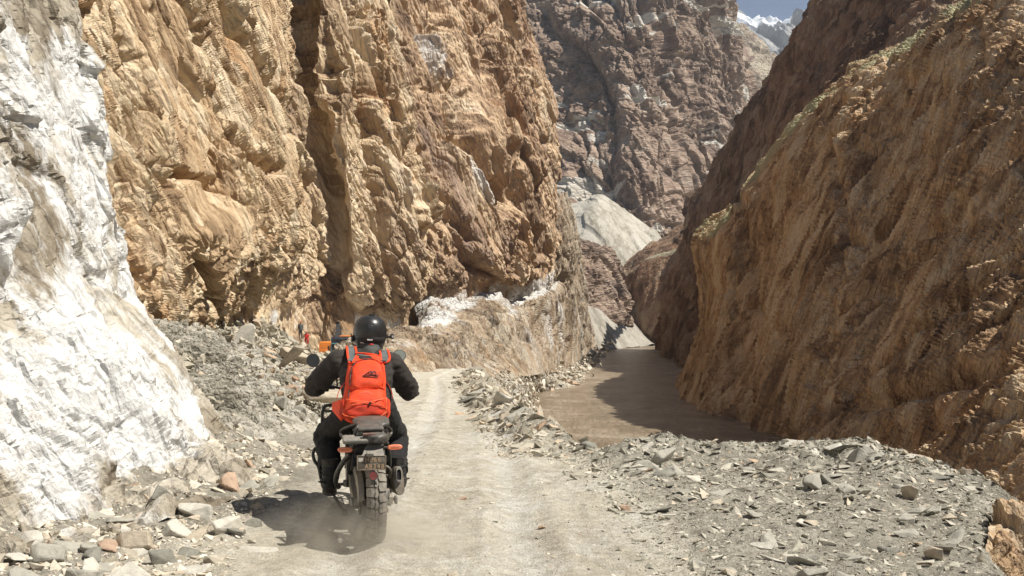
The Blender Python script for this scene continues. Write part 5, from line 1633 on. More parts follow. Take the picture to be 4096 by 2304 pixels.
    m.loft([[Vector((hw * math.copysign(abs(math.cos(a)) ** 0.7, math.cos(a)), y, zc + hh * math.copysign(abs(math.sin(a)) ** 0.8, math.sin(a)))) for a in [2 * math.pi * k / 18 for k in range(18)]]
            for y, zc, hw, hh in ((0.80, 0.87, 0.08, 0.05), (0.90, 0.90, 0.15, 0.11), (1.05, 0.92, 0.19, 0.13), (1.2, 0.90, 0.15, 0.10), (1.28, 0.88, 0.08, 0.06))])
    m.build('fuel_tank', M_BLACKP, root)
    m = MB()
    m.loft([[Vector((hw * math.copysign(abs(math.cos(a)) ** 0.7, math.cos(a)), y, zc + hh * math.sin(a))) for a in [2 * math.pi * k / 16 for k in range(16)]]
            for y, zc, hw, hh in ((1.22, 1.0, 0.10, 0.10), (1.32, 1.02, 0.13, 0.13), (1.48, 0.98, 0.10, 0.11), (1.55, 0.95, 0.04, 0.05))])
    m.build('headlight_fairing', M_ORANGEP, root)
    m = MB()
    m.loft([[Vector((x, 1.42 - 0.20 * t - 0.9 * x * x, 1.08 + 0.20 * t)) for x in np.linspace(-0.11 + 0.03 * t, 0.11 - 0.03 * t, 9)] for t in np.linspace(0, 1, 6)], closed=False, caps=False)
    ws = m.build('windscreen', plain('smoked_screen', (0.03, 0.03, 0.03), 0.15), root)
    md = ws.modifiers.new('thick', 'SOLIDIFY'); md.thickness = 0.003
    m = MB()
    for s_ in (-1, 1):
        m.cyl((s_ * 0.10, 1.43, 0.345), (s_ * 0.10, 1.13, 1.02), 0.024, 12, 0.022)
    m.box((0, 1.14, 1.0), (0.24, 0.08, 0.03), (25, 0, 0), 0.008)
    m.build('fork', M_BLACKM, root)
    m = MB()
    hub = []
    for a in range(40, 150, 10):
        y, z = 1.43 + 0.385 * math.cos(R(a)), 0.345 + 0.385 * math.sin(R(a))
        hub.append([Vector((x, y, z + zz)) for x, zz in ((-0.06, -0.03), (-0.045, 0), (0, 0.01), (0.045, 0), (0.06, -0.03))])
    m.loft(hub, closed=False, caps=False)
    mg = m.build('front_mudguard', M_BLACKP, root)
    md = mg.modifiers.new('thick', 'SOLIDIFY'); md.thickness = 0.004
    gl, gr = Vector((-0.39, 1.03, 1.075)), Vector((0.39, 1.03, 1.075))
    m = MB()
    m.tube([gl, (-0.25, 1.06, 1.085), (-0.12, 1.12, 1.06), (0.12, 1.12, 1.06), (0.25, 1.06, 1.085), gr], 0.011, 10, sm=5)
    bar = m.build('handlebar', M_BLACKM, root)
    for s_ in (-1, 1):
        MB().cyl((s_ * 0.40, 1.028, 1.074), (s_ * 0.27, 1.055, 1.084), 0.017, 12).build('grip', M_SEAT, bar)
        MB().tube([(s_ * 0.22, 1.09, 1.085), (s_ * 0.26, 1.13, 1.083), (s_ * 0.41, 1.10, 1.07)], [0.008, 0.008, 0.006], 8, sm=3).build('lever', M_BLACKM, bar)
        m = MB()      # hand guard
        m.tube([(s_ * 0.41, 1.03, 1.075), (s_ * 0.43, 1.09, 1.08), (s_ * 0.36, 1.18, 1.085), (s_ * 0.22, 1.18, 1.08)], 0.012, 8, sm=4, flat=2.2)
        m.build('hand_guard', M_BLACKP, bar)
    # mirrors
    for nm, (mx, my), hw, hh, glass, foot in (('mirror', Z2_px(202, 602), 0.054, 0.056, M_MIRR2, (-0.20, 1.10, 1.09)), ('mirror', Z2_px(1165, 548), 0.056, 0.050, M_MIRR, (0.20, 1.10, 1.09))):
        c = LB(mx, my, 1.17)
        s_ = -1 if foot[0] < 0 else 1
        m = MB()
        m.tube([foot, Vector(foot) + Vector((s_ * 0.03, 0.02, 0.10)), c + Vector((-s_ * 0.02, 0.03, -0.05)), c + Vector((0, 0.03, -0.01))], 0.007, 8, sm=5)
        mir = m.build('mirror', M_BLACKM, root)
        m = MB()
        rg = lambda sc, dy: [c + Vector((hw * sc * math.cos(2 * math.pi * k / 28), dy + 0.10 * s_ * hw * math.cos(2 * math.pi * k / 28), hh * sc * math.sin(2 * math.pi * k / 28))) for k in range(28)]
        m.loft([rg(0.35, 0.036), rg(0.85, 0.026), rg(1.04, 0.006), rg(1.04, 0.0), rg(0.97, -0.001)])
        m.build('mirror_shell', M_BLACKP, mir)
        m = MB()
        m.loft([rg(0.955, 0.0005), rg(0.95, -0.0025)])
        m.build('mirror_glass', glass, mir)
    # crash guard loops seen left and right of the knees
    m = MB()
    yg = 1.0
    m.tube([Z2(420, 1100, yg), Z2(340, 1110, yg), Z2(308, 1160, yg), Z2(303, 1260, yg), Z2(312, 1330, yg), Z2(400, 1400, yg)], 0.014, 9, sm=5)
    m.tube([Z2(310, 1165, yg), Z2(360, 1170, yg - 0.02), Z2(420, 1165, yg - 0.05)], 0.011, 8, sm=4)
    m.tube([Z2(306, 1255, yg), Z2(360, 1262, yg - 0.02), Z2(420, 1270, yg - 0.05)], 0.011, 8, sm=4)
    m.tube([Z3(250, 360, 0.9), Z3(160, 385, 0.9), Z3(135, 440, 0.88), Z3(150, 510, 0.86), Z3(190, 570, 0.84), Z3(215, 680, 0.82), Z3(235, 770, 0.8), Z3(260, 800, 0.78)], 0.014, 9, sm=5)
    m.build('crash_guard', M_BLACKM, root)
    m = MB()
    m.tube([Z2(990, 1060, yg), Z2(1045, 1110, yg), Z2(1052, 1180, yg), Z2(1000, 1230, yg)], 0.012, 9, sm=5)
    m.build('crash_guard', M_BLACKM, root)
    return root
def Z2_px(x, y): return ((1180 + x / 2.787) / 4, (1220 + y / 2.787) / 4)
BIKE = build_bike()
# ================================================================== RIDER
def capsules_mesh(name, caps, voxel=0.014, smooth_it=6, balls=()):
    """tapered limbs fused into ONE continuous skin"""
    m = MB()
    for a, b, ra, rb in caps:
        a, b = Vector(a), Vector(b)
        m.tube([a, b], [ra, rb], 14)
        m.ball(a, ra, 2); m.ball(b, rb, 2)
    for c, r_, rot in balls:
        m.ball(c, r_, 3, rot)
    me = bpy.data.meshes.new('tmp')
    bmesh.ops.recalc_face_normals(m.bm, faces=m.bm.faces)
    m.bm.to_mesh(me); m.bm.free()
    o = bpy.data.objects.new('tmp', me)
    COL.objects.link(o)
    md = o.modifiers.new('r', 'REMESH'); md.mode = 'VOXEL'; md.voxel_size = voxel
    md2 = o.modifiers.new('s', 'SMOOTH'); md2.factor = 0.5; md2.iterations = smooth_it
    bpy.context.view_layer.update()
    out = bpy.data.meshes.new_from_object(o.evaluated_get(bpy.context.evaluated_depsgraph_get()))
    bpy.data.objects.remove(o); bpy.data.meshes.remove(me)
    out.name = name
    out.materials.clear()
    return out

def mesh_co(me):
    n = len(me.vertices)
    co = np.empty(n * 3, np.float32); me.vertices.foreach_get('co', co)
    no = np.empty(n * 3, np.float32); me.vertices.foreach_get('normal', no)
    return co.reshape(-1, 3), no.reshape(-1, 3)

def fabric(name, col, rough=0.85, dirt=DUST, amt=0.25, scale=8):
    t = NT(name)
    g = t.noise(t.coord(), scale, 6, 0.65)
    c = t.mix(t.ramp(g, [(0.3, 0.0), (0.7, 1.0)]), tuple(x * 0.7 for x in col), tuple(x * 1.3 for x in col))
    d = t.ramp(t.noise(t.coord(), scale * 0.8, 8, 0.75), [(0.5, 0.0), (0.75, 1.0)])
    c = t.mix(t.math('MULTIPLY', d, amt), c, dirt)
    t.set(Base_Color=c, Roughness=rough, Specular_IOR_Level=0.25, Sheen_Weight=0.03)
    w = t.n('ShaderNodeTexWave', wave_type='BANDS', bands_direction='DIAGONAL')
    w.inputs['Scale'].default_value = 260
    t.l(t.coord(), w.inputs['Vector'])
    t.bump(t.math('ADD', t.noise(t.coord(), scale * 5, 5, 0.65), t.math('MULTIPLY', w.outputs['Fac'], 0.15)), 0.5, 0.006)
    return t.m
M_JACKET = fabric('jacket_cloth', (0.036, 0.030, 0.027), amt=0.08)
M_PANTS = fabric('trouser_cloth', (0.018, 0.017, 0.0165), amt=0.10)
M_BOOT = fabric('boot_leather', (0.018, 0.017, 0.016), 0.6, amt=0.25, scale=12)
M_GLOVE = fabric('glove_cloth', (0.018, 0.017, 0.016))
M_GAITER = fabric('neck_gaiter_cloth', (0.085, 0.088, 0.080), amt=0.2)
M_ORANGEB = fabric('orange_backpack_cloth', (0.78, 0.068, 0.018), 0.6, (0.6, 0.2, 0.1), 0.15, 10)
M_ORANGED = fabric('orange_mesh_pocket', (0.52, 0.040, 0.015), 0.7, (0.5, 0.15, 0.08), 0.15, 14)
M_STRAP = fabric('grey_strap_cloth', (0.11, 0.125, 0.125), 0.8, amt=0.2)
M_SKIN = plain('skin', (0.42, 0.26, 0.18), 0.55)
M_HELM = plain('satin_black_helmet', (0.016, 0.016, 0.016), 0.34, spec=0.5, dirt=(0.10, 0.09, 0.08), dirt_amt=0.15, scale=5)
M_VISOR = plain('dark_visor', (0.015, 0.016, 0.018), 0.08, spec=0.6)
M_TRIM = plain('black_rubber_trim', (0.014, 0.014, 0.014), 0.7)
M_LIGHTTAB = plain('reflective_tab', (0.55, 0.54, 0.50), 0.35)
M_REDTAB = plain('red_tab', (0.55, 0.03, 0.03), 0.6)

def build_rider():
    root = empty('person', (BX, BY, gz(BX, BY) - 0.012), BRZ)
    tag(root, 'rider in black jacket and helmet sitting on the motorcycle', 'person')
    pel = Vector((0.0, 0.50, 0.965))
    shl, shr = Z2(476, 610, 0.70), Z2(1080, 640, 0.70)
    ell, elr = Z2(225, 880, 0.92), Z2(1268, 930, 0.86)
    wl, wr = Vector((-0.36, 1.00, 1.085)), Vector((0.345, 0.995, 1.085))
    nk = Z2(815, 545, 0.735)
    hd = Z2(836, 296, 0.80)
    kl, kr = Z3(272, 255, 0.90), Z3(985, 262, 0.90)
    al, ar = Z3(322, 700, 0.53), Z3(1005, 650, 0.53)
    al.z = max(al.z, 0.44)
    fl0, fl1 = Vector((al.x - 0.01, 0.47, 0.355)), Vector((al.x - 0.035, 0.70, 0.36))
    fr0, fr1 = Vector((ar.x + 0.012, 0.47, 0.355)), Vector((ar.x + 0.04, 0.70, 0.36))
    hl, hr = pel + Vector((-0.095, 0.02, 0)), pel + Vector((0.10, 0.02, 0))
    caps = []
    mid = (shl + shr) * 0.5
    for s_, sh in ((-1, shl), (1, shr)):
        lowt = pel + Vector((s_ * 0.075, 0.0, 0.06))
        rib = Vector((mid.x + s_ * 0.085, 0.60, 1.22))
        caps += [(lowt, rib, 0.115, 0.125), (rib, sh.lerp(nk, 0.35) + Vector((0, 0.0, -0.05)), 0.125, 0.085), (sh, nk, 0.088, 0.078)]
    caps += [(pel, Vector((mid.x, 0.60, 1.25)), 0.125, 0.13), (Vector((mid.x, 0.62, 1.25)), nk - Vector((0, 0.02, 0.03)), 0.13, 0.09), (nk, hd, 0.066, 0.06)]
    caps += [(shl, ell, 0.094, 0.082), (ell, wl, 0.080, 0.048), (shr, elr, 0.094, 0.082), (elr, wr, 0.080, 0.048)]
    caps += [(wl, wl + Vector((-0.015, 0.05, -0.006)), 0.036, 0.03), (wr, wr + Vector((0.015, 0.05, -0.006)), 0.036, 0.03)]
    caps += [(hl, kl, 0.118, 0.096), (kl, al.lerp(kl, 0.22), 0.096, 0.082), (al.lerp(kl, 0.3), al, 0.07, 0.06), (hr, kr, 0.118, 0.096), (kr, ar.lerp(kr, 0.2), 0.096, 0.082), (ar.lerp(kr, 0.3), ar, 0.07, 0.06)]
    caps += [(al, fl0 + Vector((0, 0.03, 0.03)), 0.05, 0.042), (fl0, fl1, 0.040, 0.034), (ar, fr0 + Vector((0, 0.03, 0.03)), 0.05, 0.042), (fr0, fr1, 0.040, 0.034)]
    balls = [(hd, (0.078, 0.095, 0.115), (0, 0, 0)), (hd + Vector((0, 0.095, -0.02)), (0.014, 0.02, 0.022), (0, 0, 0)), (pel + Vector((0, -0.02, 0)), (0.165, 0.125, 0.11), (0, 0, 0))]
    me = capsules_mesh('body', caps, 0.0125, 5, balls)
    co, no = mesh_co(me)
    # folds in the cloth, gathered at elbows, knees and waist
    def near(p, r): return np.exp(-((co - np.array(p)) ** 2).sum(1) / (r * r))
    fold = ridged(co * np.array([7, 7, 16.0]), 3, 611)
    fold2 = ridged(co * np.array([22, 22, 34.0]) + 2 * vnoise(co * 9, 5)[:, None], 3, 613)
    wgt = 0.35 + near(ell, .16) + near(elr, .16) + near(kl, .18) + near(kr, .18) + 0.8 * near(pel + Vector((0, 0, 0.13)), .2) + near(al, .15) + near(ar, .15) + 0.5 * near(shl, .12) + 0.5 * near(shr, .12)
    head = smooth(nk.z + 0.02, nk.z + 0.06, co[:, 2])
    co2 = co + no * ((0.017 * fold + 0.009 * fold2) * np.clip(wgt, 0, 1.3) * (1 - head))[:, None]
    me.vertices.foreach_set('co', co2.ravel())
    me.update()
    for m_ in (M_JACKET, M_PANTS, M_BOOT, M_GLOVE, M_SKIN):
        me.materials.append(m_)
    ce = np.empty(len(me.polygons) * 3, np.float32); me.polygons.foreach_get('center', ce); ce = ce.reshape(-1, 3)
    mi = np.zeros(len(ce), np.int32)
    hem = 1.0 + 0.02 * np.sin(ce[:, 0] * 30)
    arm = (np.abs(ce[:, 0] - mid.x) > 0.22) & (ce[:, 2] > 0.97)
    mi[(ce[:, 2] < hem) & ~arm] = 1
    mi[ce[:, 2] < 0.47] = 2
    d1 = np.minimum(np.linalg.norm(ce - np.array(wl), axis=1), np.linalg.norm(ce - np.array(wr), axis=1))
    mi[d1 < 0.06] = 3
    mi[ce[:, 2] > nk.z + 0.07] = 4
    me.polygons.foreach_set('material_index', mi)
    me.polygons.foreach_set('use_smooth', np.ones(len(ce), bool))
    body = bpy.data.objects.new('body', me)
    COL.objects.link(body); body.parent = root
    # trouser knee pads / cuffs and jacket hem, armour pads on shoulders
    def ring_tube(c, axis, rx, ry, t, name, mat, wob=0.006, seed=1):
        ax_ = Vector(axis).normalized()
        u = ax_.cross(Vector((0.3, 1, 0.2))).normalized(); w = ax_.cross(u)
        r = random.Random(seed)
        pts = [Vector(c) + u * math.cos(a) * rx + w * math.sin(a) * ry + ax_ * r.uniform(-wob, wob) for a in [2 * math.pi * k / 14 for k in range(14)]]
        return MB().tube(pts, t, 8, closed=True, sm=3).build(name, mat, body)
    cl = kl.lerp(al, 0.80); cr_ = kr.lerp(ar, 0.84)
    for c, k, a_, sd in ((cl, kl, al, 3), (cr_, kr, ar, 5)):
        d = (a_ - k).normalized()
        rings = []
        for t, rad in ((-0.13, 0.088), (-0.04, 0.091), (0.02, 0.094), (0.032, 0.088), (0.01, 0.075)):
            u = d.cross(Vector((0.2, 1, 0.1))).normalized(); w = d.cross(u)
            rings.append([c + d * (t + 0.008 * math.sin(3 * a)) + (u * math.cos(a) + w * math.sin(a)) * (rad + 0.004 * math.sin(5 * a + sd)) for a in [2 * math.pi * q / 22 for q in range(22)]])
        MB().loft(rings, caps=False).build('trouser_cuff', M_PANTS, body)
    for s_, a_, f0, f1 in ((-1, al, fl0, fl1), (1, ar, fr0, fr1)):
        # boot: shaft, shaped foot, sole, straps
        rings = []
        def oval(c, u, w, rx, ry, n=20): return [c + u * math.cos(2 * math.pi * q / n) * rx + w * math.sin(2 * math.pi * q / n) * ry for q in range(n)]
        X_, Y_, Zv = Vector((1, 0, 0)), Vector((0, 1, 0)), Vector((0, 0, 1))
        for z, dy, rx, ry in ((0.56, 0.0, 0.066, 0.074), (0.48, -0.005, 0.060, 0.068), (0.42, -0.005, 0.054, 0.066), (0.385, 0.02, 0.052, 0.088), (0.35, 0.055, 0.052, 0.122), (0.325, 0.07, 0.053, 0.142), (0.306, 0.07, 0.052, 0.146)):
            rings.append(oval(Vector((a_.x + s_ * 0.008, a_.y + dy, z)), X_, Y_, rx, ry))
        bt = MB().loft(rings).build('boot', M_BOOT, body, 50)
        rings = [oval(Vector((a_.x + s_ * 0.008, a_.y + 0.072, z)), X_, Y_, 0.057, 0.152) for z in (0.306, 0.280)]
        MB().loft(rings).build('sole', M_TRIM, bt)
        for zz in (0.44, 0.50, 0.385):
            MB().tube([Vector((a_.x + s_ * 0.008, a_.y + (0.02 if zz < 0.4 else -0.005), zz)) + X_ * math.cos(a) * 0.061 + Y_ * math.sin(a) * (0.094 if zz < 0.4 else 0.072) + Zv * 0.012 * math.sin(a) for a in [2 * math.pi * q / 16 for q in range(16)]],
                      0.006, 6, closed=True, flat=1.8).build('strap', M_TRIM, bt)
    # gloves: palm, four unequal fingers curled round the grip, thumb from the side
    for s_, w_ in ((-1, wl), (1, wr)):
        m = MB()
        g0 = Vector((s_ * 0.33, 1.045, 1.08))
        m.box(w_.lerp(g0, 0.55) + Vector((0, 0, 0.014)), (0.085, 0.085, 0.03), (-8, 0, s_ * -6), 0.013, 3)
        gl = m.build('glove', M_GLOVE, body)
        for k, (off, ln) in enumerate(((-0.036, 0.88), (-0.012, 1.0), (0.012, 1.0), (0.036, 0.9))):
            b = Vector((s_ * (0.335 + off * -1), 1.042 + 0.18 * abs(off), 1.081))
            rr = 0.027
            pts = [b + Vector((0, -0.012, rr + 0.004))] + [b + Vector((0, math.sin(R(a)) * rr * ln, math.cos(R(a)) * rr)) for a in (20, 65, 110, 160, 205)]
            MB().tube(pts, [0.0105, 0.0105, 0.010, 0.0095, 0.009, 0.008], 9, sm=3).build('finger', M_GLOVE, gl)
        b = Vector((s_ * 0.292, 1.02, 1.075))
        MB().tube([w_.lerp(g0, 0.3) + Vector((-s_ * 0.035, 0.0, 0.0)), b + Vector((0.0, -0.006, -0.004)), b + Vector((-s_ * 0.006, 0.022, -0.016)), b + Vector((s_ * 0.004, 0.042, -0.020))], [0.014, 0.0125, 0.011, 0.009], 9, sm=3).build('thumb', M_GLOVE, gl)
    # neck gaiter with folds
    rings = []
    for t, r_ in ((0.0, 0.094), (0.2, 0.092), (0.32, 0.086), (0.45, 0.090), (0.58, 0.082), (0.75, 0.086), (1.0, 0.082)):
        c = nk.lerp(hd + Vector((0, -0.01, -0.06)), t) + Vector((0, -0.012, -0.015 * (1 - t)))
        rings.append([c + Vector((math.cos(a) * r_ * 1.02, math.sin(a) * r_, 0.012 * math.cos(a + 2.2 * t) - 0.008 * math.sin(a * 2 + t * 5))) for a in [2 * math.pi * q / 26 for q in range(26)]])
    ga = MB().loft(rings, caps=False).build('neck_gaiter', M_GAITER, body, 70)
    MB().ball(Z2(845, 424, 0.683), (0.0215, 0.010, 0.0085), 3).build('red_emblem', M_REDTAB, ga)
    MB().box(Z2(748, 405, 0.700), (0.034, 0.012, 0.009), (0, 8, -28), 0.003).build('grey_emblem', M_LIGHTTAB, ga)
    return root, dict(nk=nk, hd=hd, shl=shl, shr=shr, mid=mid, pel=pel, body=body)
RIDER, RK = build_rider()

def build_helmet():
    hd, body = RK['hd'], RK['body']
    c = hd + Vector((0.0, 0.005, 0.012))
    m = MB()
    rings = []
    # horizontal sections from crown to rim: (height, half width, back, front)
    for z, hw, bk, fr in ((0.135, 0.012, 0.012, 0.012), (0.130, 0.048, 0.055, 0.05), (0.116, 0.080, 0.092, 0.085), (0.092, 0.108, 0.120, 0.115), (0.060, 0.127, 0.138, 0.135), (0.020, 0.1365, 0.146, 0.148),
                          (-0.020, 0.1375, 0.145, 0.155), (-0.055, 0.133, 0.136, 0.160), (-0.090, 0.124, 0.118, 0.165), (-0.118, 0.112, 0.098, 0.165), (-0.134, 0.100, 0.088, 0.155)):
        ring = []
        for q in range(40):
            a = 2 * math.pi * q / 40
            sx, sy = math.cos(a), math.sin(a)
            dz = -0.022 * max(0, sy) ** 2 if z < -0.1 else 0
            ring.append(c + Vector((sx * hw, (fr if sy > 0 else bk) * sy, z + dz)))
        rings.append(ring)
    m.loft(rings)
    h = m.build('helmet', M_HELM, body, 60)
    def shell(x, z):      # outside back surface of the helmet
        zs = [-0.134, -0.118, -0.09, -0.055, -0.02, 0.02, 0.06, 0.092, 0.116, 0.13]
        hw = np.interp(z, zs, [0.100, 0.112, 0.124, 0.133, 0.1375, 0.1365, 0.127, 0.108, 0.080, 0.048])
        bk = np.interp(z, zs, [0.088, 0.098, 0.118, 0.136, 0.145, 0.146, 0.138, 0.120, 0.092, 0.055])
        return c + Vector((x, -bk * math.sqrt(max(0.0, 1 - (x / hw) ** 2)), z))
    # visor at the front
    m = MB()
    m.loft([[c + Vector((math.cos(a) * 0.139 * k, math.sin(a) * (0.160 + 0.003) * k + 0.002, z)) for a in np.linspace(R(25), R(155), 19)] for z, k in ((0.065, 0.955), (0.03, 1.0), (-0.02, 1.02), (-0.05, 1.02))], closed=False, caps=False)
    v = m.build('visor', M_VISOR, h, 60)
    v.modifiers.new('thick', 'SOLIDIFY').thickness = 0.004
    # rear lower spoiler band, rim trim, vent cap on the crown
    m = MB()
    m.loft([[shell(x, z) + Vector((0, -o, 0)) for x in np.linspace(-w_, w_, 15)] for z, o, w_ in ((-0.048, 0.001, 0.118), (-0.056, 0.007, 0.116), (-0.082, 0.008, 0.108), (-0.096, 0.001, 0.104))], closed=False, caps=False)
    m.build('rear_band', M_TRIM, h, 60)
    m = MB()
    m.tube([c + Vector((math.cos(a) * 0.102, (0.155 if math.sin(a) > 0 else 0.090) * math.sin(a), -0.134 - 0.022 * max(0, math.sin(a)) ** 2)) for a in [2 * math.pi * q / 32 for q in range(32)]], 0.0075, 7, closed=True)
    m.build('rim_trim', M_TRIM, h)
    MB().box(c + Vector((0.012, -0.02, 0.137)), (0.046, 0.05, 0.012), (0, 0, 0), 0.004).build('vent_cap', M_TRIM, h)
    # emblem: small raised ring with a stroke through it
    m = MB()
    e0 = shell(-0.003, 0.050)
    pts = [shell(-0.003 + 0.019 * math.cos(a), 0.050 + 0.019 * math.sin(a)) + Vector((0, -0.0005, 0)) for a in [2 * math.pi * q / 20 for q in range(20)]]
    m.tube(pts, 0.0018, 6, closed=True)
    m.tube([shell(-0.015, 0.046), shell(-0.003, 0.055), shell(0.009, 0.046)], 0.0018, 6)
    m.build('emblem', plain('helmet_emblem', (0.075, 0.075, 0.075), 0.4), h)
    m = MB()
    m.box(Z2(826, 358, 0) * 0 + shell(-0.012, -0.064) + Vector((0, -0.008, 0)), (0.044, 0.004, 0.013), (-12, 0, 0), 0.0018)
    m.build('white_label', M_LIGHTTAB, h)
    # intercom unit on the left, action camera on an arm at the right
    m = MB()
    m.box(c + Vector((-0.140, 0.0, -0.055)), (0.022, 0.07, 0.05), (0, 8, 0), 0.009, 3)
    m.cyl(c + Vector((-0.148, 0.02, -0.03)), c + Vector((-0.155, 0.02, -0.03)), 0.015, 14)
    m.tube([c + Vector((-0.145, 0.02, -0.078)), c + Vector((-0.135, 0.06, -0.10)), c + Vector((-0.11, 0.11, -0.115))], 0.004, 6, sm=4)
    m.build('intercom', M_TRIM, h)
    m = MB()
    m.box(c + Vector((0.139, 0.02, -0.040)), (0.020, 0.05, 0.032), (0, -8, 0), 0.006)
    m.box(c + Vector((0.160, 0.02, -0.046)), (0.03, 0.018, 0.016), (0, 0, 0), 0.004)
    ca = m.build('camera_mount', M_TRIM, h)
    m = MB()
    m.box(c + Vector((0.184, 0.03, -0.040)), (0.030, 0.055, 0.040), (0, 0, -6), 0.007)
    m.build('action_camera', M_BLACKP, ca)
    MB().cyl(c + Vector((0.187, 0.0, -0.043)), c + Vector((0.187, -0.003, -0.043)), 0.0085, 16).build('lens', plain('pale_camera_button', (0.5, 0.5, 0.5), 0.3), ca)
build_helmet()

# ================================================================== BACKPACK
def build_pack():
    root = empty('backpack', (BX, BY, gz(BX, BY) - 0.012), BRZ)
    tag(root, 'bright orange hiking backpack worn on the back of the rider', 'backpack')
    ZT, ZB = Z2(800, 545, 0.45).z, Z2(800, 1312, 0.36).z
    xc_b, xc_t = Z2(765, 1200, 0.33).x, Z2(812, 600, 0.48).x
    def frame(v):
        z = ZB + (ZT - ZB) * v
        xc = xc_b + (xc_t - xc_b) * v
        hw = np.interp(v, [0, 0.06, 0.14, 0.32, 0.5, 0.7, 0.86, 0.95, 1.0], [0.085, 0.145, 0.180, 0.172, 0.160, 0.158, 0.148, 0.120, 0.085])
        dp = np.interp(v, [0, 0.06, 0.18, 0.40, 0.55, 0.75, 0.9, 1.0], [0.07, 0.13, 0.165, 0.150, 0.128, 0.125, 0.095, 0.03])
        yb = np.interp(v, [0, 0.3, 0.6, 1.0], [0.425, 0.445, 0.50, 0.605])
        return z, xc, hw, dp, yb
    def surf(a, v, off=0.0):
        """a in [-1, 1] across the bag, v in [0, 1] up; off lifts the point off the cloth"""
        z, xc, hw, dp, yb = frame(v)
        t = (a * 0.5 + 0.5) * math.pi
        cx_, sy = -math.cos(t), math.sin(t)
        x = xc + (hw + off) * math.copysign(abs(cx_) ** 0.72, cx_)
        crease = 0.0055 * math.sin(9 * a + 14 * v) * math.sin(23 * v + 3 * a) + 0.004 * math.sin(17 * a - 11 * v + 1.0) * math.sin(31 * v - 6 * a)
        y = yb - (dp + off + crease) * abs(sy) ** 0.62
        return Vector((x, y, z + off * 0.25 * (v - 0.5)))
    # main bag: closed skin
    m = MB()
    rings = []
    for v in np.linspace(0, 1, 44):
        ring = [surf(a, v) for a in np.linspace(-1, 1, 34)]
        z, xc, hw, dp, yb = frame(v)
        ring += [Vector((xc + hw * 0.6, yb + 0.03, z)), Vector((xc, yb + 0.04, z)), Vector((xc - hw * 0.6, yb + 0.03, z))]
        rings.append(ring)
    m.loft(rings)
    bag = m.build('bag_body', M_ORANGEB, root, 50)
    def pocket(name, ca, cv, ra, rv, h, mat, p=2.6, vtop=None, nr=9, na=44, par=root, edge=0.0):
        m = MB()
        rings = []
        for i in range(nr):
            r = 1 - i / (nr - 1) * 0.98
            ring = []
            for q in range(na):
                t = 2 * math.pi * q / na
                cx_, sy = math.cos(t), math.sin(t)
                x = math.copysign(abs(cx_) ** (2 / p), cx_) * r
                y = math.copysign(abs(sy) ** (2 / (p if sy > 0 else p * 1.8)), sy) * r
                a, v = ca + ra * x, min(max(cv + rv * y, 0.005), 0.995)
                lift = edge + h * (1 - r ** 5) + 0.005 * math.sin(13 * a + 7 * v) * math.sin(19 * v - 5 * a) * (1 - r ** 3) + 0.0035 * math.sin(31 * v + 11 * a) * (1 - r ** 3)
                ring.append(surf(a, v, lift if r < 0.999 else -0.003))
            rings.append(ring)
        m.loft(rings)
        return m.build(name, mat, par, 60)
    up = pocket('upper_pocket', 0.03, 0.715, 0.50, 0.215, 0.030, M_ORANGEB)
    lo = pocket('lower_pocket', 0.0, 0.29, 0.55, 0.235, 0.036, M_ORANGEB)
    pocket('front_mesh', 0.0, 0.205, 0.50, 0.14, 0.012, M_ORANGED, par=lo, edge=0.033)
    for s_ in (-1, 1):
        pocket('side_pocket', s_ * 0.80, 0.23, 0.17, 0.17, 0.012, M_ORANGED)
    # zips
    def line(pts, r, name, mat, par, off=0.0, sm=4, flat=1.0):
        MB().tube([surf(a, v, o) for a, v, o in pts], r, 7, sm=sm, flat=flat).build(name, mat, par)
    zipm = plain('dark_zip', (0.03, 0.025, 0.022), 0.6)
    line([(-0.47, 0.56, 0.010), (-0.475, 0.70, 0.010), (-0.44, 0.83, 0.010), (-0.32, 0.905, 0.008)], 0.0042, 'zip', zipm, up)
    line([(-0.32, 0.905, 0.008), (-0.05, 0.94, 0.008), (0.25, 0.925, 0.008), (0.46, 0.83, 0.010), (0.50, 0.68, 0.010), (0.48, 0.56, 0.010)], 0.0038, 'zip_seam', M_ORANGED, up)
    line([(-0.52, 0.515, 0.008), (-0.40, 0.535, 0.010), (-0.1, 0.54, 0.010), (0.25, 0.54, 0.010), (0.52, 0.515, 0.008)], 0.0042, 'zip_seam', M_ORANGED, lo)
    line([(-0.50, 0.505, 0.010), (-0.47, 0.44, 0.012), (-0.47, 0.40, 0.012)], 0.0042, 'zip', zipm, lo)
    line([(-0.62, 0.505, 0.004), (-0.3, 0.515, 0.004), (0.1, 0.515, 0.004), (0.62, 0.505, 0.004)], 0.0065, 'compression_seam', M_ORANGED, bag)
    for a, v in ((-0.40, 0.865), (-0.47, 0.74), (-0.475, 0.63)):
        p = surf(a, v, 0.014)
        MB().box(p, (0.008, 0.006, 0.028), (0, 25, 0), 0.002).build('zip_pull', zipm, up)
    # bungee cord criss-cross
    cordm = plain('orange_cord', (0.80, 0.16, 0.05), 0.6)
    O = 0.053
    line([(-0.50, 0.215, O - .012), (-0.30, 0.305, O), (0.02, 0.345, O), (0.30, 0.385, O), (0.40, 0.385, O - .008)], 0.0032, 'bungee_cord', cordm, lo)
    line([(0.44, 0.24, O - .01), (0.25, 0.30, O), (0.02, 0.345, O), (-0.25, 0.375, O), (-0.46, 0.385, O - .01)], 0.0032, 'bungee_cord', cordm, lo)
    line([(-0.50, 0.215, O - .012), (-0.42, 0.17, O - .002), (-0.1, 0.135, O), (0.2, 0.14, O), (0.43, 0.20, O - .006)], 0.0032, 'bungee_cord', cordm, lo)
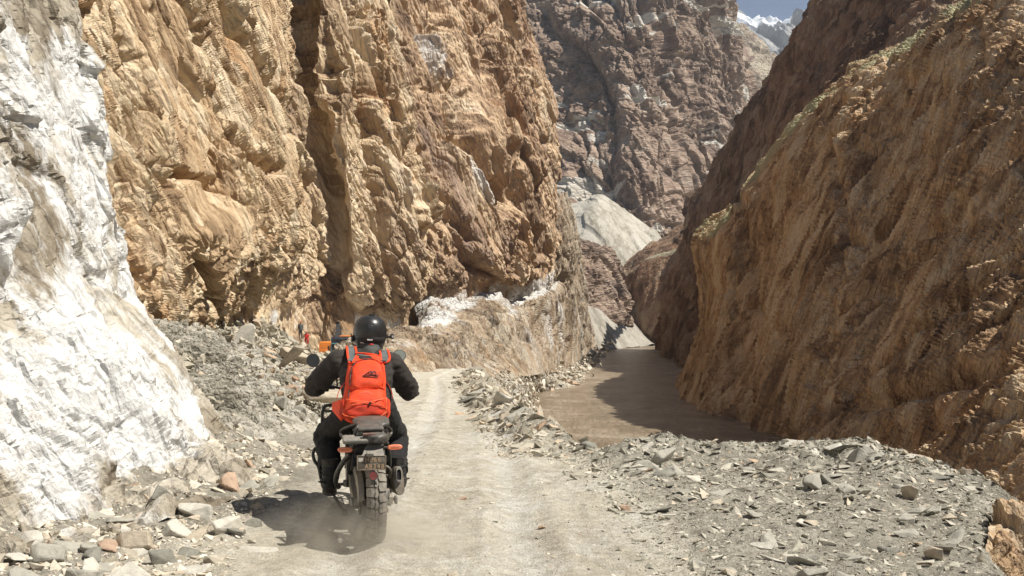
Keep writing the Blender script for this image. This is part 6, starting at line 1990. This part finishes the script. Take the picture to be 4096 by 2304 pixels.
    line([(0.43, 0.40, O - .010), (0.44, 0.30, O - .008), (0.43, 0.12, O - .012)], 0.0042, 'bungee_cord', cordm, lo)
    MB().box(surf(0.03, 0.325, O + 0.002), (0.016, 0.012, 0.030), (0, 20, 0), 0.003).build('cord_lock', zipm, lo)
    # marks: dark tent-like emblem on the upper pocket, pale line mark on the lower
    inkd, inkp = plain('dark_print', (0.018, 0.016, 0.02), 0.6), plain('pale_print', (0.50, 0.22, 0.14), 0.6)
    m = MB()
    oo = 0.0335
    el = [(0.075 + 0.135 * math.cos(t), 0.706 + 0.017 * math.sin(t) - 0.004) for t in [2 * math.pi * q / 22 for q in range(22)]]
    m.tube([surf(a, v, oo) for a, v in el], 0.0032, 6, closed=True)
    for pts in (((-0.03, 0.725), (0.05, 0.775)), ((0.05, 0.775), (0.06, 0.73)), ((0.0, 0.765), (0.10, 0.735)), ((0.10, 0.775), (0.16, 0.735)), ((0.04, 0.75), (0.15, 0.765)), ((-0.02, 0.712), (0.17, 0.712))):
        m.tube([surf(a, v, oo) for a, v in pts], 0.0026, 6)
    m.build('logo', inkd, up)
    m = MB()
    oo = 0.0385
    for k in range(4):
        v = 0.458 + 0.010 * k
        w_ = 0.085 - 0.019 * k
        m.tube([surf(0.0 - w_, v, oo), surf(0.0 - w_ * 0.2, v + 0.012, oo), surf(0.02 + w_ * 0.6, v - 0.002, oo)], 0.0011, 5)
    for k in range(7):
        a = -0.105 + 0.034 * k
        m.tube([surf(a, 0.438, oo), surf(a, 0.450, oo), surf(a + 0.016, 0.450, oo), surf(a + 0.016, 0.438, oo)], 0.0009, 5)
    m.build('logo', inkp, lo)
    MB().box(surf(-0.06, 0.035, 0.006) + Vector((0, -0.003, 0.0)), (0.078, 0.005, 0.012), (25, 2, 0), 0.002).build('reflective_tab', M_LIGHTTAB, bag)
    # shoulder straps over the collar, haul loop, hip wings, side straps
    shl, shr, nk = RK['shl'], RK['shr'], RK['nk']
    def ribbon(pts, wdt, th, name, mat, par, up=(1, 0, 0)):
        P = spline(pts, 5)
        m = MB()
        rings = []
        for i, p in enumerate(P):
            a, b = P[max(0, i - 1)], P[min(len(P) - 1, i + 1)]
            t = (b - a).normalized()
            side = Vector(up); side = (side - t * side.dot(t)).normalized()
            nn = t.cross(side)
            rings.append([p + side * sx * wdt / 2 + nn * sy * th / 2 for sx, sy in ((-1, -1), (1, -1), (1, 1), (-1, 1))])
        m.loft(rings)
        return m.build(name, mat, par, 40)
    for s_, xt in ((-1, Z2(632, 480, 0.62)), (1, Z2(1000, 520, 0.62))):
        zt = xt.z
        over = Vector((xt.x, 0.735, zt + 0.012))
        st = ribbon([surf(s_ * 0.55, 0.90, 0.01) + Vector((0, 0.01, 0)), Vector((xt.x * 0.97 + 0.001, 0.575, zt - 0.052)), Vector((xt.x, 0.655, zt - 0.005)), over, Vector((xt.x - s_ * 0.01, 0.82, zt - 0.05)), Vector((xt.x - s_ * 0.005, 0.84, zt - 0.16))],
                    0.062, 0.018, 'shoulder_strap', M_STRAP, root)
        for e in (-1, 1):
            ribbon([surf(s_ * 0.55 + 0.1 * e, 0.88, 0.012), Vector((xt.x + e * 0.034, 0.570, zt - 0.048)), Vector((xt.x + e * 0.034, 0.650, zt + 0.003)), Vector((xt.x + e * 0.034, 0.735, zt + 0.019))], 0.016, 0.014, 'strap_edge', M_ORANGEB, st)
        # side compression strap down to the wing
        p0, p1 = surf(s_ * 0.93, 0.60, 0.004), surf(s_ * 0.97, 0.36, 0.03) + Vector((s_ * 0.02, 0.0, 0))
        ribbon([p0, p0.lerp(p1, 0.5) + Vector((s_ * 0.012, 0, 0)), p1], 0.022, 0.004, 'side_strap', M_ORANGED, root, (0, 1, 0))
        # wing
        m = MB()
        rings = []
        for t in np.linspace(0, 1, 9):
            c0 = surf(s_ * 0.88, 0.21, 0.0)
            x = c0.x + s_ * 0.055 * t
            y = c0.y + 0.15 * t ** 1.2
            hh = 0.088 * (1 - 0.55 * t)
            zc = c0.z + 0.012 * t
            rings.append([Vector((x + s_ * 0.012 * math.cos(q), y, zc + hh * math.sin(q))) for q in [2 * math.pi * i / 14 for i in range(14)]])
        m.loft(rings)
        m.build('hip_wing', M_ORANGEB, root, 60)
    m = MB()
    hb = [Z2(672, 520, 0.575), Z2(760, 522, 0.590), Z2(860, 530, 0.590), Z2(945, 552, 0.575)]
    m.tube(hb, 0.0085, 8, sm=5, flat=0.7)
    m.build('haul_loop', M_ORANGEB, root)
    m = MB()
    m.tube([Z2(690, 545, 0.585), Z2(800, 560, 0.575), Z2(910, 572, 0.585)], 0.022, 8, sm=5, flat=0.6)
    m.build('back_padding', M_STRAP, root)
build_pack()
# ================================================================== ROAD WORKS BEHIND THE HEAP
def Z4(x, y, d): return Vector(W((1180 + x / 7.246) / 4, (1260 + y / 7.246) / 4, d))
M_TEAL = plain('teal_truck_paint', (0.06, 0.20, 0.25), 0.4, dirt=DUST, dirt_amt=0.3, scale=1.5)
M_NAVY = plain('dark_blue_body', (0.018, 0.030, 0.055), 0.5, dirt=DUST, dirt_amt=0.25, scale=1.5)
M_EXO = plain('orange_machine_paint', (0.75, 0.22, 0.02), 0.45, dirt=DUST, dirt_amt=0.2, scale=1.5)
M_GLASSD = plain('dark_cab_glass', (0.02, 0.024, 0.028), 0.1)
M_RUB = plain('machine_rubber', (0.03, 0.03, 0.03), 0.8)

def build_truck():
    D = 96.0
    top = Z4(1350, 700, D)
    base = -3.7
    x0 = Z4(1400, 700, D).x
    root = empty('tipper_truck', (x0, D, base), R(4))
    tag(root, 'dark blue tipper truck with teal cab facing the camera behind the rubble', 'truck')
    H = top.z - base
    m = MB()
    m.box((0, 0.25, 0.62), (0.9, 6.4, 0.25), bevel=0.03)
    m.build('chassis', M_RUB, root)
    m = MB()
    m.box((0, 0.0, 1.48), (2.25, 1.6, 1.5), bevel=0.10, segs=3)
    cab = m.build('cab', M_TEAL, root)
    MB().box((0, -0.82, 1.83), (1.95, 0.06, 0.62), (-6, 0, 0), 0.03).build('windscreen', M_GLASSD, cab)
    MB().box((0, -0.78, 2.24), (2.15, 0.22, 0.07), bevel=0.03).build('cab_visor', plain('pale_teal_visor', (0.16, 0.42, 0.46), 0.4), cab)
    for s_ in (-1, 1):
        MB().box((s_ * 1.13, -0.2, 1.8), (0.03, 0.7, 0.55), bevel=0.01).build('side_window', M_GLASSD, cab)
        m = MB()
        m.tube([(s_ * 1.1, -0.75, 2.05), (s_ * 1.3, -0.85, 2.0), (s_ * 1.3, -0.85, 1.7)], 0.02, 6)
        m.box((s_ * 1.31, -0.87, 1.82), (0.16, 0.05, 0.36), bevel=0.02)
        m.build('side_mirror', M_RUB, cab)
        MB().cyl((s_ * 0.85, -0.80, 1.0), (s_ * 0.85, -0.86, 1.0), 0.12, 16).build('headlight', plain('headlight_glass', (0.6, 0.6, 0.58), 0.2), cab)
    MB().box((0, -0.83, 1.12), (1.3, 0.05, 0.36), bevel=0.02).build('grille', M_RUB, cab)
    MB().box((0, -0.92, 0.62), (2.3, 0.22, 0.30), bevel=0.05).build('bumper', M_NAVY, cab)
    m = MB()
    m.box((0, 3.0, 1.35), (2.45, 4.1, 0.12))
    for s_ in (-1, 1):
        m.box((s_ * 1.20, 3.0, 1.95), (0.08, 4.1, 1.2), bevel=0.02)
        for k in range(6):
            m.box((s_ * 1.26, 1.2 + 0.72 * k, 1.95), (0.06, 0.10, 1.2))
    m.box((0, 0.95, 2.15), (2.48, 0.10, 1.35), bevel=0.02)
    m.box((0, 0.93, H - 0.03), (2.55, 0.22, 0.10), bevel=0.02)
    m.box((0, 5.05, 1.9), (2.4, 0.08, 1.1), bevel=0.02)
    m.build('tipper_body', M_NAVY, root)
    for y in (-0.15, 3.6, 4.75):
        for s_ in (-1, 1):
            m = MB()
            m.lathe_x(Vector((s_ * 1.0, y, 0.5)), [(-0.13, 0.27), (-0.15, 0.40), (-0.12, 0.50), (0.12, 0.50), (0.15, 0.40), (0.13, 0.27), (0.08, 0.2), (0.08, 0.0)], 28)
            w = m.build('wheel', M_RUB, root)
            MB().cyl((s_ * 1.10, y, 0.5), (s_ * 1.13, y, 0.5), 0.25, 18).build('rim', M_STEEL, w)
    return root
build_truck()

def build_excavator():
    D = 102.5
    x0 = Z4(1190, 700, D).x
    base = -3.8
    root = empty('excavator', (x0, D, base), R(6))
    tag(root, 'orange excavator with raised black boom parked behind the truck', 'excavator')
    for s_ in (-1, 1):
        m = MB()
        pts = [(s_ * 1.05, 1.9 * math.cos(R(a)) + (0.9 if abs(a) < 90 or a > 270 else -0.9) * 0 , 0) for a in ()]
        ring = lambda x: [Vector((x, y, z)) for y, z in [(-1.9, 0.35), (-1.7, 0.08), (-1.2, 0.0), (1.2, 0.0), (1.7, 0.08), (1.9, 0.35), (1.75, 0.66), (1.3, 0.78), (-1.3, 0.78), (-1.75, 0.66)]]
        m.loft([ring(s_ * 0.85), ring(s_ * 1.40)])
        tr = m.build('track', M_RUB, root)
        m = MB()
        for k in range(14):
            m.box((s_ * 1.12, -1.55 + 0.24 * k, 0.80), (0.58, 0.10, 0.04))
            m.box((s_ * 1.12, -1.3 + 0.2 * k, -0.01), (0.58, 0.10, 0.03))
        m.build('track_shoes', M_RUB, tr)
    m = MB()
    m.box((0, 0.1, 1.02), (2.7, 3.4, 0.25), bevel=0.05)
    m.build('slew_platform', M_RUB, root)
    bl, tl = Z4(785, 1090, D), Z4(785, 850, D)
    m = MB()      # engine deck and counterweight seen left of the truck
    m.box((-0.95, -0.35, 1.72), (1.25, 2.6, 1.15), bevel=0.08, segs=3)
    hull = m.build('engine_cover', M_EXO, root)
    MB().box((-0.98, -1.68, 1.36), (1.15, 0.10, 0.34), (0, 0, 0), 0.03).build('step_box', M_EXO, hull)
    m = MB()
    for x, h in ((-1.5, 1.35), (-1.28, 1.1), (-0.85, 0.6)):
        m.tube([(x, -1.0, 2.25), (x, -1.0, 2.25 + h)], 0.022, 6)
    m.build('handrail', M_RUB, hull)
    m = MB()
    for sx in (-1, 1):
        for sy in (-1, 1):
            m.box((1.02 + sx * 0.52, -0.3 + sy * 0.65, 1.9), (0.09, 0.09, 1.65))
    m.box((1.02, -0.3, 1.35), (1.12, 1.4, 0.55), bevel=0.03)
    cab = m.build('cab', M_EXO, root)
    zr = Z4(1410, 590, D).z - base
    MB().box((1.02, -0.3, zr - 0.09), (1.24, 1.55, 0.18), bevel=0.05).build('cab_roof', M_EXO, cab)
    MB().box((1.02, -0.97, 2.15), (0.95, 0.03, 1.0)).build('cab_window', M_GLASSD, cab)
    zt = Z4(1190, 200, D).z - base
    m = MB()
    m.loft([[Vector((x * w_, y + z_ * 0, z)) for x, z_ in ((-1, 0), (1, 0), (1, 1), (-1, 1))] if False else [Vector((-w_, y - dpt, z)), Vector((w_, y - dpt, z)), Vector((w_, y + dpt, z)), Vector((-w_, y + dpt, z))]
            for y, z, w_, dpt in ((0.9, 1.3, 0.24, 0.35), (1.9, 2.7, 0.24, 0.36), (2.6, zt - 0.9, 0.22, 0.28), (2.9, zt, 0.16, 0.16))])
    boom = m.build('boom', M_RUB, root)
    for s_ in (-1, 1):
        MB().tube([(s_ * 0.52, 0.9, 1.3), (s_ * 0.42, 2.3, zt - 1.25)], 0.055, 8).build('hydraulic_ram', M_STEEL, boom)
        MB().tube([(s_ * 0.34, 1.0, 1.6), (s_ * 0.40, 2.0, 2.9), (s_ * 0.30, 2.6, zt - 0.7)], 0.03, 6, sm=4).build('hydraulic_hose', M_RUB, boom)
    m = MB()
    m.loft([[Vector((-w_, y - dpt, z)), Vector((w_, y - dpt, z)), Vector((w_, y + dpt, z)), Vector((-w_, y + dpt, z))] for y, z, w_, dpt in ((2.8, zt - 0.05, 0.15, 0.22), (4.2, zt - 0.9, 0.15, 0.2), (5.2, zt - 2.2, 0.12, 0.14))])
    m.build('stick', M_RUB, root)
    m = MB()
    m.loft([[Vector((x, 5.2 + 0.45 * math.cos(R(a)), zt - 2.6 + 0.5 * math.sin(R(a)))) for a in range(-120, 121, 24)] for x in (-0.55, 0.55)], closed=False, caps=False)
    b = m.build('bucket', M_RUB, root)
    b.modifiers.new('thick', 'SOLIDIFY').thickness = 0.05
    MB().box((1.45, 0.6, zr - 0.3), (0.6, 0.5, 0.5), bevel=0.05).build('beacon_box', plain('white_box', (0.6, 0.62, 0.62), 0.5), root)
build_excavator()

def worker(px, py, d, h, label, jac, leg, hat, pose):
    p = Vector(W(px, py, d))
    root = empty('person', p, R(10))
    tag(root, label, 'person', 'road workers at the cliff foot')
    k = h / 1.7
    q = lambda x, y, z: Vector((x, y, z)) * k
    if pose == 'stand':
        caps = [(q(-.1, 0, .08), q(-.1, 0, .48), .06, .065), (q(-.1, 0, .48), q(-.09, 0, .9), .07, .09), (q(.1, 0, .08), q(.1, 0, .48), .06, .065), (q(.1, 0, .48), q(.09, 0, .9), .07, .09),
                (q(0, 0, .92), q(0, 0, 1.3), .16, .17), (q(-.18, 0, 1.4), q(.18, 0, 1.4), .08, .08), (q(-.2, 0, 1.38), q(-.25, .02, 1.1), .065, .055), (q(-.25, .02, 1.1), q(-.22, -.15, .9), .05, .045),
                (q(.2, 0, 1.38), q(.25, .02, 1.1), .065, .055), (q(.25, .02, 1.1), q(.22, -.15, .9), .05, .045), (q(0, 0, 1.4), q(0, 0, 1.58), .06, .08), (q(-.1, 0, .05), q(-.1, -.16, .04), .05, .04), (q(.1, 0, .05), q(.1, -.16, .04), .05, .04)]
        hc = q(0, 0, 1.62)
    else:
        caps = [(q(-.12, 0, .08), q(-.16, -.12, .48), .07, .08), (q(-.16, -.12, .48), q(-.1, .2, .78), .08, .1), (q(.12, 0, .08), q(.16, -.12, .48), .07, .08), (q(.16, -.12, .48), q(.1, .2, .78), .08, .1),
                (q(0, .2, .8), q(0, -.12, 1.1), .16, .17), (q(-.18, -.16, 1.14), q(.18, -.16, 1.14), .08, .08), (q(-.2, -.16, 1.12), q(-.1, -.3, .85), .065, .055), (q(-.1, -.3, .85), q(.1, -.38, .98), .05, .045),
                (q(.2, -.16, 1.12), q(.28, -.3, .92), .065, .055), (q(.28, -.3, .92), q(.2, -.38, 1.1), .05, .045), (q(0, -.16, 1.14), q(0, -.24, 1.32), .06, .08), (q(-.12, 0, .05), q(-.12, -.16, .04), .05, .04), (q(.12, 0, .05), q(.12, -.16, .04), .05, .04)]
        hc = q(0, -.25, 1.38)
    balls = [(hc, (.085, .1, .12), (0, 0, 0)), (hc + Vector((0, -.1, -.01)), (.02, .02, .02), (0, 0, 0))]
    me = capsules_mesh('body', caps, 0.04, 3, balls)
    for c, nm in ((jac, 'work_jacket'), (leg, 'work_trousers'), ((0.3, 0.19, 0.13), 'worker_skin')):
        me.materials.append(plain(nm, c, 0.8))
    cut = 0.92 * k if pose == 'stand' else 0.74 * k
    for f in me.polygons:
        f.use_smooth = True
        f.material_index = 2 if (f.center - hc).length < 0.14 else (0 if f.center.z > cut else 1)
    b = bpy.data.objects.new('body', me); COL.objects.link(b); b.parent = root
    m = MB()
    m.ball(hc + Vector((0, 0, .05)), (.125, .145, .095), 2)
    m.cyl(hc + Vector((0, 0, .03)), hc + Vector((0, 0, .045)), .165, 18)
    m.build('hard_hat', plain('hard_hat_shell', hat, 0.4), b)
worker(300.5, 339.2, 98, 1.72, 'person in dark grey standing by the white streaked rock at the cliff foot', (0.09, 0.09, 0.088), (0.06, 0.06, 0.06), (0.55, 0.16, 0.06), 'stand')
worker(306.6, 344.8, 96, 1.45, 'person in bright red bending over beside the rubble at the cliff foot', (0.55, 0.035, 0.03), (0.5, 0.04, 0.035), (0.40, 0.20, 0.12), 'bend')
# ================================================================== DUST AND AIR
def build_dust():
    """low dust thrown up behind the rear wheel"""
    m = MB()
    c = Vector((BX + 0.10, BY - 0.25, 0.16))
    m.ball(c, (1.35, 0.85, 0.34), 4)
    m.bm.verts.ensure_lookup_table()
    for v in m.bm.verts:
        n = 0.12 * math.sin(5 * v.co.x + 3 * v.co.z) * math.sin(4 * v.co.y)
        v.co += (v.co - c).normalized() * n
        v.co.z = max(v.co.z, gz(v.co.x, v.co.y) + 0.012)
    t = bpy.data.materials.new('dust_cloud')
    t.use_nodes = True
    nt = t.node_tree
    nt.nodes.clear()
    out = nt.nodes.new('ShaderNodeOutputMaterial')
    pv = nt.nodes.new('ShaderNodeVolumePrincipled')
    pv.inputs['Color'].default_value = (0.86, 0.79, 0.66, 1)
    tc = nt.nodes.new('ShaderNodeTexCoord')
    nz = nt.nodes.new('ShaderNodeTexNoise')
    nz.inputs['Scale'].default_value = 2.6
    nz.inputs['Detail'].default_value = 4
    nz.inputs['Distortion'].default_value = 0.6
    nt.links.new(tc.outputs['Object'], nz.inputs['Vector'])
    # density falls off from the wheel contact outwards
    sub = nt.nodes.new('ShaderNodeVectorMath'); sub.operation = 'SUBTRACT'
    sub.inputs[1].default_value = (BX + 0.04, BY - 0.18, 0.03)
    nt.links.new(tc.outputs['Object'], sub.inputs[0])
    sc = nt.nodes.new('ShaderNodeVectorMath'); sc.operation = 'DIVIDE'
    sc.inputs[1].default_value = (1.2, 0.75, 0.40)
    nt.links.new(sub.outputs[0], sc.inputs[0])
    ln = nt.nodes.new('ShaderNodeVectorMath'); ln.operation = 'LENGTH'
    nt.links.new(sc.outputs[0], ln.inputs[0])
    fall = nt.nodes.new('ShaderNodeMapRange')
    fall.interpolation_type = 'SMOOTHSTEP'
    fall.inputs['From Min'].default_value = 1.0
    fall.inputs['From Max'].default_value = 0.0
    nt.links.new(ln.outputs['Value'], fall.inputs['Value'])
    rp = nt.nodes.new('ShaderNodeMapRange')
    rp.inputs['From Min'].default_value = 0.36
    rp.inputs['From Max'].default_value = 0.68
    nt.links.new(nz.outputs['Fac'], rp.inputs['Value'])
    mu = nt.nodes.new('ShaderNodeMath'); mu.operation = 'MULTIPLY'
    nt.links.new(fall.outputs[0], mu.inputs[0]); nt.links.new(rp.outputs[0], mu.inputs[1])
    m2 = nt.nodes.new('ShaderNodeMath'); m2.operation = 'MULTIPLY'
    nt.links.new(mu.outputs[0], m2.inputs[0]); m2.inputs[1].default_value = 3.2
    nt.links.new(m2.outputs[0], pv.inputs['Density'])
    nt.links.new(pv.outputs[0], out.inputs['Volume'])
    o = m.build('dust_cloud', t)
    tag(o, 'thin cloud of pale dust behind the rear wheel of the motorcycle', 'dust', kind='stuff')
build_dust()

def build_haze():
    m = MB()
    m.box((0, 2050, 590), (5200, 4500, 1222))
    t = bpy.data.materials.new('haze')
    t.use_nodes = True
    nt = t.node_tree
    nt.nodes.clear()
    out = nt.nodes.new('ShaderNodeOutputMaterial')
    pv = nt.nodes.new('ShaderNodeVolumePrincipled')
    pv.inputs['Color'].default_value = (0.80, 0.88, 1.0, 1)
    pv.inputs['Density'].default_value = 0.00007
    pv.inputs['Anisotropy'].default_value = 0.2
    nt.links.new(pv.outputs[0], out.inputs['Volume'])
    o = m.build('haze', t, smooth_angle=0)
    tag(o, 'thin blue haze filling the gorge and the far valley', 'haze', kind='stuff')
build_haze()
